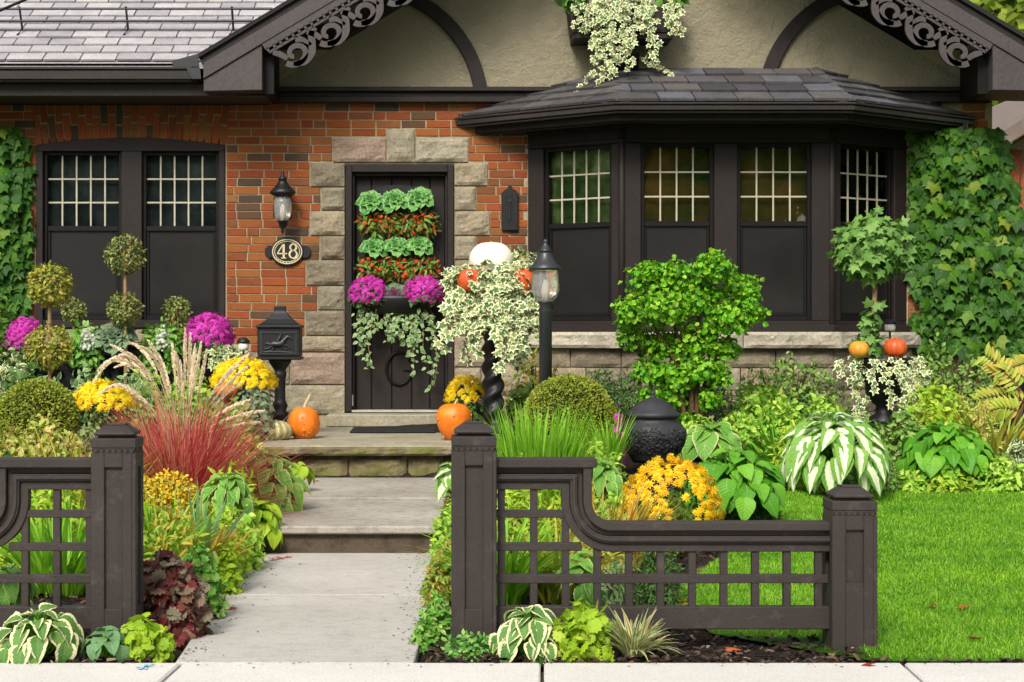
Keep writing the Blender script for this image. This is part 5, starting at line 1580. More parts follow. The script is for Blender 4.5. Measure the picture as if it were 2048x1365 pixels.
def trail(root, mat, starts, lens, t, lp, s, density, sway=.25, out=-.6, name='ivy_strand', asobj=0, base=None):
    """hanging strands: stems as one part, leaves along them; asobj leaves become parts of their own, the rest one mesh"""
    pos, d, nn = [], [], []
    m = MB()
    for (p, ln) in zip(starts, lens):
        p = Vector(p); a_ = R.uniform(-1, 1) * sway; b = R.uniform(.4, 1) * out * .12
        k = max(3, int(ln / .045)); pts = [p.copy()]
        v = Vector((R.uniform(-.6, .6), out, .25))
        for i in range(k):
            v = v * .72 + Vector((a_ * .3 + R.uniform(-.25, .25), b + R.uniform(-.1, .1), -.55))
            pts.append(pts[-1] + v.normalized() * (ln / k))
        m.tube(pts, .0028, 4, False)
        for i in range(1, len(pts)):
            for q in range(density):
                pos.append(pts[i] + Vector((R.uniform(-.03, .03), R.uniform(-.025, .012), R.uniform(-.025, .025)))); 
                d.append((R.uniform(-1, 1), R.uniform(-.6, .1), R.uniform(-1, .15))); nn.append((R.uniform(-.6, .6), -1, R.uniform(0, .8)))
    m.build('stem', M['bark_pale'], root, world=False)
    pos, d, nn = np.array(pos), np.array(d), np.array(nn)
    idx = np.arange(len(pos)); NR.shuffle(idx)
    sz = lp * s * NR.uniform(.65, 1.25, len(pos))
    # parts first for the leaves nearest the street
    order = idx[np.argsort(pos[idx, 1] + NR.uniform(0, .15, len(idx)))]
    A_, B_ = order[:asobj], order[asobj:]
    if len(A_): leaf_objs(t, mat, pos[A_], d[A_], nn[A_], sz[A_], root)
    if len(B_): leafmesh(root, 'foliage', place_leaves(t, pos[B_], d[B_], nn[B_], sz[B_]), mat)

# ---- creepers on the wall
def creeper(label, edge, py0, py1, mat, mat2, n, asobj, lp=24, depth=.22):
    """edge(py) gives the left and right photo column of the leaf curtain at that height"""
    root = thing('creeper', label, 'climbing plant', (wx((edge(500)[0] + edge(500)[1]) / 2), YW, .3))
    o = np.array(root.location); s = YW / FOC
    pos, d, nn = [], [], []
    for k in range(n):
        py = py0 + (py1 - py0) * (k + R.random()) / n
        a_, b_ = edge(py)
        px = R.uniform(a_, b_); u = min(px - a_, b_ - px)
        bul = depth * min(1, max(0, u) / 40) * (.75 + .5 * noise.noise(Vector((px * .02, py * .02, 5))))
        y = YW - .02 - bul * R.uniform(.35, 1)
        pos.append((wx(px), y, wz(py) + .06)); d.append((R.gauss(0, .5), R.uniform(-.7, .1), -1)); nn.append((R.gauss(0, .45), -1, R.uniform(-.1, 1.2)))
    pos, d, nn = np.array(pos) - o, np.array(d), np.array(nn)
    sz = lp * s * NR.uniform(.45, 1.4, n)
    order = np.argsort(pos[:, 1] + NR.uniform(0, .05, n))
    A_, B_ = order[:asobj], order[asobj:]
    half = len(A_) * 3 // 4
    leaf_objs(T_BOSTON, mat, pos[A_[:half]], d[A_[:half]], nn[A_[:half]], sz[A_[:half]], root); leaf_objs(T_BOSTON, mat2, pos[A_[half:]], d[A_[half:]], nn[A_[half:]], sz[A_[half:]], root)
    leafmesh(root, 'foliage', place_leaves(T_BOSTON, pos[B_], d[B_], nn[B_], sz[B_]), mat)
    m = MB()
    for k in range(5):
        a_, b_ = edge(600); px = R.uniform(a_ + 15, b_ - 10)
        m.tube([(wx(px) - o[0], -.015, -.1), (wx(px + R.uniform(-20, 20)) - o[0], -.02, wz(520) - o[2]), (wx(px + R.uniform(-30, 30)) - o[0], -.02, wz(py0 + 20) - o[2])], [.014, .009, .005], 6)
    m.build('vine_stem', M['bark'], root, world=False)
    return root
def e_r(py):
    w_ = 10 * noise.noise(Vector((py * .02, 1, 0)))
    return (1826 + max(0, (700 - py) * 0) + w_ - 4 + max(0, py - 600) * .15, min(2045, 1985 + (py - 270) * .28) + 2 * w_ + 8)
creeper('green three-lobed creeper covering the wall right of the bay window', e_r, 272, 712, L['boston'], L['boston_y'], 1500, 295)
def e_l(py):
    w_ = 12 * noise.noise(Vector((py * .025, 7, 0)))
    return (-90, (62 if py > 285 else 40) + w_ * .6)
creeper('green creeper on the wall at the left edge beside the paired window', e_l, 268, 720, L['boston'], L['boston_y'], 1150, 170, 24)

# ---- gable box ivy
Yb = 14.02
r_ = thing('ivy', 'white-variegated ivy spilling from the gable box over the bay roof', 'ivy', (X(1245, Yb), Yb + .1, Z(16, Yb)))
s = Yb / FOC
o = Vector(r_.location)
st, ln = [], []
for px, l in [(1160, 60), (1170, 95), (1180, 70), (1200, 120), (1208, 165), (1215, 190), (1222, 150), (1230, 110), (1186, 60), (1250, 40), (1262, 60), (1275, 130), (1283, 120), (1290, 90), (1270, 70), (1330, 75), (1338, 85), (1322, 40), (1300, 50), (1240, 55), (1195, 85), (1212, 130), (1278, 100)]:
    st.append(P(px, R.uniform(-6, 12), Yb + R.uniform(0, .1)) - o); ln.append(l * s)
trail(r_, L['ivy_white'], st, ln, T_IVY, 14, s, 2, .45, -.35, asobj=150)
m_ = [shell((0, .05, .03), (.43, .13, .09), 120, T_IVY, 16 * s, .7, -.2)]
leafmesh(r_, 'foliage', m_, L['ivy_white'])
for px, lab in ((1152, 'left'), (1340, 'right')):
    rr = thing('potato_vine', 'bright green leafy clump at the %s end of the gable box' % lab, 'plant', P(px, 4, Yb + .1))
    leafmesh(rr, 'foliage', [shell((0, 0, 0), (.09, .09, .08), 70, T_BOSTON, 22 * s, .6, -.6)], L['ivy_green'])
# long strands over the roof
r2 = thing('ivy', 'two long ivy runners lying down the left slope of the bay roof', 'ivy', P(1190, 160, 14.0))
st = [P(1225, 118, 13.98) - Vector(r2.location), P(1285, 120, 13.98) - Vector(r2.location)]
pos = [P(1225 - 75 * t, 118 + 62 * t ** .9 + 6 * math.sin(t * 9), 14.22 - .20 * t) for t in np.linspace(0, 1, 24)] + [P(1280 + 75 * t, 112 + 48 * t + 5 * math.sin(t * 8), 14.2 - .12 * t) for t in np.linspace(0, 1, 22)]
pos = np.array([tuple(p - Vector(r2.location)) for p in pos])
leaf_objs(T_IVY, L['ivy_white'], pos, NR.normal(0, 1, (len(pos), 3)), NR.normal(0, .3, (len(pos), 3)) + np.array([0, -1, .7]), 13 * s * NR.uniform(.7, 1.2, len(pos)), r2)
m = MB(); m.tube([tuple(p) for p in pos[:24]], .003, 4); m.tube([tuple(p) for p in pos[24:]], .003, 4); m.build('stem', M['bark_pale'], r2, world=False)

# ---- planter hanging on the door
YD = 14.46
s = YD / FOC
def dp_(px, py, dy=0): return P(px, py, YD + dy)
hp = thing('door_planter', 'dark upright planting pocket hung on the front door', 'planter', dp_(795, 480))
m = MB(); arch = [(wx(730), wz(600)), (wx(862), wz(600)), (wx(862), wz(400))] + [(wx(796 + 66 * math.cos(t)), wz(400 - 30 * math.sin(t))) for t in np.linspace(.2, PI - .2, 9)] + [(wx(730), wz(400))]
m.poly_y(arch, YD - .08, YD + .03); m.build('panel', M['black'], hp, bevel=.005)
m = MB(); m.lathe([(66 * s, Z(628, YD)), (74 * s, Z(600, YD)), (74 * s, Z(592, YD)), (60 * s, Z(592, YD))], 20, (X(796, YD), YD - .03, 0), fn=lambda x, y, z, a_: (x, min(.03, y * .7), z)); m.build('pocket', M['black'], hp)
def rosette(label, px, py, Y, r, mat, n=22, cup=1, group=None, name='cabbage_rosette', cat='plant', centre=None, face=(0, -.75, .65), t=T_RUFFLE):
    s = Y / FOC
    root = thing(name, label, cat, P(px, py, Y), group)
    f = Vector(face).normalized(); a1 = f.orthogonal().normalized(); a2 = f.cross(a1)
    pos, d, nn, sz = [], [], [], []
    for k in range(n):
        u = (k + .5) / n; an = k * 2.39996; e_ = rad(78 - 75 * u)
        hv = a1 * math.cos(an) + a2 * math.sin(an)
        pos.append(tuple(hv * (r * s * .12 * u))); dd = hv * math.cos(e_) + f * math.sin(e_); d.append(tuple(dd)); nn.append(tuple(f * math.cos(e_) - hv * math.sin(e_))); sz.append(r * s * (.45 + .6 * u))
    k = int(n * .45) if centre else 0
    A_ = [np.array(v) for v in (pos, d, nn, sz)]
    if centre: leaf_objs(t, centre, A_[0][:k], A_[1][:k], A_[2][:k], A_[3][:k], root)
    leaf_objs(t, mat, A_[0][k:], A_[1][k:], A_[2][k:], A_[3][k:], root)
    return root
for i, (px, py) in enumerate(((743, 403), (790, 400), (839, 396))):
    rosette('bright cabbage rosette in the top row of the door planter, ' + ('left end', 'middle', 'right end')[i], px, py, YD - .12, 33, L['succ'], 22)
for i, (px, py) in enumerate(((748, 494), (793, 492), (838, 490))):
    rosette('green cabbage rosette in the second row of the door planter, ' + ('left end', 'middle', 'right end')[i], px, py, YD - .12, 31, L['succ'], 20)
for py, lab in ((448, 'upper'), (536, 'lower')):
    rr = thing('red_herb', '%s band of red and green small leaves between the cabbage rosettes on the door' % lab, 'plant', dp_(796, py, -.08))
    leafmesh(rr, 'foliage', [shell((dx * s, 0, dz * s), (26 * s, .09, 24 * s), 260, T_NARROW, 15 * s, .6, -1, .3) for dx, dz in ((-52, 0), (-18, 3), (18, -2), (52, 2))], L['redherb'])
    leafmesh(rr, 'red_flower', [shell((dx * s, -.02, dz * s), (27 * s, .09, 24 * s), 34, T_DAISY, 9 * s, .2, -1, .3) for dx, dz in ((-52, 0), (-18, 3), (18, -2), (52, 2))], L['fl_red'])
mum('magenta mum on the left of the door planter', 703, 770, 556, 592, YD - .15, L['fl_magenta'], 100, 14, 'hedge', lo=-.85)
mum('magenta mum on the right of the door planter', 811, 884, 555, 590, YD - .15, L['fl_magenta'], 110, 14, 'hedge', lo=-.85)
rosette('purple-hearted ornamental kale between the two magenta mums on the door', 790, 594, YD - .16, 34, L['kale'], 26, centre=L['kale_p'], name='ornamental_kale', cat='kale', face=(0, -.9, .4))
vi = thing('trailing_vine', 'small-leaved green vine trailing down the door above the letter G', 'vine', dp_(795, 620, -.12))
o = Vector(vi.location); st, ln = [], []
for px, l in [(735, 45), (745, 50), (728, 40), (750, 35), (775, 55), (782, 50), (790, 52), (798, 46), (805, 50), (812, 48), (822, 58), (830, 95), (838, 115), (845, 90), (850, 60), (768, 75), (778, 60), (800, 60), (826, 70), (842, 75), (760, 55), (740, 70)]:
    st.append(dp_(px, R.uniform(605, 622), -.16) - o); ln.append(l * s)
for px, l in ((733, 120), (748, 150), (851, 170), (858, 195)): st.append(dp_(px, 620, -.15) - o); ln.append(l * s * .8)
trail(vi, L['ivy_small'], st, ln, T_OVAL, 12, s, 2, .05, -.12, asobj=120)

# ---- ivy on the twisted pedestal
Yi = 12.4
s = Yi / FOC
iv = thing('ivy', 'big cream-variegated ivy cascading from the twisted pedestal bowl', 'ivy', P(985, 565, Yi))
o = Vector(iv.location); st, ln = [], []
for k in range(64):
    a_ = R.uniform(PI * .95, PI * 2.05); rr = R.uniform(40, 74)
    px = 982 + rr * math.cos(a_); st.append(P(px, 560 + R.uniform(-14, 30), Yi + .02 + rr * s * math.sin(a_) * .85) - o)
    ln.append((45 + 120 * R.random() - (50 if 950 < px < 1010 and R.random() > .2 else 0)) * s)
trail(iv, L['ivy_white'], st, ln, T_IVY, 20, s, 2, .22, -.45, asobj=290)
leafmesh(iv, 'foliage', [shell((0, -.05, 0), (88 * s, 66 * s, 40 * s), 190, T_IVY, 20 * s, .5, -.3, .3), shell((64 * s, -.03, 30 * s), (30 * s, 28 * s, 34 * s), 90, T_IVY, 19 * s, .6), shell((-70 * s, -.03, 6 * s), (28 * s, 28 * s, 30 * s), 80, T_IVY, 19 * s, .6)], L['ivy_white'])

# ---- front standard trees and shrubs before the bay
Yk = 12.0
s = Yk / FOC
ks = root_at('curly_shrub', 'tall bright green curly-leaved shrub on brown stems before the bay window', 'shrub', 1375, Yk)
o = np.array(ks.location)
blobs = [(1300, 560, 46), (1350, 555, 44), (1430, 540, 40), (1480, 580, 42), (1270, 620, 40), (1330, 620, 52), (1400, 600, 52), (1460, 640, 46), (1500, 625, 34), (1265, 675, 34), (1320, 690, 44), (1390, 680, 50), (1445, 700, 36), (1300, 745, 38), (1360, 750, 46), (1410, 745, 34), (1340, 795, 34), (1390, 800, 26), (1300, 800, 26), (1440, 755, 26), (1420, 800, 24), (1370, 840, 22), (1425, 525, 26), (1300, 545, 26), (1500, 590, 22), (1255, 640, 22)]
A_ = []
for (px, py, br) in blobs:
    c = np.array(P(px, py, Yk + R.uniform(-.14, .14))) - o
    A_.append(shell(c, (br * s * .92, br * s * .92, br * s * .72), int(330 * (br / 40) ** 2), T_RUFFLE, 11.5 * s, .65, -.8, .5, 3.5, .1))
leafmesh(ks, 'foliage', A_, L['curly'])
m = MB()
for (x0, xa, xb, ya, yb) in ((1395, 1410, 1450, 760, 600), (1392, 1380, 1330, 740, 600), (1390, 1350, 1300, 720, 640), (1398, 1425, 1480, 720, 640), (1394, 1395, 1400, 700, 560)):
    q = [np.array(P(px, py, Yk)) - o for px, py in ((x0, 960), (xa, ya), (xb, yb))]; m.tube(q, [.022, .016, .007], 7)
m.build('trunk', M['bark'], ks, world=False)

Yv = 12.5
s = Yv / FOC
its = thing('ivy_standard', 'round-headed green ivy standard on a thin trunk rising from the black urn', 'topiary', (X(1748, Yv), Yv, Z(720, Yv)))
o = np.array(its.location)
n = 520
D = sph(n); c = np.array(P(1743, 492, Yv)) - o
q = lumpy(D, .22, 3, 9) * (1 - .4 * NR.rand(n) ** 1.5)
pos = c + D * q[:, None] * np.array([70 * s, 66 * s, 64 * s]); d = D * .5 + NR.normal(0, .5, (n, 3)) + np.array([0, 0, -.7]); nn = D + NR.normal(0, .35, (n, 3)) + np.array([0, -.2, .3])
sz = 24 * s * NR.uniform(.7, 1.25, n); od = np.argsort(pos[:, 1])
leaf_objs(T_IVY, L['ivy_green'], pos[od[:200]], d[od[:200]], nn[od[:200]], sz[od[:200]], its)
leafmesh(its, 'foliage', place_leaves(T_IVY, pos[od[200:]], d[od[200:]], nn[od[200:]], sz[od[200:]]), L['ivy_green'])
leafmesh(its, 'shoot', [shell(np.array(P(1744, 640, Yv)) - o, (16 * s, 12 * s, 30 * s), 40, T_IVY, 22 * s, .6), shell(np.array(P(1737, 690, Yv)) - o, (26 * s, 20 * s, 20 * s), 50, T_IVY, 20 * s, .6)], L['ivy_green'], None)
m = MB(); m.tube([tuple(np.array(P(px, py, Yv)) - o) for px, py in ((1749, 722), (1747, 640), (1750, 580), (1744, 500))], [5 * s, 5 * s, 5 * s, 4 * s], 7); m.build('trunk', M['bark_pale'], its, world=False)
iu = thing('ivy', 'white-variegated ivy hanging round the black urn below the ivy standard', 'ivy', P(1768, 716, Yv))
o = Vector(iu.location); st, ln = [], []
for k in range(17):
    a_ = R.uniform(PI * .9, PI * 2.1); rr = R.uniform(44, 62)
    st.append(P(1768 + rr * math.cos(a_), 714, Yv + rr * s * math.sin(a_)) - o); ln.append(R.choice([35, 50, 60, 110, 140]) * s)
for k in range(8): st.append(P(1690 + k * 22, 716, Yv - .05) - o); ln.append(R.uniform(20, 40) * s)
trail(iu, L['ivy_white'], st, ln, T_IVY, 16, s, 2, .7, -.5, asobj=110)

# ---- clipped domes and topiary balls
dome('big clipped boxwood dome behind the lamp post', 1046, 1230, 752, 900, 11.2, L['box'], 14000, 5.2)
dome('big clipped boxwood dome at the left edge behind the fence', -4, 155, 760, 880, 10.4, L['box'], 13000, 5.2)
dome('tiny clipped boxwood ball peeping out behind the gate post', 292, 352, 1016, 1076, 7.6, L['box'], 2200, 6)
topiary('two-ball topiary with yellow-green balls at the left end of the window trough', [(99, 570, 43), (97, 694, 46)], 98, 12.4, L['topiary'], 0, 1000, 9)
topiary('taller two-ball topiary before the mullion of the paired window', [(250, 510, 39), (249, 619, 33)], 250, 13.4, L['topiary_dk'], 0, 900, 8, 3.6)
topiary('tiny dark topiary ball on a stem, before the left lower pane', [(147, 622, 23)], 147, 13.8, L['topiary_dk'], 0, 420, 8, 2.4)
topiary('tiny dark topiary ball beside the magenta mum, before the right lower pane', [(354, 620, 26), (352, 664, 27)], 353, 13.75, L['topiary_dk'], 0, 420, 8, 2.4)

# ---- mums
mum('magenta mum dome at the right end of the window trough', 373, 464, 628, 690, 13.3, L['fl_magenta'], 170, 15, 'hedge', lo=-.3)
mum('magenta mum at the left end of the window trough', 17, 84, 637, 690, 13.2, L['fl_magenta'], 100, 15, 'hedge', lo=-.5)
mum('yellow mum left of the mailbox post behind the straw plumes', 425, 550, 716, 785, 12.5, L['fl_yellow'], 170, 16, 'kale', pot=True)
mum('yellow mum before the left boxwood dome, beside the red grass', 143, 266, 766, 826, 10.6, L['fl_yellow'], 160, 17, 'hedge')
mum('yellow mum between the right porch pumpkin and the twisted pedestal', 893, 975, 754, 812, 12.75, L['fl_yellow'], 110, 15, 'hedge', pot=True)
mum('large orange-yellow mum with gaps in its dome, behind the stepped fence', 1250, 1434, 916, 1030, 8.5, L['fl_orange'], 300, 19, 'hedge', gaps=((.02, .40, .20), (.12, .12, .2)), lo=-.45)
rr = mound('geranium', 'pink flower head beside the right flank of the boxwood dome', 'plant', 1226, 1250, 812, 10.8, T_DAISY, 12, 40, L['fl_magenta'], z=.32)

# ---- red fountain grass with plumes
Yg = 9.3
s = Yg / FOC
rg = root_at('fountain_grass', 'red fountain grass with arching straw-coloured plumes left of the steps', 'ornamental grass', 362, Yg)
o = np.array(rg.location)
A1, _ = blades(3600, .12, (.38, .80), (.04, 1.3), (.1, 1.1), (.0035, .0085), 6)
leafmesh(rg, 'foliage', A1, L['blade_red'])
A2, _ = blades(300, .09, (.25, .45), (.2, 1.2), (.1, .9), (.006, .010), 6)
leafmesh(rg, 'young_foliage', A2, L['blade_y'])
pl_ = []
plumes = [((335, 850), (250, 640), (188, 765)), ((330, 840), (245, 670), (196, 742)), ((340, 850), (270, 655), (206, 735)), ((330, 860), (260, 730), (198, 790)), ((335, 850), (290, 720), (222, 690)), ((345, 840), (300, 720), (240, 700)), ((345, 840), (310, 700), (262, 687)), ((350, 840), (320, 700), (280, 694)), ((350, 850), (330, 720), (296, 682)),
 ((355, 850), (340, 760), (318, 712)), ((360, 850), (350, 740), (344, 688)), ((362, 850), (362, 760), (352, 705)), ((365, 850), (372, 740), (370, 658)), ((370, 850), (378, 750), (381, 668)), ((375, 850), (388, 760), (390, 690)), ((372, 850), (392, 760), (402, 684)), ((380, 850), (402, 770), (413, 700)), ((370, 850), (383, 780), (384, 712)),
 ((385, 850), (430, 770), (498, 708)), ((388, 850), (430, 790), (492, 735)), ((385, 850), (425, 780), (470, 730)), ((390, 860), (430, 800), (480, 765)), ((392, 860), (440, 820), (500, 800)), ((395, 870), (450, 830), (528, 822)), ((340, 860), (290, 790), (235, 770)), ((335, 870), (290, 800), (262, 790)), ((360, 850), (330, 780), (322, 730)), ((345, 860), (300, 700), (230, 735)), ((400, 870), (470, 850), (520, 845)), ((368, 850), (365, 780), (360, 722))]
for k, (p0, p1, p2) in enumerate(plumes):
    dy = R.uniform(-.28, .22)
    B_ = [np.array(P(p[0], p[1], Yg + dy * f)) - o for p, f in ((p0, .3), (p1, .8), (p2, 1.0))]
    cv = lambda t: (1 - t) ** 2 * B_[0] + 2 * t * (1 - t) * B_[1] + t * t * B_[2]
    pts, dd, ns = [], [], []
    NP = 230
    for i in range(NP):
        t_ = .40 + .60 * i / (NP - 1); p = cv(t_); tg = cv(min(1.02, t_ + .02)) - p; tg = tg / np.linalg.norm(tg)
        v = NR.normal(0, 1, 3); v -= v.dot(tg) * tg; v /= np.linalg.norm(v)
        pts.append(p); dd.append(v * .6 + tg); ns.append(NR.normal(0, 1, 3))
    pr = np.sin(np.linspace(.3, PI - .25, NP)) ** .5
    me = np_mesh('plume', join([place_leaves(T_TINY, np.array(pts), np.array(dd), np.array(ns), .021 * pr * NR.uniform(.7, 1.2, NP))]))
    po_ = link('plume', me, L['plume'], rg)
    m = MB(); m.tube([tuple(cv(t)) for t in np.linspace(0, .95, 9)], .0022, 4, False); m.build('stalk', M['stalk'], po_, world=False)

# ---- hostas
hosta('large white-hearted hosta before the bay, overhanging the lawn edge', 1668, 800, 955, 232, 10.8, L['hosta_w'], 110, 70, T_HOSTAN, el=(45, -65), up=.5)
hosta('glossy dark green hosta right of the large orange-yellow mum', 1470, 880, 1015, 200, 9.2, L['hosta_g'], 96, 50, T_HOSTA)
hosta('green hosta at the back of the lawn below the yellow autumn fronds', 1893, 828, 945, 190, 11.4, L['hosta_g'], 96, 43, T_HOSTA)
hosta('yellow-green hosta behind the lidded urn, right side', 1420, 828, 905, 130, 11.6, L['hosta_p'], 24, 56, T_HOSTA, el=(65, -5))
hosta('white-edged hosta under the right gate post beside the fence foot', 1056, 1188, 1320, 142, 5.93, L['hosta_e'], 46, 48, T_HOSTA, el=(62, -50), z=0)
hosta('white-edged hosta under the left fence by the pavement', 78, 1196, 1322, 182, 5.93, L['hosta_e'], 56, 50, T_HOSTA, el=(62, -50), z=0)
hosta('pale-margined hosta drooping over the edge of the upper path slab', 535, 880, 1030, 158, 9.6, L['hosta_p'], 84, 52, T_HOSTAN, el=(50, -50))
hosta('small fresh green hosta at the left corner of the mossy porch front', 596, 915, 962, 66, 10.6, L['lime'], 18, 30, T_HOSTA, el=(60, -10))
hosta('glossy green hosta left of the lower step', 478, 985, 1075, 110, 8.9, L['hosta_g'], 26, 46, T_HOSTA, el=(65, -20))
hosta('grey-green broad-leaved plant at the foot of the left gate post', 214, 1238, 1325, 100, 5.9, L['sage'], 20, 42, T_HOSTA, z=0, name='sage_plant', el=(70, -10))
hosta('pale-leaved hosta hidden behind the gate post right of the step', 905, 905, 985, 60, 9.6, L['hosta_w'], 14, 46, T_HOSTA, el=(55, -20))
hosta('yellow-edged hosta behind the left lattice, cut by the photo edge', 20, 1110, 1220, 110, 6.35, L['hosta_p'], 20, 60, T_HOSTAN, el=(70, -10))
hosta('white-streaked hosta between the boxwood dome and the lidded urn', 1205, 905, 985, 120, 9.7, L['hosta_p'], 26, 46, T_HOSTAN, el=(45, -35))
hosta('lime hosta behind the second lattice bay of the stepped fence', 1165, 1085, 1200, 110, 6.8, L['hosta_p'], 16, 58, T_HOSTAN, el=(72, 10))

# ---- grassy clumps
grass('grass_clump', 'fresh green grass clump between the gate post and the boxwood dome', 'grass clump', 1075, 818, 9.6, 620, 120, L['blade'], 0, 4.5, (.02, .22), (.1, .6))
grass('daylily', 'arching green daylily clump behind the right gate post', 'grass clump', 1010, 985, 7.0, 200, 60, L['blade'], 0, 8, (.05, .6), (.4, 1.5))
grass('daylily', 'strappy green clump behind the third lattice bay of the stepped fence', 'grass clump', 1110, 1010, 7.1, 170, 60, L['blade_y'], 0, 8, (.05, .7), (.4, 1.4))
grass('striped_grass', 'white-striped grass tuft before the fence foot, right of the lime heuchera', 'grass clump', 1266, 1210, 5.93, 130, 30, L['varg'], 0, 9, (.1, .9), (.3, 1.4), z=0)
grass('daylily', 'yellowing strappy clump under the goldenrod, right of the left gate post', 'grass clump', 320, 975, 7.4, 230, 80, L['blade'], 0, 7, (.05, .6), (.3, 1.2))
grass('daylily', 'orange-tinged grassy tuft left of the garden path', 'grass clump', 408, 1040, 7.5, 190, 50, L['blade_or'], 0, 7, (.05, .5), (.3, 1.2))
grass('iris', 'fan of grey-green iris blades leaning right, left of the path', 'iris', 400, 950, 7.6, 15, 40, L['blade_blue'], 0, 17, (.1, .6), (.0, .4))
grass('daylily', 'green grassy clump seen through the left lattice', 'grass clump', 120, 960, 7.2, 260, 110, L['blade'], 0, 7, (.05, .7), (.3, 1.3))
grass('daylily', 'tall thin yellow-green tuft behind the left top rail', 'grass clump', 150, 855, 8.4, 220, 110, L['blade_y'], 0, 6, (.05, .5), (.3, 1.1))
grass('daylily', 'fine green grass right of the boxwood dome', 'grass clump', 1218, 825, 10.6, 120, 30, L['blade'], 0, 4, (.05, .3), (.2, .7))
grass('astilbe', 'loose pinkish-green seedheads behind the curve of the stepped fence', 'grass clump', 1215, 965, 8.0, 260, 120, L['blade_or'], 0, 4, (.05, .7), (.2, .9))
grass('daylily', 'yellowing strappy clump at the right edge above the lawn', 'grass clump', 1985, 785, 12.0, 200, 90, L['blade_y'], 0, 6, (.1, .8), (.3, 1.3))
grass('daylily', 'green strappy leaves behind the white-hearted hosta', 'grass clump', 1570, 800, 11.6, 180, 80, L['hosta_g'], 0, 8, (.1, .8), (.4, 1.4))

# ---- mounds near the path and fence
mound('heuchera', 'lime heuchera with scalloped leaves before the fence foot', 'heuchera', 1108, 1218, 1206, 5.92, T_SCALLOP, 24, 240, L['lime'], z=0, lo=-.05, depth=.5, jit=.7)
mound('sedum', 'low cushion of green rosettes at the foot of the right gate post', 'sedum', 893, 1002, 1266, 5.95, T_TINY, 13, 420, L['sedum'], lobes=[(-.7, 0, 0, .3, .8), (-.2, -.1, 0, .36, 1), (.3, 0, 0, .34, .9), (.75, -.1, 0, .28, .8)], z=-.005, jit=.3)
mound('heuchera', 'small lime heuchera beside the left gate post near the path', 'heuchera', 240, 342, 1238, 5.95, T_SCALLOP, 20, 190, L['lime'], z=0, depth=.5, jit=.7)
mound('heuchera', 'burgundy heuchera mound spilling onto the path', 'heuchera', 270, 408, 1112, 6.35, T_SCALLOP, 25, 520, L['burgundy'], lo=-.2, depth=.4, jit=.75)
mound('parsley_mound', 'frilly green mound behind the burgundy heuchera', 'plant', 345, 447, 1098, 6.75, T_RUFFLE, 19, 420, L['frill'], lo=-.2)
mound('lime_creeper', 'lime-yellow low creeper beside the path left of the lower step', 'groundcover', 425, 482, 1082, 7.4, T_OVAL, 17, 190, L['lime'], lo=-.1)
mound('green_edging', 'leafy green edging plant against the left of the lower step', 'groundcover', 450, 535, 1020, 8.2, T_OVAL, 17, 420, L['groundc'], lobes=[(0, 0, 0, .8, 1), (-.5, -.3, 0, .7, .8), (.2, -.4, 0, .6, .7)])
mound('goldenrod', 'golden yellow flower spray behind the left gate post', 'goldenrod', 268, 402, 935, 8.0, T_TINY, 9, 1500, L['goldenrod'], lobes=[(-.5, 0, .7, .5, .4), (.1, 0, .8, .5, .35), (.5, 0, .7, .4, .35), (0, 0, 0, .8, .8)], stems=8)
mound('spirea', 'yellow-green and pink-tinged shrub behind the left fence', 'shrub', -30, 185, 832, 8.8, T_OVAL, 17, 1500, L['pinky'], lobes=[(-.5, 0, 0, .6, .9), (.1, 0, 0, .6, 1), (.6, .1, 0, .45, .8)], stems=6)
mound('euonymus', 'yellow-green low shrub behind the left lattice', 'shrub', -40, 200, 930, 7.6, T_OVAL, 17, 1000, L['lime2'], lobes=[(-.4, 0, 0, .6, .8), (.3, 0, 0, .6, .9)])
mound('edging_plant', 'yellow-green leafy edging along the right side of the path', 'groundcover', 842, 930, 1085, 7.1, T_NARROW, 24, 900, L['redtip'], lobes=[(.3, .5, 0, .8, 1), (.1, 0, 0, .7, .8), (-.1, -.6, 0, .6, .7)], lo=-.1)
mound('edging_plant', 'small-leaved creeping plant at the front right corner of the path', 'groundcover', 818, 912, 1195, 6.25, T_OVAL, 14, 800, L['frill'], lobes=[(.2, .4, 0, .7, 1), (-.1, -.2, 0, .7, .8), (-.3, -.7, 0, .5, .55)], lo=-.1)
mound('edging_plant', 'green trailing plant beside the right end of the lower step', 'groundcover', 858, 960, 1000, 8.3, T_OVAL, 15, 900, L['groundc'], lobes=[(.1, 0, 0, .8, 1), (-.3, -.4, 0, .6, .8)])
mound('astilbe', 'reddish leafy shrub behind the gate post beside the upper slab', 'plant', 895, 960, 935, 9.6, T_NARROW, 20, 260, L['redtip'])
mound('dwarf_conifer', 'small dark conifer behind the stepped fence beside the lawn', 'shrub', 1262, 1372, 1085, 7.0, T_NARROW, 10, 1500, L['hedge'], lo=-.2, depth=.6)
mound('striped_plant', 'pale striped plant behind the stepped fence bottom rail', 'plant', 1205, 1255, 1110, 6.7, T_NARROW, 24, 120, L['ivy_small'])
mound('groundcover', 'low green leafy groundcover under the large orange-yellow mum', 'groundcover', 1180, 1420, 985, 8.6, T_OVAL, 20, 900, L['groundc'], lobes=[(-.5, 0, 0, .5, 1), (.2, .2, 0, .7, .9)])
mound('groundcover', 'small-leaved groundcover before the dark green hosta', 'groundcover', 1440, 1560, 1000, 9.4, T_OVAL, 14, 420, L['hedge'], lo=0)
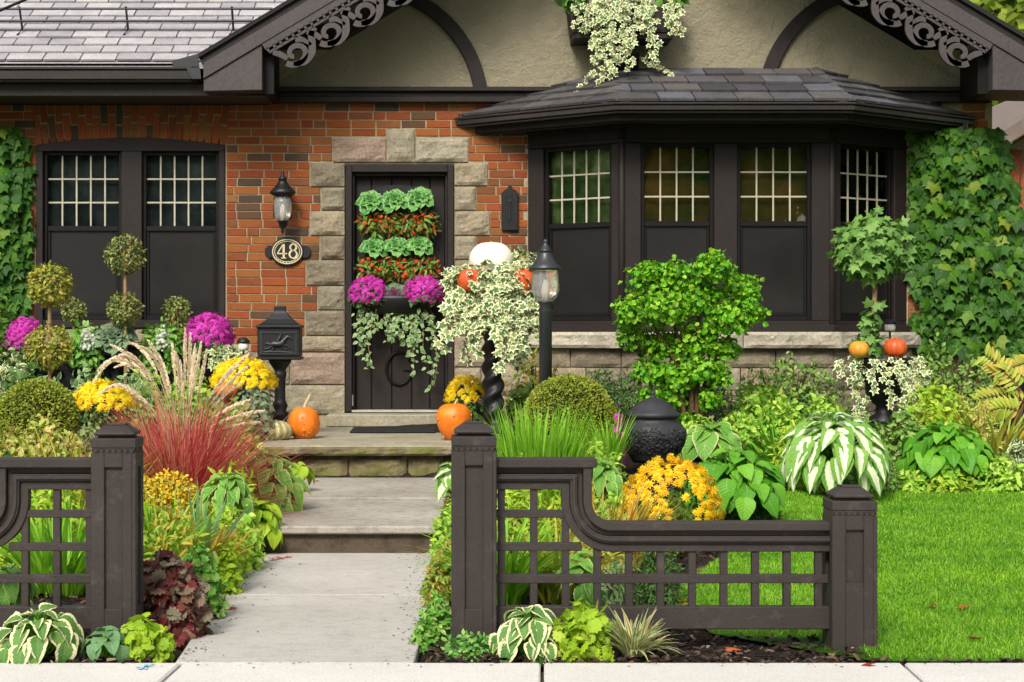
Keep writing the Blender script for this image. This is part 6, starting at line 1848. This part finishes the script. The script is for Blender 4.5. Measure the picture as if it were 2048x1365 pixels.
for (a_, b_, t_, mt, lab) in ((1555, 1650, 925, 'groundc', 'yellow-green groundcover below the left of the white-hearted hosta'), (1690, 1800, 915, 'shrub', 'dull green groundcover below the right of the white-hearted hosta'), (1835, 1940, 925, 'lime2', 'lime groundcover at the lawn edge below the green hosta'), (1935, 2060, 915, 'groundc', 'green groundcover at the lawn edge by the right photo edge'), (1600, 1720, 945, 'frill', 'dark low groundcover at the lawn edge under the hosta tips'), (1790, 1860, 945, 'groundc', 'small round-leaved groundcover left of the lime one at the lawn edge')):
    mound('groundcover', lab, 'groundcover', a_, b_, t_, 11.25, T_OVAL, 15, 520, L[mt], lo=0, amp=.25)
mound('coleus', 'pale pink-and-white leafy plant at the right photo edge above the lawn', 'plant', 2010, 2060, 880, 11.5, T_OVAL, 18, 200, L['ivy_white'])
mound('spirea', 'yellow-orange tinged shrub behind the green hosta at the right', 'shrub', 1860, 2010, 795, 12.2, T_NARROW, 16, 900, L['pinky'], stems=8, depth=.7)
# ---- shrubs along the house
mound('yew_hedge', 'dark green low hedge under the left of the bay, behind the boxwood dome', 'hedge', 1095, 1300, 738, 13.0, T_NARROW, 11, 3200, L['hedge'], lobes=[(-.6, 0, 0, .5, .9), (0, .1, 0, .55, 1), (.55, 0, 0, .5, .95)], depth=.4)
mound('yew_hedge', 'dark green shrub behind the stems of the curly shrub', 'hedge', 1270, 1480, 755, 13.0, T_NARROW, 11, 2600, L['hedge'], lobes=[(-.4, 0, 0, .6, 1), (.4, 0, 0, .6, .95)], depth=.4)
mound('loose_shrub', 'loose green twiggy shrub under the bay sill, right of the curly shrub', 'shrub', 1450, 1700, 712, 12.9, T_OVAL, 12, 2600, L['shrub'], lobes=[(-.5, 0, 0, .5, .85), (0, .1, 0, .55, 1), (.5, 0, 0, .5, .9)], depth=.6, stems=14)
mound('loose_shrub', 'grey-green loose shrub right of the black urn under the creeper', 'shrub', 1820, 2000, 690, 13.0, T_OVAL, 12, 2000, L['shrub'], lobes=[(-.4, 0, 0, .6, 1), (.4, 0, 0, .6, .9)], depth=.6, stems=12)
mound('leafy_filler', 'mixed green filler plants behind the white-hearted hosta', 'shrub', 1500, 1720, 795, 12.1, T_OVAL, 15, 1500, L['groundc'], lobes=[(-.5, 0, 0, .55, 1), (.3, 0, 0, .6, .95)], depth=.6)
mound('leafy_filler', 'mixed green filler plants below the black urn', 'shrub', 1680, 1860, 822, 12.0, T_OVAL, 14, 1300, L['shrub'], lobes=[(-.4, 0, 0, .6, .9), (.4, 0, 0, .6, 1)], depth=.6)
mound('leafy_filler', 'green filler plants between the lidded urn and the curly shrub', 'shrub', 1340, 1540, 830, 11.7, T_OVAL, 14, 1200, L['groundc'], lobes=[(-.4, 0, 0, .6, .9), (.4, 0, 0, .6, 1)], depth=.6)
mound('leafy_filler', 'yellow-leaved filler plant between the pedestal and the lamp post', 'shrub', 1000, 1140, 705, 13.3, T_OVAL, 16, 420, L['yellowfern'], depth=.8, stems=6)
mound('leafy_filler', 'dark green filler plants at the foot of the pedestal', 'shrub', 1012, 1080, 770, 12.8, T_OVAL, 15, 500, L['shrub'], depth=.7)
# sumac fronds
Ys = 12.3
s = Ys / FOC
sm = root_at('sumac', 'yellow-leaved sumac with feathery fronds at the right edge', 'shrub', 2005, Ys)
o = np.array(sm.location)
fr_ = [((2050, 790), (2005, 735), (1972, 712)),  ((2060, 810), (2010, 780), (1960, 800)), ((2060, 770), (2040, 740), (1995, 745)), ((2050, 830), (2000, 800), (1965, 835)), ((2070, 720), (2050, 725), (2015, 740))]
m = MB()
for q in fr_:
    a_, b_, c = [np.array(P(px, py, Ys + R.uniform(-.1, .1))) - o for px, py in q]
    C = [(1 - t) ** 2 * a_ + 2 * t * (1 - t) * b_ + t * t * c for t in np.linspace(0, 1, 14)]
    m.tube([tuple(p) for p in C], .004, 5)
    pos, d = [], []
    for i in range(2, 14):
        tg = C[i] - C[i - 1]; tg = tg / np.linalg.norm(tg); sd = np.cross(tg, (0, 1, 0))
        for k in (-1, 1): pos.append(C[i]); d.append(tg * .6 + sd * k + np.array([0, -.2, -.25]))
    leaf_objs(T_NARROW, L['yellowfern'], np.array(pos), np.array(d), NR.normal(0, .2, (len(pos), 3)) + np.array([0, -1, .4]), 30 * s * NR.uniform(.8, 1.15, len(pos)), sm)
m.tube([(0, 0, -.05), tuple(np.array(P(2050, 800, Ys)) - o)], .012, 6); m.build('stem', M['bark'], sm, world=False)

# ---- left bed behind the red grass
rosette('grey-green ornamental kale in the middle of the window trough', 230, 672, 13.45, 46, L['kale'], 34, name='ornamental_kale', cat='kale', face=(0, -.6, .8))
mound('trough_foliage', 'bright green leafy filler in the window trough, left part', 'plant', 135, 215, 650, 13.6, T_OVAL, 15, 260, L['frill'], z=1.0, lo=-.8)
mound('trough_foliage', 'bright green leafy filler in the window trough beside the magenta mum', 'plant', 280, 375, 645, 13.6, T_OVAL, 15, 320, L['frill'], z=1.0, lo=-.8)
for i, (px, py) in enumerate(((176, 655), (325, 652))): mound('alyssum', 'white flower tuft in the window trough, ' + ('left of the grey kale', 'right of the grey kale')[i], 'flower', px - 15, px + 15, py, 13.45, T_DAISY, 9, 34, L['fl_white'], z=1.02)
mound('euonymus', 'white-edged leafy shrub at the left edge below the creeper', 'shrub', -30, 75, 690, 12.4, T_OVAL, 17, 420, L['ivy_white'], depth=.6)
mound('euonymus', 'yellow-green shrub at the left edge in front of the creeper', 'shrub', -40, 40, 590, 13.3, T_OVAL, 18, 330, L['boston_y'], depth=.6)
mound('euonymus', 'pale green variegated groundcover before the window trough', 'groundcover', 40, 215, 735, 11.8, T_OVAL, 16, 900, L['ivy_small'], lobes=[(-.4, 0, 0, .6, .9), (.5, .1, 0, .55, 1)])
mound('euonymus', 'pale variegated plant between the trough and the straw plumes', 'groundcover', 200, 330, 742, 11.9, T_OVAL, 16, 420, L['ivy_small'])
mound('loose_shrub', 'grey and green foliage under the yellow mum left of the mailbox', 'plant', 460, 555, 785, 12.2, T_OVAL, 14, 420, L['kale'])
mound('trough_foliage', 'white-variegated ivy tuft under the magenta mum by the white solar light', 'ivy', 420, 480, 690, 13.2, T_IVY, 16, 130, L['ivy_white'], z=.95, lo=-.8)
mound('loose_shrub', 'dark green low planting behind the left boxwood dome', 'shrub', -30, 130, 735, 11.4, T_OVAL, 15, 700, L['hedge'])
mound('loose_shrub', 'dark leafy planting behind the red fountain grass', 'shrub', 220, 480, 760, 11.2, T_OVAL, 15, 1200, L['shrub'], lobes=[(-.5, 0, 0, .5, .9), (.1, 0, 0, .5, 1), (.6, 0, 0, .4, .8)])
mound('leafy_filler', 'yellow-green leafy plants at the foot of the red grass beside the steps', 'plant', 400, 520, 935, 8.9, T_NARROW, 22, 500, L['lime2'])
mound('loose_shrub', 'green leafy plants left of the green squash below the porch slab', 'plant', 430, 530, 865, 11.2, T_OVAL, 20, 380, L['redtip'])
mound('loose_shrub', 'green leafy planting at the right porch corner, behind the gate post', 'plant', 925, 1010, 870, 10.6, T_OVAL, 26, 300, L['ivy_small'])

mound('leafy_filler', 'leafy green planting between the straw plumes and the mailbox post', 'shrub', 440, 512, 800, 11.9, T_OVAL, 15, 420, L['shrub'], depth=.5)
mound('leafy_filler', 'broad green planting under the window trough', 'shrub', 130, 470, 748, 12.8, T_OVAL, 17, 1800, L['groundc'], lobes=[(-.6, 0, 0, .45, .9), (-.1, 0, 0, .45, 1), (.5, 0, 0, .45, .95)], depth=.5)
mound('leafy_filler', 'bright green planting along the fence behind the left gate post', 'groundcover', 262, 420, 1010, 7.0, T_NARROW, 22, 600, L['blade_y'], depth=.6)
mound('leafy_filler', 'lime green planting behind the top rail of the stepped fence', 'groundcover', 990, 1200, 905, 8.8, T_NARROW, 20, 1100, L['lime2'], lobes=[(-.5, 0, 0, .6, 1), (.4, 0, 0, .6, .9)], depth=.6)
mound('leafy_filler', 'orange and green mixed planting inside the curve of the stepped fence', 'groundcover', 1120, 1270, 1000, 7.9, T_NARROW, 17, 700, L['redtip'], depth=.6)
mound('leafy_filler', 'soft green planting left of the lidded urn', 'groundcover', 1110, 1250, 880, 10.0, T_NARROW, 18, 700, L['groundc'], depth=.6)
mound('leafy_filler', 'bright green mixed planting before the bay base, left of the white-hearted hosta', 'shrub', 1440, 1600, 770, 12.4, T_OVAL, 16, 900, L['groundc'], depth=.5)
mound('leafy_filler', 'lime green filler plants right of the black urn plinth', 'shrub', 1790, 1960, 770, 12.2, T_OVAL, 16, 1000, L['lime2'], depth=.5)
mound('leafy_filler', 'feathery yellow-green planting between white-hearted hosta and dark green hosta', 'groundcover', 1540, 1640, 850, 11.0, T_NARROW, 18, 600, L['lime2'], depth=.5)
hosta('lime-green hosta spilling over the left end of the lower step', 520, 985, 1085, 96, 8.75, L['lime'], 44, 40, T_HOSTA)
hosta('pale yellow-green hosta below the red grass, left of the steps', 455, 930, 1020, 110, 8.6, L['hosta_p'], 48, 44, T_HOSTAN)
mound('leafy_filler', 'yellow-green fine-leaved plant between the iris fan and the lower step', 'groundcover', 400, 500, 1010, 7.9, T_OVAL, 14, 420, L['lime2'], depth=.5)
mound('leafy_filler', 'pink-flushed low shrub behind the left top rail, by the dome', 'shrub', 40, 210, 860, 9.3, T_OVAL, 14, 800, L['pinky'], depth=.5)
# ---- lawn: every blade short, leaning a little, denser than the soil shows
bx = []
def lawn_pts(n, x0, x1, y0, y1):
    p = np.stack([NR.uniform(x0, x1, n), NR.uniform(y0, y1, n)], 1)
    return p[in_poly(p[:, 0], p[:, 1], LAWN)]
pts = np.concatenate([lawn_pts(200000, .9, 4.6, 5.8, 8.2), lawn_pts(150000, .9, 5.2, 8.2, 11.3)])
N = len(pts)
sc_ = np.interp(pts[:, 1], [5.8, 11.3], [1.0, 1.5])
base = np.stack([pts[:, 0], pts[:, 1], gz(pts[:, 0], pts[:, 1]) + .015], 1)
A_, _ = blades(N, 0, NR.uniform(.012, .030, N), (.05, .9), (.2, 1.1), NR.uniform(.0016, .003, N) * sc_, 2, base=base)
link('lawn_grass', np_mesh('lawn_grass', A_), L_turf if False else M['turf'], None, kind='stuff')

# ---- bark chips on the soil
n = 15000
p = np.stack([NR.uniform(-2.2, 3.2, n), 5.815 + (NR.rand(n) ** 1.6) * 5.4], 1)
p = p[~in_poly(p[:, 0], p[:, 1], LAWN) & ~((p[:, 0] > -.99) & (p[:, 0] < -.0) )| ((p[:, 0] > -.06) & (p[:, 0] < .05) & (p[:, 1] < 8.7))]
edge_n = 1400
N = len(p)
pos = np.stack([p[:, 0], p[:, 1], gz(p[:, 0], p[:, 1]) + NR.uniform(.004, .02, N)], 1)
d = NR.normal(0, 1, (N, 3)); d[:, 2] *= .35
nn = NR.normal(0, .5, (N, 3)) + np.array([0, -.2, 1])
T_CHIP = (np.array([(-.22, 0, 0), (.2, .06, 0), (.16, 1, 0), (-.15, .92, 0), (0, .5, .16)], float), np.array([(0, 1, 4), (1, 2, 4), (2, 3, 4), (3, 0, 4)]), np.array([(0, 0), (1, 0), (1, 1), (0, 1), (.5, .5)]))
link('bark_chips', np_mesh('bark_chips', place_leaves(T_CHIP, pos, d, nn, NR.uniform(.012, .042, N)), False), M['chip'], None, kind='stuff')

# ---- crumbs of soil and bark strayed onto the path edges and the pavement
n = 420
yy = NR.uniform(5.2, 8.7, n)
side_ = NR.rand(n) < .5
off = NR.exponential(.05, n)
xx = np.where(side_, -.895 + off, -.075 - off * .9)
pv = yy < 5.81
xx = np.where(pv, NR.uniform(-2, 2.4, n), xx); yy = np.where(pv, 5.80 - NR.exponential(.05, n), yy)
p = np.stack([xx, yy, np.full(n, .003)], 1)
d = NR.normal(0, 1, (n, 3)); d[:, 2] = 0
link('soil_crumbs', np_mesh('soil_crumbs', place_leaves(T_CHIP, p, d, np.tile(np.array([[0, 0, 1.0]]), (n, 1)), NR.uniform(.004, .016, n)), False), M['chip'], None, kind='stuff')

# ---- fallen leaves
spots = [(517, 1120, 'path'), (540, 1118, 'path'), (562, 1117, 'path'), (578, 1114, 'path'), (455, 1215, 'path'), (628, 962, 'slab'), (810, 983, 'slab'), (1925, 1210, 'lawn'), (1935, 1270, 'lawn'), (1860, 1209, 'lawn'), (1450, 1292, 'mulch'), (1372, 1200, 'lawn'), (1368, 1206, 'lawn'), (845, 1105, 'path'), (1745, 1318, 'mulch'), (1640, 992, 'lawn'), (1830, 992, 'lawn')]
zs = {'path': .006, 'slab': .158, 'lawn': .035, 'mulch': .02}
w_ = ['leftmost of four before the lower step riser', 'second from left before the lower step riser', 'third from left before the lower step riser', 'rightmost of four before the lower step riser', 'on the path beside the burgundy heuchera', 'on the upper slab by the small lime hosta', 'in the middle of the upper step slab', 'in the open lawn, middle one', 'in the open lawn, nearest the pavement', 'in the open lawn close to the end post', 'on the mulch under the stepped fence', 'in the lawn behind the lattice, upper one', 'in the lawn behind the lattice, lower one', 'at the right path edge before the riser', 'on the mulch at the foot of the end post', 'at the back lawn edge behind the end post', 'at the back lawn edge below the lime groundcover']
for li, (px, py, k) in enumerate(spots):
    Y = (EYE - zs[k]) * FOC / (py - VPY)
    x = X(px, Y)
    z = zs[k] if k in ('path', 'slab') else G(x, Y) + zs[k] - .0
    V, T, UV = T_BOSTON
    o = link('fallen_leaf', tmpl_mesh(T_BOSTON, L['fallen']))
    o.location = (x, Y, z); o.rotation_euler = (R.uniform(-.3, .3), R.uniform(-.3, .3), R.uniform(0, 6)); q = R.uniform(.035, .06); o.scale = (q, q, q * .6)
    tag(o, 'fallen red-orange leaf ' + w_[li], 'fallen leaf', 'fallen leaves')

# ---- beyond the house: neighbour, gate, trees
nh = thing('neighbour_house', 'red brick neighbouring house with pale window trim and sloping brown roof at the right edge', 'house', (7.6, 19, 0))
YN = 19.0
nx = lambda q: X(q, YN)
nz_ = lambda q: Z(q, YN)
m = MB(); m.box(nx(2010), nx(2010) + 7, YN, YN + 6, 0, nz_(300)); m.build('wall', piece_mat('neighbour_brick', [(.36, .10, .05)], .85, .2, 3), nh)
m = MB(); m.poly([(nx(1985), YN - .4, nz_(292)), (nx(1985), YN + 6.5, nz_(292)), (nx(2260), YN + 6.5, nz_(120)), (nx(2260), YN - .4, nz_(120))], Vector((0, 0, .12))); m.poly([(nx(1985), YN - .42, nz_(300)), (nx(2260), YN - .42, nz_(128)), (nx(2260), YN - .42, nz_(110)), (nx(1985), YN - .42, nz_(285))], Vector((0, -.03, 0))); m.build('roof', surf('neighbour_roof', (.20, .15, .12), (.14, .11, .09), 6, .8), nh)
m = MB(); m.poly_y([(nx(2012), nz_(300)), (nx(2300), nz_(300)), (nx(2260), nz_(130))], YN + .02, YN + .2); m.build('gable_wall', surf('neighbour_siding', (.45, .36, .27), None, 4, .8), nh)
f = MB(); f.box(nx(2030), nx(2110), YN - .05, YN + .02, nz_(560), nz_(430)); wi = f.build('window', surf('pale_trim', (.62, .58, .5), None, 6, .6), nh)
f = MB(); f.box(nx(2040), nx(2070), YN - .06, YN - .052, nz_(550), nz_(440)); f.box(nx(2075), nx(2104), YN - .06, YN - .052, nz_(550), nz_(440)); f.build('pane', M['pane'], wi)
f = MB(); f.box(nx(2020), nx(2120), YN - .10, YN + .02, nz_(575), nz_(561)); f.build('sill', surf('pale_sill', (.55, .5, .42), None, 6, .6), wi)
gt_ = thing('side_gate', 'dark board gate between the creeper and the neighbouring house', 'gate', (X(2040, 14.8), 14.8, .3))
for k in range(6):
    m = MB(); x0 = X(2003, 14.8) + k * .15; m.box(x0, x0 + .142, 14.8, 14.83, .2, Z(605, 14.8)); m.build('board', M['black'], gt_, bevel=.004)
m = MB(); m.box(X(2003, 14.8), X(2003, 14.8) + .9, 14.77, 14.798, Z(640, 14.8), Z(625, 14.8)); m.build('rail', M['black'], gt_)

def street_tree(label, x, y, h, r, mat, n, lp, group=None):
    root = thing('street_tree', label, 'tree', (x, y, -.2), group)
    m = MB(); m.tube([(0, 0, 0), (.1, 0, h * .35), (.0, .1, h * .6), (.1, 0, h * .85)], [.24, .19, .13, .05], 9)
    for k in range(7):
        a_ = R.uniform(0, 6.28); m.tube([(0, 0, h * (.35 + .05 * k)), (math.cos(a_) * r * .45, math.sin(a_) * r * .45, h * (.5 + .05 * k)), (math.cos(a_) * r * .8, math.sin(a_) * r * .8, h * (.58 + .05 * k))], [.09, .06, .02], 6)
    m.build('trunk', M['bark'], root, world=False)
    A_ = []
    for k in range(16):
        a_ = R.uniform(0, 6.28); q = R.uniform(.1, .75) * r
        A_.append(shell((math.cos(a_) * q, math.sin(a_) * q, h * R.uniform(.42, .95)), (r * .42, r * .42, r * .34), n // 16, T_TINY, lp, .7, -1, .3))
    leafmesh(root, 'crown', A_, mat, None)
    return root
street_tree('pale yellow-green tree showing over the right end of the gable roof', 12.4, 37, 17.0, 4.6, L['tree_y'], 7000, .42)
names = ['at the far left', 'left of the house axis', 'straight across', 'right of the house axis', 'at the far right', 'second from the far left', 'second from the far right']
for i, (x, y) in enumerate(((-11, -13), (-3.5, -14), (1.5, -12.5), (6, -13.5), (14, -14), (-7.5, -15), (10, -12.5))):
    street_tree('leafy tree across the street, %s, mirrored in the panes' % names[i], x, y, 10.5 + i % 3, 3.8, L['tree'], 7000, .55, 'trees across the street')
street_tree('small dense tree on the far kerb, between left and middle trees', -6.4, -10.5, 8.0, 3.0, L['tree'], 9000, .5, 'trees across the street')  # unseen; put in to cover a sky patch mirrored in the left window
for i, (x, y) in enumerate(((-15, -24), (-7, -23), (0, -25), (7, -23), (15, -24))):
    street_tree('tall leafy tree in the back row across the street, %s' % ('far left', 'left', 'middle', 'right', 'far right')[i], x, y, 16, 6.0, L['tree'], 12000, .8, 'trees across the street')  # unseen row, added to close bright gaps in the left window's reflection
for (x, y, w_) in ((-13.5, 7.0, 'left'), (-19, 3.5, 'left'), (13.5, 8.0, 'right'), (11.6, 12.3, 'right')):
    street_tree('leafy garden tree %s of the house, the %s one' % (w_, 'nearer' if (w_ == 'left' and x > -18) or (w_ == 'right' and y > 10) else 'farther'), x, y, 7.2, 3.6, L['tree'], 9000, .5, 'garden trees beside the house')
